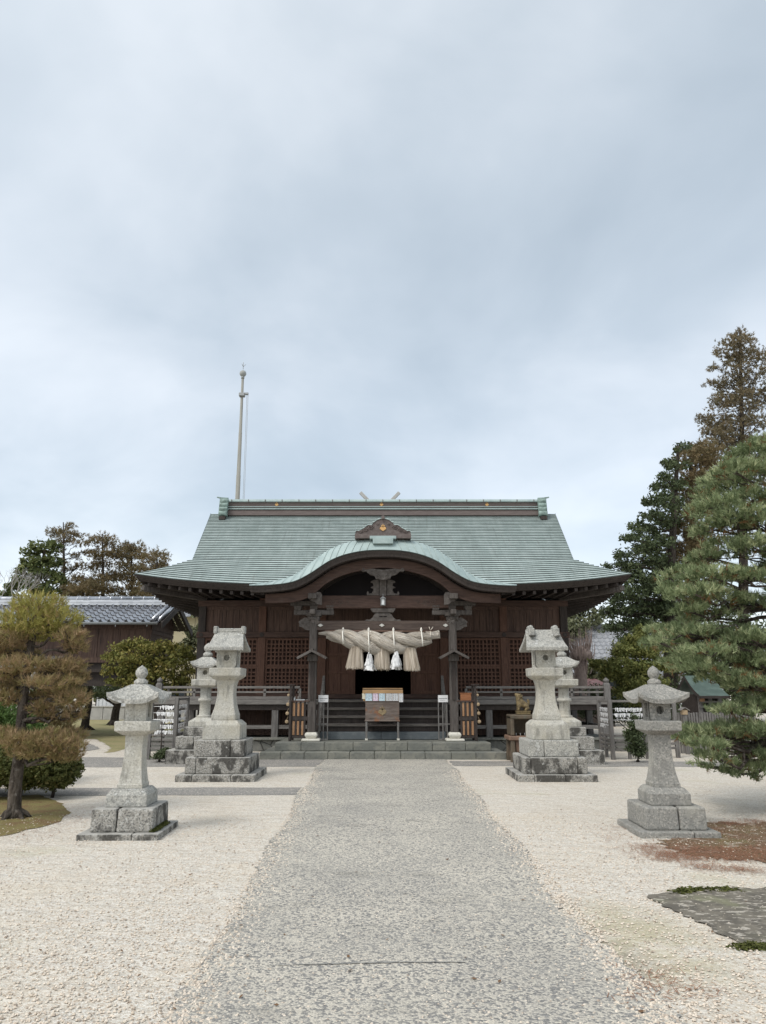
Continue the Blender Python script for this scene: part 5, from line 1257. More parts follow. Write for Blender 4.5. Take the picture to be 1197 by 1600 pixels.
# ------------------------------------------------------------------ racks of tied paper fortunes
def rack(label, corners, h, rows_z, fence_z, loc, seed, dens_=1.0):
    """panels between the corner posts, rows of tied paper strips, low rails at the bottom"""
    g = thing('fortune_paper_rack', label, 'fortune rack', loc, 0, 'racks of tied paper fortunes'); O = loc; r = random.Random(seed)
    cs = [Vector(c) for c in corners]
    for c in cs: m = MB(O); m.box((c.x - .045, c.y - .045, 0), (c.x + .045, c.y + .045, h)); m.build('post', greywood_v, g, .006)
    for a, b, rows_ in zip(cs, cs[1:], rows_z):
        m = MB(O); d = (b - a).normalized(); e0, e1 = a + d * .045, b - d * .045
        m.bar(e0 + Vector((0, 0, h - .04)), e1 + Vector((0, 0, h - .04)), .05, .05)
        mid = a.lerp(b, .5)
        for z in fence_z: m.bar(e0 + Vector((0, 0, z)), e1 + Vector((0, 0, z)), .03, .055)
        m.build('rail', greywood, g, .004); m = MB(O); m.box((mid.x - .035, mid.y - .035 + .05, 0), (mid.x + .035, mid.y + .035 + .05, fence_z[0] + .04)); m.build('post', greywood_v, g, .004)
        for z, f0, f1 in rows_:
            m = MB(O); m.tube([e0 + Vector((0, 0, z)), e1 + Vector((0, 0, z))], .006, 5)
            n = int((b - a).length * (f1 - f0) / .026 * dens_); nr = d.cross(Vector((0, 0, 1)))
            for k in range(n):
                p = a.lerp(b, f0 + (f1 - f0) * (k + r.random()) / n) + Vector((0, 0, z)); L = r.uniform(.045, .085); w = r.uniform(.010, .018); sl_ = r.uniform(-.03, .03); dp = r.uniform(-.03, .03)
                q = p + d * sl_ + nr * dp - Vector((0, 0, L)); u = p + Vector((0, 0, r.uniform(.01, .025))) + nr * dp * .4
                m.add([u - d * w, u + d * w, q + d * w * r.uniform(.5, 1), q - d * w], [(0, 1, 2, 3)])
                m.add([p - d * w * 1.2 - nr * .012, p + d * w * 1.2 - nr * .014, p + d * w * 1.1 - nr * .012 - Vector((0, 0, .03)), p - d * w * 1.1 - nr * .01 - Vector((0, 0, .03))], [(0, 1, 2, 3)])
            m.build('paper_row', paper, g)
    return g
def gp(px, py): v = G(px, py); return (v.x, v.y, 0)
hz = lambda py, px=270, Y=17.2: P(px, py, Y).z
a, b, c = gp(231, 1187), gp(271, 1188), gp(288, 1180)
fz = [P(271, y, b[1]).z for y in (1149, 1156, 1163, 1170)]
rz_ = [P(271, y, b[1]).z for y in (1104, 1114, 1125, 1134, 1143)]
fr = [(0, .35, 1), (0, .2, .94), (.0, .05, 1), (0, .1, .92), (0, .2, .98)]
rack('grey wooden rack with five rows of tied white paper strips, behind the small pale lantern', [a, b, c], P(271, 1090, b[1]).z,
     [[(z, f0, f1) for z, (_, f0, f1) in zip(rz_, fr)], [(z + .02, .02, q) for z, q in zip(rz_, (.95, .95, .9, .8, .5))]], fz, (b[0], b[1], 0), 3)
a, b, c, d = gp(941, 1180), gp(958.5, 1187), gp(1013, 1186), gp(1060, 1184)
rz2 = [P(958, y, b[1]).z for y in (1107.5, 1116, 1125, 1134)]
fz2 = [P(958, y, b[1]).z for y in (1150, 1157, 1164, 1171)]
rack('grey wooden rack of tied white paper strips round a sapling, behind the small grey lantern', [a, b, c, d], P(958, 1093, b[1]).z,
     [[(z, .08, q) for z, q in zip(rz2, (.95, .9, .8, .45))], [(rz2[0], .15, 1), (rz2[1], .12, 1), (rz2[2], .5, .98)], [(rz2[0], .0, .3)]], fz2, (b[0], b[1], 0), 4)
#PART4
# ------------------------------------------------------------------ long tile-roofed building at the left
BL = (-12, 28, 0)
bl = thing('storehouse_building', 'long dark wooden building with a grey tiled roof, left of the shrine hall', 'building', BL)
xe, yf, yr_, yb_ = -7.75, 26.0, 28.0, 30.0
zev, zri = P(150, 972, yf).z, P(200, 946, yr_).z
x0 = -24.0
m = MB(BL); nC = 7; pitch = .30; nx = int((xe - x0) / pitch)
for side in (0, 1):
    for k in range(nC):
        s0, s1 = k / nC, (k + 1) / nC; fy = (lambda s: yf + (yr_ - yf) * s) if side == 0 else (lambda s: yb_ - (yb_ - yr_) * s)
        zz = lambda s: zev + (zri - zev) * (s * .9 + .1 * s * s)
        ra, rb, rc = [], [], []
        for i in range(nx * 6 + 1):
            x = x0 + i * pitch / 6; t = (i % 6) / 6; wv = .085 * (math.cos(2 * math.pi * t) * .6 + .4 * math.cos(4 * math.pi * t + .5))
            ra.append((x, fy(s0) + (-.02 if side == 0 else .02), zz(s0) - .01 + wv * .6)); rb.append((x, fy(s0) + (-.02 if side == 0 else .02), zz(s0) + .03 + wv)); rc.append((x, fy(s1), zz(s1) + wv + .01))
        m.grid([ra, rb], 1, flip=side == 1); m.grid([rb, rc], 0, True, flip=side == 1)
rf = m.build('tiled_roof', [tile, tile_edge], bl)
m = MB(BL); m.box((x0, yr_ - .13, zri + .0), (xe - .1, yr_ + .13, zri + .10)); m.box((x0, yr_ - .16, zri + .10), (xe - .1, yr_ + .16, zri + .13)); m.box((x0, yr_ - .12, zri + .13), (xe - .1, yr_ + .12, zri + .2))
m.tube([(x0, yr_, zri + .24), (xe - .05, yr_, zri + .24)], .10, 12)
x = x0 + .2
while x < xe - .2: m.tube([(x, yr_, zri + .24), (x + .05, yr_, zri + .24)], .118, 12); x += .42
m.build('ridge_tiles', tile, rf)
m = MB(BL)
for side in (0, 1):
    ya = yf if side == 0 else yb_
    for dx in (0, .24): m.tube([(xe - .08 - dx, ya, zev + .09), (xe - .08 - dx, yr_, zri + .09)], .075, 10)
m.build('verge_tiles', tile, rf)
m = MB(BL)
for side in (0, 1):
    ya, yc = (yf - .1, yr_) if side == 0 else (yb_ + .1, yr_)
    m.bar((xe + .02, ya, zev - .12), (xe + .02, yc, zri - .06), .05, .22)
m.build('bargeboard', dkwood, bl)
m = MB(BL)
m.add([(x0, yf + .05, zev - .02), (xe, yf + .05, zev - .02), (xe, yr_, zri - .02), (x0, yr_, zri - .02), (x0, yb_ - .05, zev - .02), (xe, yb_ - .05, zev - .02)], [(3, 2, 1, 0), (4, 5, 2, 3)]); m.build('eaves_underside', dkwood, bl)
m = MB(BL); m.tube([(x0, yf - .07, zev - .03), (xe - .15, yf - .07, zev - .05)], .05, 10); x = xe - .5
while x > x0: m.box((x - .01, yf - .08, zev - .16), (x + .01, yf - .06, zev)); x -= 1.1
m.build('gutter', greymetal, rf)
zfl = P(150, 1030, yf + .6).z
xw = -8.35; yw0 = yf + .6; n = 60; w = (xw - x0) / n
m = MB(BL)
for i in range(n): m.box((x0 + i * w + .004, yw0 + rnd.uniform(-.008, .008), zfl), (x0 + (i + 1) * w - .004, yw0 + .05, zev + .06))
m.box((x0, yw0 - .06, zev - .18), (xw + .05, yw0 + .08, zev + .0)); m.box((x0, yw0 - .08, zfl - .12), (xw + .05, yw0 + .08, zfl + .06))
m.build('front_wall', boardwood, bl)
m = MB(BL); ng = 20
for i in range(ng):
    ya = yw0 + (yb_ - .6 - yw0) * i / ng; yb2 = yw0 + (yb_ - .6 - yw0) * (i + 1) / ng; t = abs((ya + yb2) / 2 - yr_) / (yr_ - yf)
    m.box((xw, ya + .004, zfl), (xw + .05, yb2 - .004, zri - (zri - zev) * t - .06))
m.box((xw - .02, yw0, zev - .2), (xw + .08, yb_ - .6, zev - .05)); m.box((xw - .02, yw0, zfl + .9), (xw + .08, yb_ - .6, zfl + 1.02)); m.build('gable_wall', boardwood, bl)
zlo = P(150, 1071, yw0).z
m = MB(BL); m.box((x0, yw0 + .02, zlo), (xw, yw0 + .1, zfl - .12)); m.box((x0, yw0 - .16, zlo - .02), (xw - .05, yw0 + .14, zlo + .16)); m.box((x0, yw0 - .12, (zlo + zfl) / 2), (xw - .02, yw0 + .02, (zlo + zfl) / 2 + .12)); m.box((x0, yw0 + .15, zlo), (xw, yb_ - .6, zlo + .08))
m.build('lower_wall', dkwood, bl)
for x in (-8.45, -14.8, -18):
    m = MB(BL); m.box((x - .1, yw0 - .07, 0), (x + .1, yw0 + .12, zfl)); m.build('corner_post', dkwood, bl, .01)
# lean-to tiled canopy on its front
m = MB(BL); za, zb3 = P(80, 1022, 24.6).z, P(80, 1036, 24.2).z
rows = []
for k in range(6):
    rr2 = []
    for i in range(61):
        x = -15.5 + i * .075; t = i % 4 / 4; rr2.append((x, 24.2 + 2.2 * k / 5, zb3 + .3 * (k / 5) + .03 * math.cos(2 * math.pi * t)))
    rows.append(rr2)
m.grid(rows, 0, True); m.box((-15.5, 24.25, zb3 - .15), (-11.0, 26.5, zb3 - .06)); m.build('canopy', tile, bl)
m = MB(BL); m.box((-11.4, 24.4, 0), (-11.25, 24.55, zb3 - .1)); m.box((-15.2, 24.4, 0), (-15.05, 24.55, zb3 - .1)); m.build('canopy_post', concrete, bl)

# ------------------------------------------------------------------ walls and houses farther off
WB = (P(150, 1115, 42).x, 42, 0)
wx = lambda px: P(px, 1100, 42).x
bw = thing('boundary_wall', 'low grey concrete block wall seen between the tree trunks at the far left', 'wall', WB)
m = MB(WB); h1 = P(150, 1105, 42).z
for i in range(16): m.box((wx(60) + i * 1.2 + .01, 42 + rnd.uniform(-.01, .01), 0), (wx(60) + (i + 1) * 1.2 - .01, 42.2, h1))
m.build('block_panel', concrete, bw, .01)
m = MB(WB); m.box((wx(60), 41.97, h1), (wx(60) + 19.2, 42.23, h1 + .07)); m.build('coping', concrete, bw, .01)
SH = (wx(155), 43.5, 0)
sd = thing('metal_shed', 'white sheet-metal shed wall behind the concrete block wall at the left', 'shed', SH)
m = MB(SH); z2 = P(150, 1078, 43).z
for i in range(20): m.box((wx(140) + i * .11, 43 + (.03 if i % 2 else 0), 0), (wx(140) + (i + 1) * .11, 43.3, z2))
m.build('white_wall', plaster, sd)
m = MB(SH)
for i in range(10): m.box((wx(165) + i * .14 + .0, 43.05 + rnd.uniform(0, .03), 0), (wx(165) + (i + 1) * .14 - .008, 43.3, z2 - .1))
m.build('rusty_wall', mat('rusty_boards', (0.14, 0.07, 0.055), [('plank', (7.1, .001, .001), .2, .9, (0.22, 0.15, 0.13), .8)], .9), sd)
m = MB(SH); m.box((wx(138), 42.8, z2), (wx(200), 45, z2 + .12)); m.build('shed_roof', tile_far, sd)
def house(name, label, cx, cy, w, d, h, rh, wall, roofm, ov=.5, ridge='x'):
    O = (cx, cy, 0); g = thing(name, label, 'house', O)
    m = MB(O); m.box((cx - w / 2, cy - d / 2, 0), (cx + w / 2, cy + d / 2, h)); wl_ = m.build('wall', wall, g)
    m = MB(O)
    for k in range(12):
        for sgn in (-1, 1):
            t0, t1 = k / 12, (k + 1) / 12; y0, y1 = cy + sgn * (d / 2 + ov) * (1 - t0), cy + sgn * (d / 2 + ov) * (1 - t1); za, zb4 = h - .2 + rh * t0, h - .2 + rh * t1
            n = int(w / .28) * 3; ra = []; rb = []; rc = []
            for i in range(n + 1):
                x = cx - w / 2 - ov + (w + 2 * ov) * i / n; wv = .04 * math.cos(2 * math.pi * i / 3)
                ra.append((x, y0, za - .02)); rb.append((x, y0, za + .05 + wv)); rc.append((x, y1, zb4 + wv))
            m.grid([ra, rb], flip=sgn > 0); m.grid([rb, rc], flip=sgn > 0)
    for sgn in (-1, 1): m.add([(cx + sgn * w / 2, cy - d / 2, h - .1), (cx + sgn * w / 2, cy + d / 2, h - .1), (cx + sgn * w / 2, cy, h + rh - .3)], [(0, 1, 2)], 1)
    r_ = m.build('roof', [roofm, wall], g)
    m = MB(O); m.tube([(cx - w / 2 - ov, cy, h - .2 + rh + .08), (cx + w / 2 + ov, cy, h - .2 + rh + .08)], .14, 8); m.build('ridge_tiles', roofm, r_)
    for i in range(3):
        x = cx - w * .3 + i * w * .3; m = MB(O); m.box((x - .5, cy - d / 2 - .04, 1.0), (x + .5, cy - d / 2 - .003, 2.1)); m.build('window', mat('house_window', (0.06, 0.07, 0.08), rough=.15), g)
zt_h = P(920, 985, 42).z
house('tiled_house', 'house with a pale grey tiled roof behind the pinkish pollarded tree', P(925, 1000, 44).x, 44, 9, 7, 2.6, zt_h - 2.6 + .5, plaster, tile_far)
house('beige_house', 'beige house glimpsed between the storehouse and the shrine hall', P(303, 970, 55).x, 55, 5, 6, P(300, 960, 52).z, 1.5, beigewall, tile_far)
RS = (P(915, 1075, 34).x, 34, 0)
rs = thing('red_roofed_shed', 'shed with a dull red sheet roof behind the right end of the veranda', 'shed', RS)
m = MB(RS); zr2 = P(915, 1072, 34).z; m.box((RS[0] - 1.6, 34.3, 0), (RS[0] + 1.3, 37, zr2 - .1)); m.build('wall', dkwood, rs)
m = MB(RS)
for i in range(26): m.add([(RS[0] - 1.9 + i * .13, 34, zr2 - .18 + (.03 if i % 2 else 0)), (RS[0] - 1.9 + (i + 1) * .13, 34, zr2 - .18 + (.0 if i % 2 else .03)), (RS[0] - 1.9 + (i + 1) * .13, 37.3, zr2 + .35 + (.0 if i % 2 else .03)), (RS[0] - 1.9 + i * .13, 37.3, zr2 + .35 + (.03 if i % 2 else 0))], [(0, 1, 2, 3)])
m.build('roof', redroof, rs)
# small side shrine with its picket fence, at the right
QY = 21.0
qx = lambda px: P(px, 1100, QY).x
qz = lambda py: P(1100, py, QY).z
QO = (qx(1102), QY + .6, 0)
ms = thing('small_shrine', 'small wooden side shrine with a green copper roof behind the picket fence', 'small shrine', QO)
m = MB(QO); m.box((qx(1092), QY + .1, .3), (qx(1127), QY + 1.2, qz(1085))); m.box((qx(1088), QY + .05, .0), (qx(1131), QY + 1.25, .3), 1); m.build('wall', [dkwood, concrete], ms, .01)
m = MB(QO); n = 8; rows = []
for k in range(n + 1):
    t = k / n; z = qz(1087) + (qz(1055) - qz(1087)) * (t * .55 + .45 * t * t); y = QY - .45 + 1.05 * t
    rows.append([(qx(1084) + .05 * k / n + (qx(1130) - qx(1084)) * i / 12, y, z) for i in range(13)])
back = [[(x, 2 * (QY + .6) - y, z) for x, y, z in r] for r in rows]
m.grid(rows, 0, True); m.grid(back, 0, True, flip=True); m.grid([rows[0], [(x, y + .02, z - .07) for x, y, z in rows[0]]], 1)
for rw in (rows, back):
    e = [r[0] for r in rw]; m.grid([[(x - .002, y, z + .01) for x, y, z in e], [(x - .002, y, z - .10) for x, y, z in e]], 1)
m.build('roof', [greenroof, dkwood], ms)
for px in (1095, 1110, 1125): m = MB(QO); m.box((qx(px) - .05, QY - .02, .3), (qx(px) + .05, QY + .08, qz(1084))); m.build('post', greywood_v, ms, .008)
m = MB(QO)
for zz in (qz(1098), qz(1106)): m.box((qx(1090), QY - .06, zz), (qx(1128), QY - .03, zz + .05))
m.build('rail', greywood, ms)
m = MB(QO); m.box((qx(1091), QY - .2, qz(1096)), (qx(1097), QY - .1, qz(1087))); m.build('paper_lantern', orangewood, ms, .006)
FY = 20.0
fx = lambda px: P(px, 1120, FY).x
fzv = lambda py: P(1080, py, FY).z
FO2 = (fx(1085), FY, 0)
fe = thing('picket_fence', 'silvered wooden picket fence in front of the small side shrine', 'fence', FO2)
px = 1055.0
while px < 1180:
    if not 1066 < px < 1070.5:
        m = MB(FO2); m.box((fx(px), FY + rnd.uniform(-.01, .01), .0), (fx(px) + .05, FY + .03, fzv(1113.5 + rnd.uniform(-.6, .6)))); m.build('picket', greywood_v, fe, .004)
    px += 4.1
m = MB(FO2)
for zz in (fzv(1122), fzv(1133), fzv(1145)): m.box((fx(1055), FY + .035, zz - .03), (fx(1066), FY + .07, zz + .03)); m.box((fx(1070), FY + .035, zz - .03), (fx(1182), FY + .07, zz + .03))
m.build('fence_rail', greywood, fe, .004)
GO = (fx(1063.5), FY - .25, 0)
gp_ = thing('wooden_lantern_post', 'small roofed wooden lantern post at the end of the picket fence', 'lantern post', GO)
m = MB(GO); m.box((GO[0] - .045, GO[1] - .045, 0), (GO[0] + .045, GO[1] + .045, fzv(1116))); m.build('post', greywood_v, gp_, .006)
m = MB(GO); m.box((GO[0] - .07, GO[1] - .07, fzv(1116)), (GO[0] + .07, GO[1] + .07, fzv(1108.5))); m.build('box', mat('pale_plywood', None), gp_, .006)
m = MB(GO)
for sgn in (-1, 1): m.bar((GO[0], GO[1], fzv(1105)), (GO[0] + sgn * .12, GO[1], fzv(1109.5)), .2, .02)
m.build('lantern_roof', greywood, gp_)
# a thin hedge-dark backing of low shrubs behind the fence and the far side gardens is made of plants below

# ------------------------------------------------------------------ vegetation
def unit(r, n):
    v = r.normal(0, 1, (n, 3)); return v / np.linalg.norm(v, axis=1, keepdims=True)
def sub_clumps(clumps, r, per, pad=False):
    """clumps rows: x y z rx ry rz -> sub-clump centres, outward direction, radius"""
    C = np.array(clumps, float); w = (C[:, 3] * C[:, 4] * C[:, 5]) ** (2 / 3); w = np.maximum(w / w.mean(), .3)
    idx = np.repeat(np.arange(len(C)), np.maximum(2, (per * w).astype(int))); n = len(idx)
    d = unit(r, n); d[:, 2] = d[:, 2] * .9 + .15
    if pad: d[:, 2] = np.abs(d[:, 2]) * .95 - .18 * r.random(n)
    rad = .35 + .68 * r.random(n) ** .55
    c = C[idx, :3] + d * C[idx, 3:] * rad[:, None]
    return c, d, (C[idx, 3:].mean(1)), idx
def leaves(name, clumps, seed, per, nl, size, sig, mt, parent, drop=0.0, aspect=.5, updn=.6, tintmix=.55):
    r = np.random.default_rng(seed); c, d, rad, idx = sub_clumps(clumps, r, per)
    keep = r.random(len(c)) > drop; c, d, rad = c[keep], d[keep], rad[keep]; n = len(c) * nl
    ts = r.random(len(c))
    p = np.repeat(c, nl, 0) + r.normal(0, 1, (n, 3)) * (np.repeat(rad, nl) * sig)[:, None] * np.array([1, 1, .75])
    nm = unit(r, n) + np.array([0, 0, updn]) + np.repeat(d, nl, 0) * .35; nm /= np.linalg.norm(nm, axis=1, keepdims=True)
    a = np.cross(nm, unit(r, n)); a /= np.linalg.norm(a, axis=1, keepdims=True) + 1e-9; b = np.cross(nm, a)
    s = size * r.uniform(.6, 1.35, (n, 1)); a *= s; b *= s * aspect
    V = np.stack([p - a, p - b * .9 + a * .1, p + a, p + b * .9 + a * .1], 1).reshape(-1, 3)
    t = np.clip(np.repeat(ts, nl) * tintmix + r.random(n) * (1 - tintmix), 0, 1)
    return npmesh(name, V, 4, mt, parent, np.repeat(t, 4))
def needles(name, clumps, seed, per, nn, L, w, mt, parent, up=.55, out_=.5, spread=.8, tintmix=.6, drop=0.0, sub=1, sig=.2, pad=False):
    """tufts of thin needles fanning from shoot tips"""
    r = np.random.default_rng(seed); c, d, rad, idx = sub_clumps(clumps, r, per, pad)
    keep = r.random(len(c)) > drop; c, d, rad = c[keep], d[keep], rad[keep]
    ts = r.random(len(c))
    if sub > 1:
        n0 = len(c) * sub; c = np.repeat(c, sub, 0) + r.normal(0, 1, (n0, 3)) * (np.repeat(rad, sub) * sig)[:, None] * np.array([1, 1, .6]); d = np.repeat(d, sub, 0); ts = np.clip(np.repeat(ts, sub) + r.normal(0, .12, n0), 0, 1)
    ax = d * out_ + np.array([0, 0, up]) + r.normal(0, .35, c.shape); ax /= np.linalg.norm(ax, axis=1, keepdims=True)
    n = len(c) * nn; dirn = np.repeat(ax, nn, 0) + unit(r, n) * spread; dirn /= np.linalg.norm(dirn, axis=1, keepdims=True)
    base = np.repeat(c, nn, 0) + np.repeat(ax, nn, 0) * (r.random((n, 1)) - .6) * L * .9
    l = L * r.uniform(.65, 1.15, (n, 1)); sd = np.cross(dirn, unit(r, n)); sd /= np.linalg.norm(sd, axis=1, keepdims=True) + 1e-9; sd *= w
    V = np.stack([base - sd, base + sd, base + dirn * l], 1).reshape(-1, 3)
    t = np.clip(np.repeat(ts, nn) * tintmix + r.random(n) * (1 - tintmix), 0, 1)
    return npmesh(name, V, 3, mt, parent, np.repeat(t, 3))
def limb(mb, a, b, r0, r1, seed, wob=.08, n=6, sag=0.0, seg=7):
    r = random.Random(seed); a, b = Vector(a), Vector(b); L = (b - a).length; pts = []; rad = []
    for i in range(n + 1):
        t = i / n; p = a.lerp(b, t); k = 0 if i in (0, n) else wob * L
        pts.append(p + Vector((r.uniform(-k, k), r.uniform(-k, k), r.uniform(-k, k) - sag * L * math.sin(math.pi * t)))); rad.append(r0 + (r1 - r0) * t)
    mb.tube(pts, rad, seg)
    return pts
def polyline_at(pl, z):
    for a, b in zip(pl, pl[1:]):
        if a[2] <= z <= b[2]: t = (z - a[2]) / max(b[2] - a[2], 1e-6); return Vector(a).lerp(Vector(b), t)
    return Vector(pl[-1]) if z > pl[-1][2] else Vector(pl[0])
def tree(name, label, cat, trunk, r0, r1, clumps, bk, foliage, group=None, limb_r=.4, rise=.5, twig=True, seed=1, wob=.05, sag=0.0):
    """trunk: polyline; a limb runs from the trunk to every clump; foliage: list of functions(root)"""
    base = Vector(trunk[0]); base.z = 0
    g = thing(name, label, cat, base, 0, group); O = tuple(base)
    m = MB(O); n = len(trunk); pl = []
    for i in range(n - 1):
        for j in range(4):
            t = j / 4; p0, p1, p2, p3 = [Vector(trunk[q]) for q in (max(i - 1, 0), i, i + 1, min(i + 2, n - 1))]
            pl.append(.5 * (2 * p1 + (p2 - p0) * t + (2 * p0 - 5 * p1 + 4 * p2 - p3) * t * t + (3 * p1 - p0 - 3 * p2 + p3) * t ** 3))
    pl.append(Vector(trunk[-1])); N = len(pl)
    rad = [r0 + (r1 - r0) * (i / (N - 1)) ** .8 for i in range(N)]; rad[0] *= 1.2
    m.tube(pl, rad, 12)
    rg = random.Random(seed)
    for k in range(5):
        a = k * 1.26 + rg.random(); m.tube([pl[0] + Vector((0, 0, r0 * 1.2)), pl[0] + Vector((math.cos(a) * r0 * 1.5, math.sin(a) * r0 * 1.5, .05)), pl[0] + Vector((math.cos(a) * r0 * 2.6, math.sin(a) * r0 * 2.6, -.04))], [r0 * .55, r0 * .4, r0 * .12], 6)
    for k, c in enumerate(clumps):
        cc = Vector(c[:3]); hd = math.hypot(cc.x - base.x, cc.y - base.y)
        z0 = max(min(cc.z - rise * hd, pl[-1].z * .97), pl[0].z + .25 * (pl[-1].z - pl[0].z) * .6); a = polyline_at(pl, z0)
        fr = min(max((z0 - pl[0].z) / max(pl[-1].z - pl[0].z, .1), 0), 1); ra = (r0 + (r1 - r0) * fr) * limb_r
        pts = limb(m, a, cc, max(ra, .012), .012, seed * 100 + k, wob, 6, sag)
        if twig:
            for q in range(3):
                e = cc + Vector((rg.uniform(-.8, .8) * c[3], rg.uniform(-.8, .8) * c[4], rg.uniform(-.4, .8) * c[5])); limb(m, pts[rg.randrange(2, 6)], e, max(ra * .4, .008), .005, k * 7 + q, .06, 4, 0, 5)
    m.build('trunk', bk, g)
    loc = [(c[0] - base.x, c[1] - base.y, c[2] - base.z) + tuple(c[3:]) for c in clumps]
    for f in foliage: f(g, loc)
    return g
def pc(px, py, rx, ry, Y, rdep=None):          # a clump seen at px, py with pixel radii, at distance Y
    k = mpp(py, Y); p = P(px, py, Y); return (p.x, p.y, p.z, rx * k, (rdep if rdep is not None else rx * k), ry * k)
def scat(cl, seed, dy, keep=1.0):              # the same crown carried back in depth
    r = random.Random(seed); return [(x + r.uniform(-.4, .4) * rx, y + r.uniform(-1, 1) * dy, z + r.uniform(-.2, .2) * rz, rx, ry, rz) for x, y, z, rx, ry, rz in cl if r.random() < keep]

# the shaped garden pine at the left
Yg = 10.1
tp_ = [G(22, 1278), P(24, 1230, Yg), P(30, 1180, Yg), P(33, 1130, Yg + .05), P(38, 1080, Yg + .1), P(44, 1040, Yg + .1), P(50, 1000, Yg + .1), P(56, 965, Yg + .1)]
top_c = [pc(62, 948, 40, 22, Yg), pc(40, 972, 48, 20, Yg - .1), pc(90, 972, 42, 20, Yg), pc(66, 990, 52, 16, Yg + .2), pc(62, 960, 48, 28, Yg + .35)]
pad_c = [pc(14, 1000, 36, 14, Yg), pc(-16, 1012, 36, 16, Yg + .1), pc(112, 995, 24, 12, Yg - .1), pc(40, 1040, 44, 14, Yg - .15), pc(104, 1042, 30, 14, Yg), pc(80, 1068, 44, 12, Yg - .2), pc(118, 1060, 20, 16, Yg + .2),
         pc(2, 1052, 26, 14, Yg), pc(12, 1092, 22, 12, Yg), pc(-20, 1085, 26, 18, Yg), pc(72, 1108, 24, 13, Yg + .1), pc(112, 1094, 30, 14, Yg - .1), pc(92, 1122, 32, 11, Yg + .2), pc(95, 1140, 20, 10, Yg + .3),
         pc(30, 1160, 36, 13, Yg - .3), pc(78, 1158, 40, 15, Yg - .25), pc(104, 1168, 30, 15, Yg - .2), pc(0, 1152, 30, 14, Yg - .1), pc(55, 1176, 40, 9, Yg - .2), pc(100, 1184, 26, 8, Yg - .15), pc(118, 1012, 20, 12, Yg + .1), pc(20, 1025, 40, 12, Yg + .3), pc(96, 1082, 34, 10, Yg + .25), pc(60, 1088, 24, 9, Yg + .3), pc(20, 1072, 30, 10, Yg + .3), pc(116, 1116, 18, 10, Yg), pc(118, 1150, 18, 10, Yg + .1)]
nt = len(top_c)
tree('garden_pine', 'shaped garden pine with rust-brown needle pads and a yellow-green dome', 'pine tree', tp_, .092, .04, top_c + pad_c, bark, [
    lambda g, l: needles('crown', l[:nt], 21, 240, 11, .085, .0042, lf_gtop, g, up=.75, spread=.6, tintmix=.7),
    lambda g, l: needles('needle_pad', l[nt:], 22, 150, 11, .085, .0042, lf_garden, g, up=.6, spread=.75, tintmix=.75)], limb_r=.42, rise=.15, seed=3, wob=.09)
# clipped hedge behind it
HO2 = (G(20, 1252).x, 12.0, 0)
hg = thing('clipped_hedge', 'round clipped hedge behind the trunk of the garden pine', 'hedge', HO2)
cl = [(-.95, .1, .38, .75, .6, .36), (-.1, 0, .40, .75, .6, .36), (.42, -.05, .36, .38, .5, .34), (-.5, .1, .45, .8, .6, .35), (-1.6, .1, .4, .75, .6, .38)]
m = MB(); 
for i, (x, y, z, a, b, c) in enumerate(cl): m.tube([(x, y, 0), (x + .05, y, z)], [.03, .015], 6)
m.build('stem', bark_dark, hg)
leaves('foliage', cl, 31, 1500, 9, .019, .05, lf_hedge, hg, aspect=.6)
leaves('inner_foliage', [(x, y, z, a * .86, b * .86, c * .9) for x, y, z, a, b, c in cl], 32, 420, 9, .04, .08, lf_hedge, hg, aspect=.6)
# green shrubs behind the pine
def shrub(name, label, cat, px, py, Y, items, fol, bk=bark_dark, r0=.03, seed=1, group=None):
    base = P(px, 1100, Y); base.z = 0
    return tree(name, label, cat, [base, base + Vector((.02, 0, .4)), base + Vector((.0, .0, .9))], r0, r0 * .5, items, bk, fol, group, limb_r=.6, seed=seed)
it = [pc(20, 1115, 34, 22, 13.5), pc(50, 1150, 28, 24, 13.6), pc(0, 1135, 30, 30, 13.6), pc(62, 1090, 20, 14, 13.8), pc(-25, 1110, 30, 30, 13.8), pc(15, 1170, 40, 20, 13.6), pc(40, 1135, 30, 22, 13.2)]
shrub('green_shrub', 'fresh green shrub showing between the pads of the garden pine', 'shrub', 20, 1150, 13.6, it, [lambda g, l: leaves('foliage', l, 41, 120, 12, .035, .16, lf_green, g)], seed=5)
# small bronze-green tree before the storehouse, and two bare trunks with high dark crowns
Yb = 22.5
it = [pc(193, 1014, 18, 8, Yb), pc(215, 1008, 20, 8, Yb), pc(236, 1016, 18, 8, Yb - .3), pc(258, 1010, 18, 7, Yb), pc(282, 1020, 20, 8, Yb), pc(302, 1032, 12, 7, Yb + .2), pc(178, 1028, 16, 9, Yb), pc(205, 1030, 22, 9, Yb - .3), pc(240, 1034, 22, 9, Yb), pc(268, 1036, 22, 9, Yb - .2), pc(296, 1048, 14, 8, Yb), pc(172, 1048, 12, 9, Yb), pc(195, 1048, 20, 9, Yb), pc(226, 1052, 22, 9, Yb - .2), pc(258, 1054, 22, 9, Yb), pc(284, 1064, 18, 8, Yb + .1), pc(178, 1066, 12, 7, Yb), pc(204, 1066, 18, 8, Yb), pc(240, 1070, 22, 8, Yb + .3), pc(268, 1078, 16, 7, Yb), pc(222, 1080, 18, 6, Yb)]
b0 = P(245, 1145, Yb); b0.z = 0
tree('bronze_green_tree', 'low spreading bronze-green tree in front of the tiled storehouse', 'tree', [b0, P(244, 1110, Yb), P(238, 1085, Yb), P(240, 1055, Yb)], .09, .04, it, bark_dark, [lambda g, l: leaves('crown', l, 51, 44, 12, .055, .24, lf_bush, g, tintmix=.5)], limb_r=.5, seed=6)
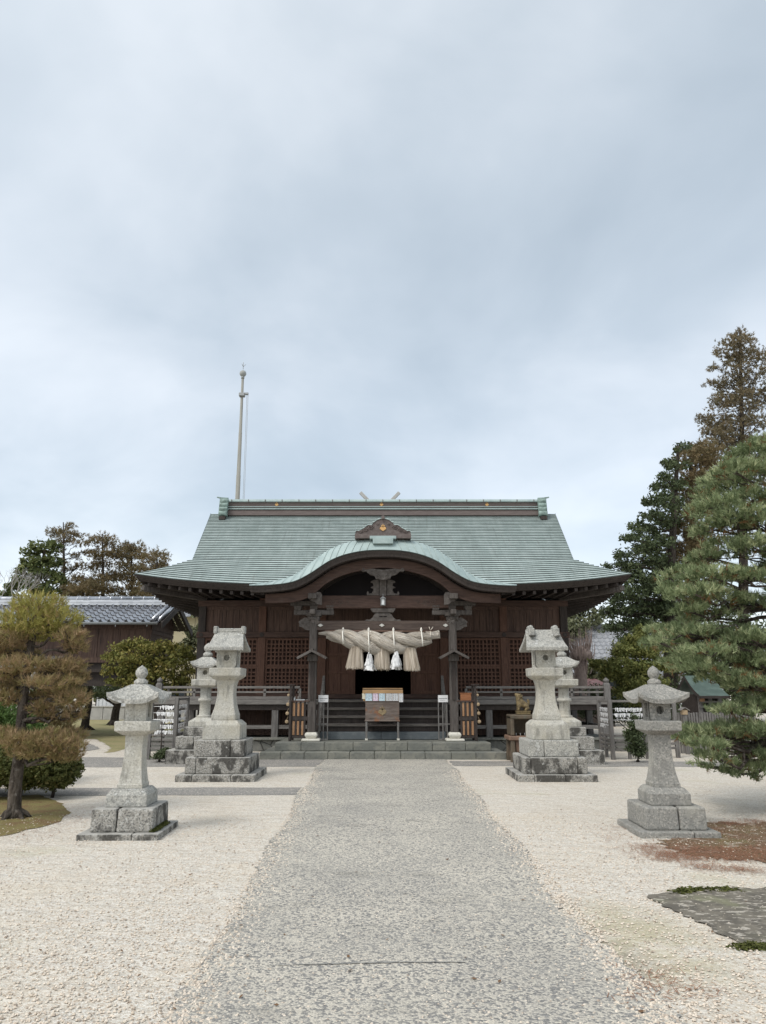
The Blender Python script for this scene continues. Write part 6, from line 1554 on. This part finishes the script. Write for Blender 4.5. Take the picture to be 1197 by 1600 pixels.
for k, (px, py, Y, r0, lab, its) in enumerate(((132, 1141, 26.0, .18, 'leaning dark tree trunk between the garden pine and a thicker trunk', [(95, 1020, 50, 30), (60, 1060, 50, 26), (125, 1075, 34, 10)]),
                                          (178, 1133, 27.5, .21, 'thick dark tree trunk seen just left of the small pale lantern', [(172, 1082, 30, 7), (150, 1086, 26, 6), (205, 1078, 26, 8), (180, 1070, 40, 10)]))):
    b0 = G(px, py); Y = b0.y
    it = [pc(a, b, c, d, Y - .2) for a, b, c, d in its]
    tree('shade_tree', lab, 'tree', [b0, P(px + 3, py - 22, Y), P(px + 7, py - 42, Y), P(px + 9 - k * 10, py - 75, Y)], r0, r0 * .6, it, bark_dark, [lambda g, l: leaves('crown', l, 61 + k, 110, 12, .055, .16, lf_dark, g)], seed=8 + k, limb_r=.5)
# ---- far trees at the left
def conifer(label, px, pyt, Y, halfw, pyb, fm, seed, bare=.0, group='trees rising behind the storehouse', name='brown_conifer', L=.30, per=13, kinds=None, gap=.12, lean=0, mtk=bark_dark):
    base = P(px, 1080, Y); base.z = 0; top = P(px + lean, pyt, Y); k = mpp(900, Y); r = random.Random(seed); cl = []
    zb5 = P(px, pyb, Y).z; n = int((top.z - zb5) / (1.0 * 33 * .04)) + 4
    N = int(n * 3.4)
    for i in range(N):
        t = (i + r.random()) / N; z = zb5 + (top.z - zb5) * t
        env_ = halfw * 1.3 * k * (1 - t) ** .55 * (.72 + .38 * math.sin(i * 2.1)) + .12
        a = i * 2.4 + r.uniform(-.4, .4); q = env_ * r.uniform(.3, 1.0)
        if r.random() < gap: continue
        s = .24 * halfw * k * (1 - t * .45) + .10
        xx = base.x + (top.x - base.x) * t
        cl.append((xx + q * math.cos(a), Y + q * math.sin(a), z, s, s, s * .52))
    cl.append((top.x, top.y, top.z - .3, .22, .22, .4))
    return tree(name, label, 'tree', [base, (base + top) / 2, top], .0075 * top.z + .1, .03, cl, mtk, [lambda g, l: needles('crown', l, seed, per, 9, L * .75, L * .085, fm, g, up=.25, out_=.6, spread=.95, sub=6, sig=.55)], group, limb_r=.28, rise=-.05, twig=True, seed=seed, wob=.04)
G1 = 'trees rising behind the storehouse'
def loose(label, px, pyt, Y, spec, seed, per=8, L=.2):
    base = P(px, 1080, Y); base.z = 0; top = P(px + 2, pyt, Y); r = random.Random(seed); cl = []
    for (a, b, *q) in spec:
        rx, ry = (q[0] * 1.2, q[1] * 1.15) if q else (16, 7.5)
        for k in range(2): cl.append(pc(a + r.uniform(-5, 5), b + r.uniform(-4, 4), rx * r.uniform(.6, 1), ry * r.uniform(.6, 1), Y + r.uniform(-1.6, 1.6)))
    tree('brown_conifer', label, 'tree', [base, (base + top) / 2 + Vector((.15, 0, 0)), top], .26, .03, cl, bark_dark, [lambda g, l: needles('crown', l, seed, per, 9, L, L * .10, lf_brown, g, up=.35, out_=.6, spread=.95, sub=6, sig=.5)], G1, limb_r=.3, rise=.35, seed=seed, wob=.05)
loose('thin bare-branched brown conifer, tallest of the trees behind the storehouse', 97, 816, 46, [(107, 822, 10, 5), (84, 833, 10, 4), (100, 834), (118, 836, 12, 5), (124, 849, 9, 5), (104, 848), (93, 861, 8, 4), (134, 862, 7, 4), (120, 869, 9, 5), (100, 878, 8, 5), (110, 890, 10, 4), (125, 884, 8, 4), (98, 905, 12, 5), (116, 912, 13, 6), (104, 928, 15, 7), (122, 934, 14, 7)], 71, per=5)
loose('brown-green conifer behind the storehouse, second tallest there and right of the thin bare one', 158, 834, 46, [(163, 838, 10, 4), (150, 845, 11, 5), (174, 848, 10, 5), (160, 858), (147, 870, 10, 5), (170, 868), (140, 889, 10, 5), (160, 882), (155, 902), (173, 903), (140, 912), (160, 920), (176, 925, 14, 8), (148, 930, 14, 8), (130, 925, 12, 6)], 72)
loose('broad brown conifer between two others above the right end of the storehouse roof', 203, 848, 47, [(200, 852, 11, 4), (190, 862), (210, 858), (198, 872), (213, 870), (187, 883), (205, 887), (195, 903), (213, 903), (184, 905, 12, 6), (204, 920, 15, 8), (188, 930, 14, 8), (214, 930, 14, 8)], 73, per=9)
loose('lowest brown conifer of the storehouse trees, nearest the tip of the shrine roof', 243, 860, 45, [(240, 864, 11, 4), (253, 872, 9, 5), (230, 875, 11, 5), (245, 885), (258, 880, 7, 4), (225, 890), (238, 896), (250, 903, 12, 6), (228, 910), (242, 920, 14, 8), (224, 928, 14, 8), (258, 925, 12, 8)], 74, per=9)
loose('bushy brown conifer low behind the middle of the storehouse roof', 128, 900, 44, [(120, 904, 10, 5), (134, 908, 10, 5), (112, 920), (128, 922), (146, 920), (106, 936), (124, 940), (142, 938)], 75, per=9)
Yt = 44
it = [pc(72, 856, 22, 9, Yt), pc(50, 862, 14, 8, Yt), pc(58, 878, 22, 10, Yt), pc(82, 878, 16, 10, Yt), pc(42, 892, 16, 9, Yt), pc(68, 898, 24, 11, Yt), pc(34, 908, 14, 8, Yt), pc(90, 906, 16, 11, Yt), pc(18, 918, 12, 6, Yt), pc(52, 918, 20, 10, Yt), pc(10, 930, 14, 6, Yt), pc(76, 925, 20, 10, Yt), pc(30, 936, 16, 6, Yt)]
b0 = P(55, 1080, Yt); b0.z = 0
tree('broadleaf_tree', 'gnarled green tree at the left end of the trees behind the storehouse', 'tree', [b0, P(52, 1000, Yt), P(54, 930, Yt), P(64, 890, Yt), P(70, 860, Yt)], .34, .07, it, bark_dark, [lambda g, l: leaves('crown', l, 81, 34, 11, .135, .2, mat('olive_far_leaves', None) if 'olive_far_leaves' in MATS else leafmat('olive_far_leaves', (0.06, 0.085, 0.035), (0.13, 0.155, 0.055), (0.24, 0.245, 0.10)), g)], G1, limb_r=.4, seed=9)
# bare twiggy tree at the frame's left edge
b0 = P(-14, 1080, 40); b0.z = 0
bt_ = thing('bare_tree', 'bare pale twigs of a leafless tree at the extreme left above the storehouse', 'tree', b0); m = MB(tuple(b0)); r = random.Random(3)
def grow(p, d, L, rd, dep):
    q = p + d * L; m.tube([p, (p + q) / 2 + Vector((r.uniform(-.05, .05), r.uniform(-.05, .05), 0)) * L, q], [rd, rd * .85, rd * .7], 5, cap=False)
    if dep == 0: return
    for _ in range(r.choice((2, 3))): grow(q, (d + Vector((r.uniform(-.7, .7), r.uniform(-.7, .7), r.uniform(-.1, .5)))).normalized(), L * r.uniform(.6, .8), rd * .6, dep - 1)
m.tube([b0, b0 + Vector((0, 0, 3.6))], [.16, .12], 8)
grow(b0 + Vector((0, 0, 3.6)), Vector((.1, 0, 1)), 1.5, .1, 6)
m.build('trunk', mat('pale_twig', (0.34, 0.32, 0.30), rough=.9), bt_)
# far woods closing the horizon beyond the grounds
r = random.Random(44); fw = []
for k in range(150):
    a = R(r.choice((-1, 1)) * r.uniform(17, 75)); d = r.uniform(75, 95); h = r.uniform(1.6, 3.4)
    fw.append((d * math.sin(a), d * math.cos(a), h * .9, r.uniform(2.2, 4), 2, h))
tag(leaves('far_woods', fw, 77, 26, 12, .26, .22, mat('far_wood_leaves', None) if 'far_wood_leaves' in MATS else leafmat('far_wood_leaves', (0.075, 0.09, 0.05), (0.11, 0.125, 0.065), (0.16, 0.165, 0.09)), None), kind='stuff')
# the gap between storehouse and hall
it = [pc(300, 1000, 14, 20, 36), pc(290, 1020, 16, 16, 36), pc(306, 955, 8, 12, 36), pc(312, 1030, 12, 14, 36)]
shrub('olive_tree', 'olive-green tree in the gap between the storehouse and the shrine hall', 'tree', 300, 1050, 36, it, [lambda g, l: leaves('crown', l, 91, 30, 12, .12, .2, lf_far, g)], seed=11, r0=.1)

# ---- right side
def tall(label, px, pyt, Y, spec, fm, seed, name, per, L, nn=11, sub=6, group='tall trees behind the right end of the hall', r0=.4):
    base = P(px, 1080, Y); base.z = 0; top = P(px, pyt, Y); r = random.Random(seed); cl = []
    for (a, b, c, d) in spec:
        for q in (0, 1): cl.append(pc(a + r.uniform(-3, 3), b + r.uniform(-3, 3), c, d, Y + (r.uniform(-1.6, -.2) if q == 0 else r.uniform(.3, 2.0))))
    return tree(name, label, 'tree', [base, (base + top) / 2 + Vector((.1, 0, 0)), top], r0, .05, cl, bark_dark, [lambda g, l: needles('crown', l, seed, per, nn, L, L * .115, fm, g, up=.3, out_=.7, spread=.9, sub=sub, sig=.36)], group, limb_r=.25, rise=.12, seed=seed, wob=.04)
GR = 'tall trees behind the right end of the hall'
tall('tall rusty-brown conifer with open branches, the highest tree at the right', 1156, 517, 40, [(1152, 526, 12, 8), (1140, 540, 18, 8), (1170, 538, 16, 9), (1128, 551, 12, 5), (1160, 556, 22, 9), (1186, 560, 18, 10), (1146, 575, 20, 7), (1118, 578, 9, 4), (1178, 585, 22, 10), (1112, 600, 10, 5), (1135, 600, 16, 6), (1162, 606, 18, 8), (1190, 612, 20, 10), (1120, 632, 16, 9), (1142, 628, 20, 9), (1172, 636, 22, 10), (1100, 652, 10, 6), (1122, 658, 22, 9), (1150, 660, 22, 9), (1182, 664, 22, 12), (1106, 678, 12, 7), (1130, 688, 20, 9), (1160, 690, 22, 10), (1190, 700, 20, 12), (1112, 668, 16, 10), (1135, 675, 20, 10), (1120, 705, 24, 12), (1108, 722, 16, 12), (1140, 745, 26, 14), (1155, 535, 14, 7), (1148, 560, 14, 6), (1150, 592, 20, 8), (1128, 615, 14, 6), (1158, 622, 20, 8), (1210, 560, 16, 14), (1215, 620, 20, 16), (1150, 720, 28, 12), (1185, 740, 26, 14), (1215, 690, 22, 18)], lf_brownred, 101, 'rusty_conifer', 12, .17)
tall('dense brown conifer in front of the dark evergreen at the right', 1078, 692, 36, [(1098, 700, 16, 9), (1112, 712, 18, 12), (1110, 750, 20, 14), (1112, 800, 20, 16), (1110, 860, 20, 16), (1086, 702, 16, 9), (1072, 720, 18, 12), (1100, 724, 14, 12), (1086, 745, 22, 14), (1068, 768, 18, 14), (1098, 775, 20, 16), (1080, 800, 24, 16), (1065, 830, 22, 16), (1095, 838, 22, 16), (1070, 862, 26, 16), (1096, 875, 22, 16), (1054, 890, 22, 14), (1080, 900, 24, 16), (1050, 925, 20, 14), (1078, 935, 26, 16), (1105, 925, 20, 18), (1068, 965, 26, 18)], lf_brown, 102, 'brown_conifer', 17, .20)
spec = [(1062, 700, 14, 6), (1040, 722, 10, 5), (1056, 728, 18, 9), (1036, 745, 12, 6), (1022, 760, 12, 6), (1048, 758, 18, 10), (1030, 782, 20, 9), (1008, 785, 8, 4), (1050, 790, 18, 12), (1016, 806, 18, 8), (992, 822, 13, 6), (1040, 815, 20, 11), (1010, 832, 20, 9), (984, 842, 15, 6), (1030, 848, 22, 11), (1000, 858, 20, 8), (968, 868, 15, 5), (1018, 876, 22, 11), (984, 882, 20, 7), (955, 885, 12, 4), (1040, 888, 20, 12), (1000, 902, 26, 11), (968, 902, 18, 8), (1025, 920, 26, 14), (985, 925, 24, 11), (955, 935, 16, 9), (1005, 948, 26, 14), (970, 952, 20, 11), (945, 958, 14, 9), (1035, 955, 24, 16), (990, 975, 24, 14), (1015, 985, 24, 14), (955, 980, 16, 11), (1040, 1000, 26, 18), (985, 1005, 22, 14), (1065, 1010, 24, 18)]
Yd = 34
r = random.Random(5); cl = []
for (a, b, c, d) in spec:
    cl.append(pc(a, b, c, d, Yd + r.uniform(-1.5, -.2)));  cl.append(pc(a + 4, b, c, d, Yd + r.uniform(.3, 2.2)))
b0 = P(1045, 1080, Yd); b0.z = 0
tree('dark_evergreen', 'big dark green evergreen with tiered branches behind the right roof tip', 'tree', [b0, P(1047, 950, Yd), P(1052, 820, Yd), P(1060, 697, Yd)], .4, .06, cl, bark_dark, [lambda g, l: leaves('crown', l, 103, 15, 26, .085, .27, lf_dark, g, tintmix=.5)], GR, limb_r=.3, rise=.1, seed=13)
# dark mass of trees closing the view behind the small shrine
it = [pc(1100, 1000, 40, 30, 30), pc(1140, 1020, 40, 30, 30), pc(1180, 1000, 40, 40, 30), pc(1075, 1040, 30, 24, 29), pc(1120, 1060, 30, 26, 29), pc(1165, 1065, 40, 26, 29), pc(1200, 1060, 40, 40, 30), pc(1090, 1085, 22, 18, 28.5), pc(1150, 1100, 44, 20, 28.5), pc(1060, 1085, 18, 24, 29)]
shrub('laurel_tree', 'dark laurel filling the shade behind the small green-roofed shrine', 'tree', 1130, 1080, 29.5, it, [lambda g, l: leaves('crown', l, 111, 80, 14, .08, .2, lf_dark, g)], seed=14, r0=.14)
# yellow-green tree beside the veranda
Yy = 25
it = [pc(995, 1000, 14, 12, Yy), pc(1002, 985, 10, 8, Yy), pc(975, 1018, 22, 13, Yy), pc(1010, 1018, 22, 14, Yy), pc(945, 1040, 20, 9, Yy), pc(930, 1036, 10, 5, Yy), pc(972, 1042, 24, 12, Yy - .3), pc(1005, 1045, 26, 14, Yy), pc(1030, 1040, 18, 12, Yy), pc(960, 1055, 22, 10, Yy), pc(990, 1068, 26, 14, Yy), pc(1018, 1070, 24, 14, Yy), pc(975, 1082, 18, 10, Yy), pc(1000, 1095, 22, 12, Yy)]
b0 = P(992, 1140, Yy); b0.z = 0
tree('yellow_green_tree', 'small yellow-green tree behind the right paper-strip rack', 'tree', [b0, P(992, 1110, Yy), P(990, 1070, Yy), P(994, 1010, Yy)], .09, .03, it, bark_dark, [lambda g, l: leaves('crown', l, 121, 120, 13, .052, .17, lf_yellow, g, tintmix=.55)], seed=15, limb_r=.5)
# pollarded pinkish tree
b0 = P(908, 1120, 30); b0.z = 0; k = mpp(1030, 30)
pt = thing('pollarded_tree', 'bare pinkish pollarded tree with upright twigs right of the hall', 'tree', b0); m = MB(tuple(b0)); r = random.Random(8)
kn = P(908, 1022, 30)
m.tube([b0, P(908, 1080, 30), P(907, 1050, 30), kn], [.30, .27, .25, .30], 10); m.lathe(kn - Vector((0, 0, .35)), [(.2, 0), (.42, .2), (.45, .4), (.3, .6), (0, .68)], 10)
for k2 in range(170):
    a = r.random() * 6.283; q = r.uniform(.05, .42); p = kn + Vector((q * math.cos(a), q * math.sin(a), r.uniform(-.9, .3))); d = Vector((math.cos(a) * .35, math.sin(a) * .35, 1)).normalized(); L = r.uniform(.35, 1.0)
    e = p + d * L * .5 + Vector((r.uniform(-.05, .05), 0, 0)); m.tube([p, e, e + Vector((d.x * .3, d.y * .3, 1)).normalized() * L * .5], [.02, .014, .005], 4, cap=False)
m.build('trunk', pinkbark, pt)
it = [pc(895, 955, 16, 16, 44), pc(912, 945, 16, 14, 44), pc(900, 985, 18, 18, 43), pc(925, 970, 18, 18, 44), pc(885, 1000, 14, 16, 43), pc(888, 975, 12, 14, 44), pc(935, 1060, 18, 14, 38), pc(920, 1050, 14, 14, 38)]
b0 = P(905, 1080, 44); b0.z = 0
tree('light_green_tree', 'light yellowish-green tree far off under the right roof tip', 'tree', [b0, P(905, 1010, 44), P(904, 950, 44)], .16, .05, it, bark_dark, [lambda g, l: leaves('crown', l, 131, 44, 12, .12, .22, lf_far, g)], seed=16)
it = [pc(975, 1100, 22, 22, 27), pc(1000, 1120, 26, 20, 27), pc(935, 1085, 18, 16, 28), pc(955, 1110, 20, 22, 27.5), pc(915, 1110, 16, 16, 28.5), pc(1030, 1110, 26, 24, 27), pc(1050, 1130, 20, 18, 27)]
shrub('dark_shrub', 'dark green shrubs low behind the right paper-strip rack', 'shrub', 985, 1130, 27, it, [lambda g, l: leaves('foliage', l, 141, 90, 12, .06, .2, lf_dark, g)], seed=17)
# saplings inside the racks
for (px, Y, lab, sd_, its) in ((255, 17.6, 'small sapling tied about by the left paper-strip rack', 18, [(255, 1178, 10, 5), (247, 1182, 9, 4), (262, 1174, 8, 4)]), (990, 17.6, 'leafy sapling inside the right paper-strip rack', 19, [(992, 1135, 10, 9), (986, 1146, 10, 7), (1000, 1142, 9, 8), (992, 1156, 13, 8), (986, 1170, 8, 7), (1000, 1168, 10, 9), (992, 1120, 5, 5), (998, 1178, 9, 5)])):
    it = [pc(a, b, c, d, Y) for a, b, c, d in its]
    shrub('sapling', lab, 'sapling', px, 1185, Y, it, [lambda g, l: leaves('foliage', l, 150 + sd_, 50, 10, .03, .3, lf_dark, g)], seed=sd_, r0=.02)
# ---- the big green pine at the right, close to the photographer
Yp2 = 10.6
def pp_(a, b, c, d): return pc(a, b, c, d, Yp2 + prn.uniform(-.7, .7), prn.uniform(.4, .75))
prn = random.Random(12)
spec = [(1170, 712, 34, 16), (1195, 692, 24, 12), (1150, 738, 40, 14), (1190, 742, 36, 18), (1118, 752, 28, 8), (1130, 770, 40, 14), (1175, 782, 42, 20), (1108, 795, 30, 11), (1150, 812, 44, 18), (1195, 820, 34, 22), (1112, 828, 32, 11), (1135, 850, 36, 12), (1178, 856, 40, 18), (1100, 872, 28, 9), (1068, 897, 36, 10), (1110, 900, 42, 14), (1160, 905, 44, 18), (1200, 900, 30, 22), (1050, 920, 26, 9), (1085, 928, 40, 14), (1130, 940, 44, 16), (1180, 950, 44, 20), (1075, 955, 28, 10), (1105, 965, 34, 12),
        (1040, 985, 28, 10), (1075, 990, 40, 14), (1125, 992, 44, 16), (1175, 1000, 42, 18), (1028, 1004, 16, 7), (1055, 1012, 34, 10), (1098, 1020, 40, 13), (1150, 1032, 44, 16), (1190, 1040, 34, 18), (1062, 1036, 26, 9), (1090, 1046, 34, 10), (1130, 1060, 38, 11), (1170, 1070, 38, 14), (1200, 1075, 30, 16),
        (1140, 1112, 30, 10), (1180, 1105, 36, 14), (1085, 1143, 26, 8), (1115, 1145, 36, 11), (1160, 1140, 42, 14), (1195, 1150, 34, 18), (1078, 1155, 18, 6), (1105, 1164, 32, 9), (1145, 1170, 40, 11), (1188, 1180, 34, 12), (1120, 1184, 20, 7), (1112, 1200, 10, 6), (1150, 1192, 26, 6), (1180, 1200, 24, 7), (1158, 1210, 9, 4),
        (1230, 720, 40, 24), (1240, 790, 46, 30), (1245, 860, 46, 30), (1240, 930, 44, 30), (1245, 1010, 46, 30), (1240, 1090, 40, 24), (1240, 1160, 40, 24)]
pcl = [pp_(*s) for s in spec]
tb_ = [Vector((6.35, 10.8, 0)), P(1276, 1150, 10.8), P(1262, 1030, 10.8), P(1258, 900, 10.8), P(1240, 780, 10.8), P(1225, 690, 10.8)]
big = tree('pine_tree', 'big green pine reaching in from the right over the small grey lantern', 'pine tree', tb_, .19, .05, pcl, bark, [
    lambda g, l: needles('crown', l, 161, 105, 12, .085, .0056, lf_pine, g, up=.65, out_=.55, spread=.68, tintmix=.8, sub=2, sig=.08, pad=True),
    lambda g, l: needles('old_needles', l, 162, 9, 14, .10, .004, lf_pinebrown, g, up=-.1, out_=.3, spread=.9)], limb_r=.34, rise=.0, seed=21, wob=.06, sag=.03)
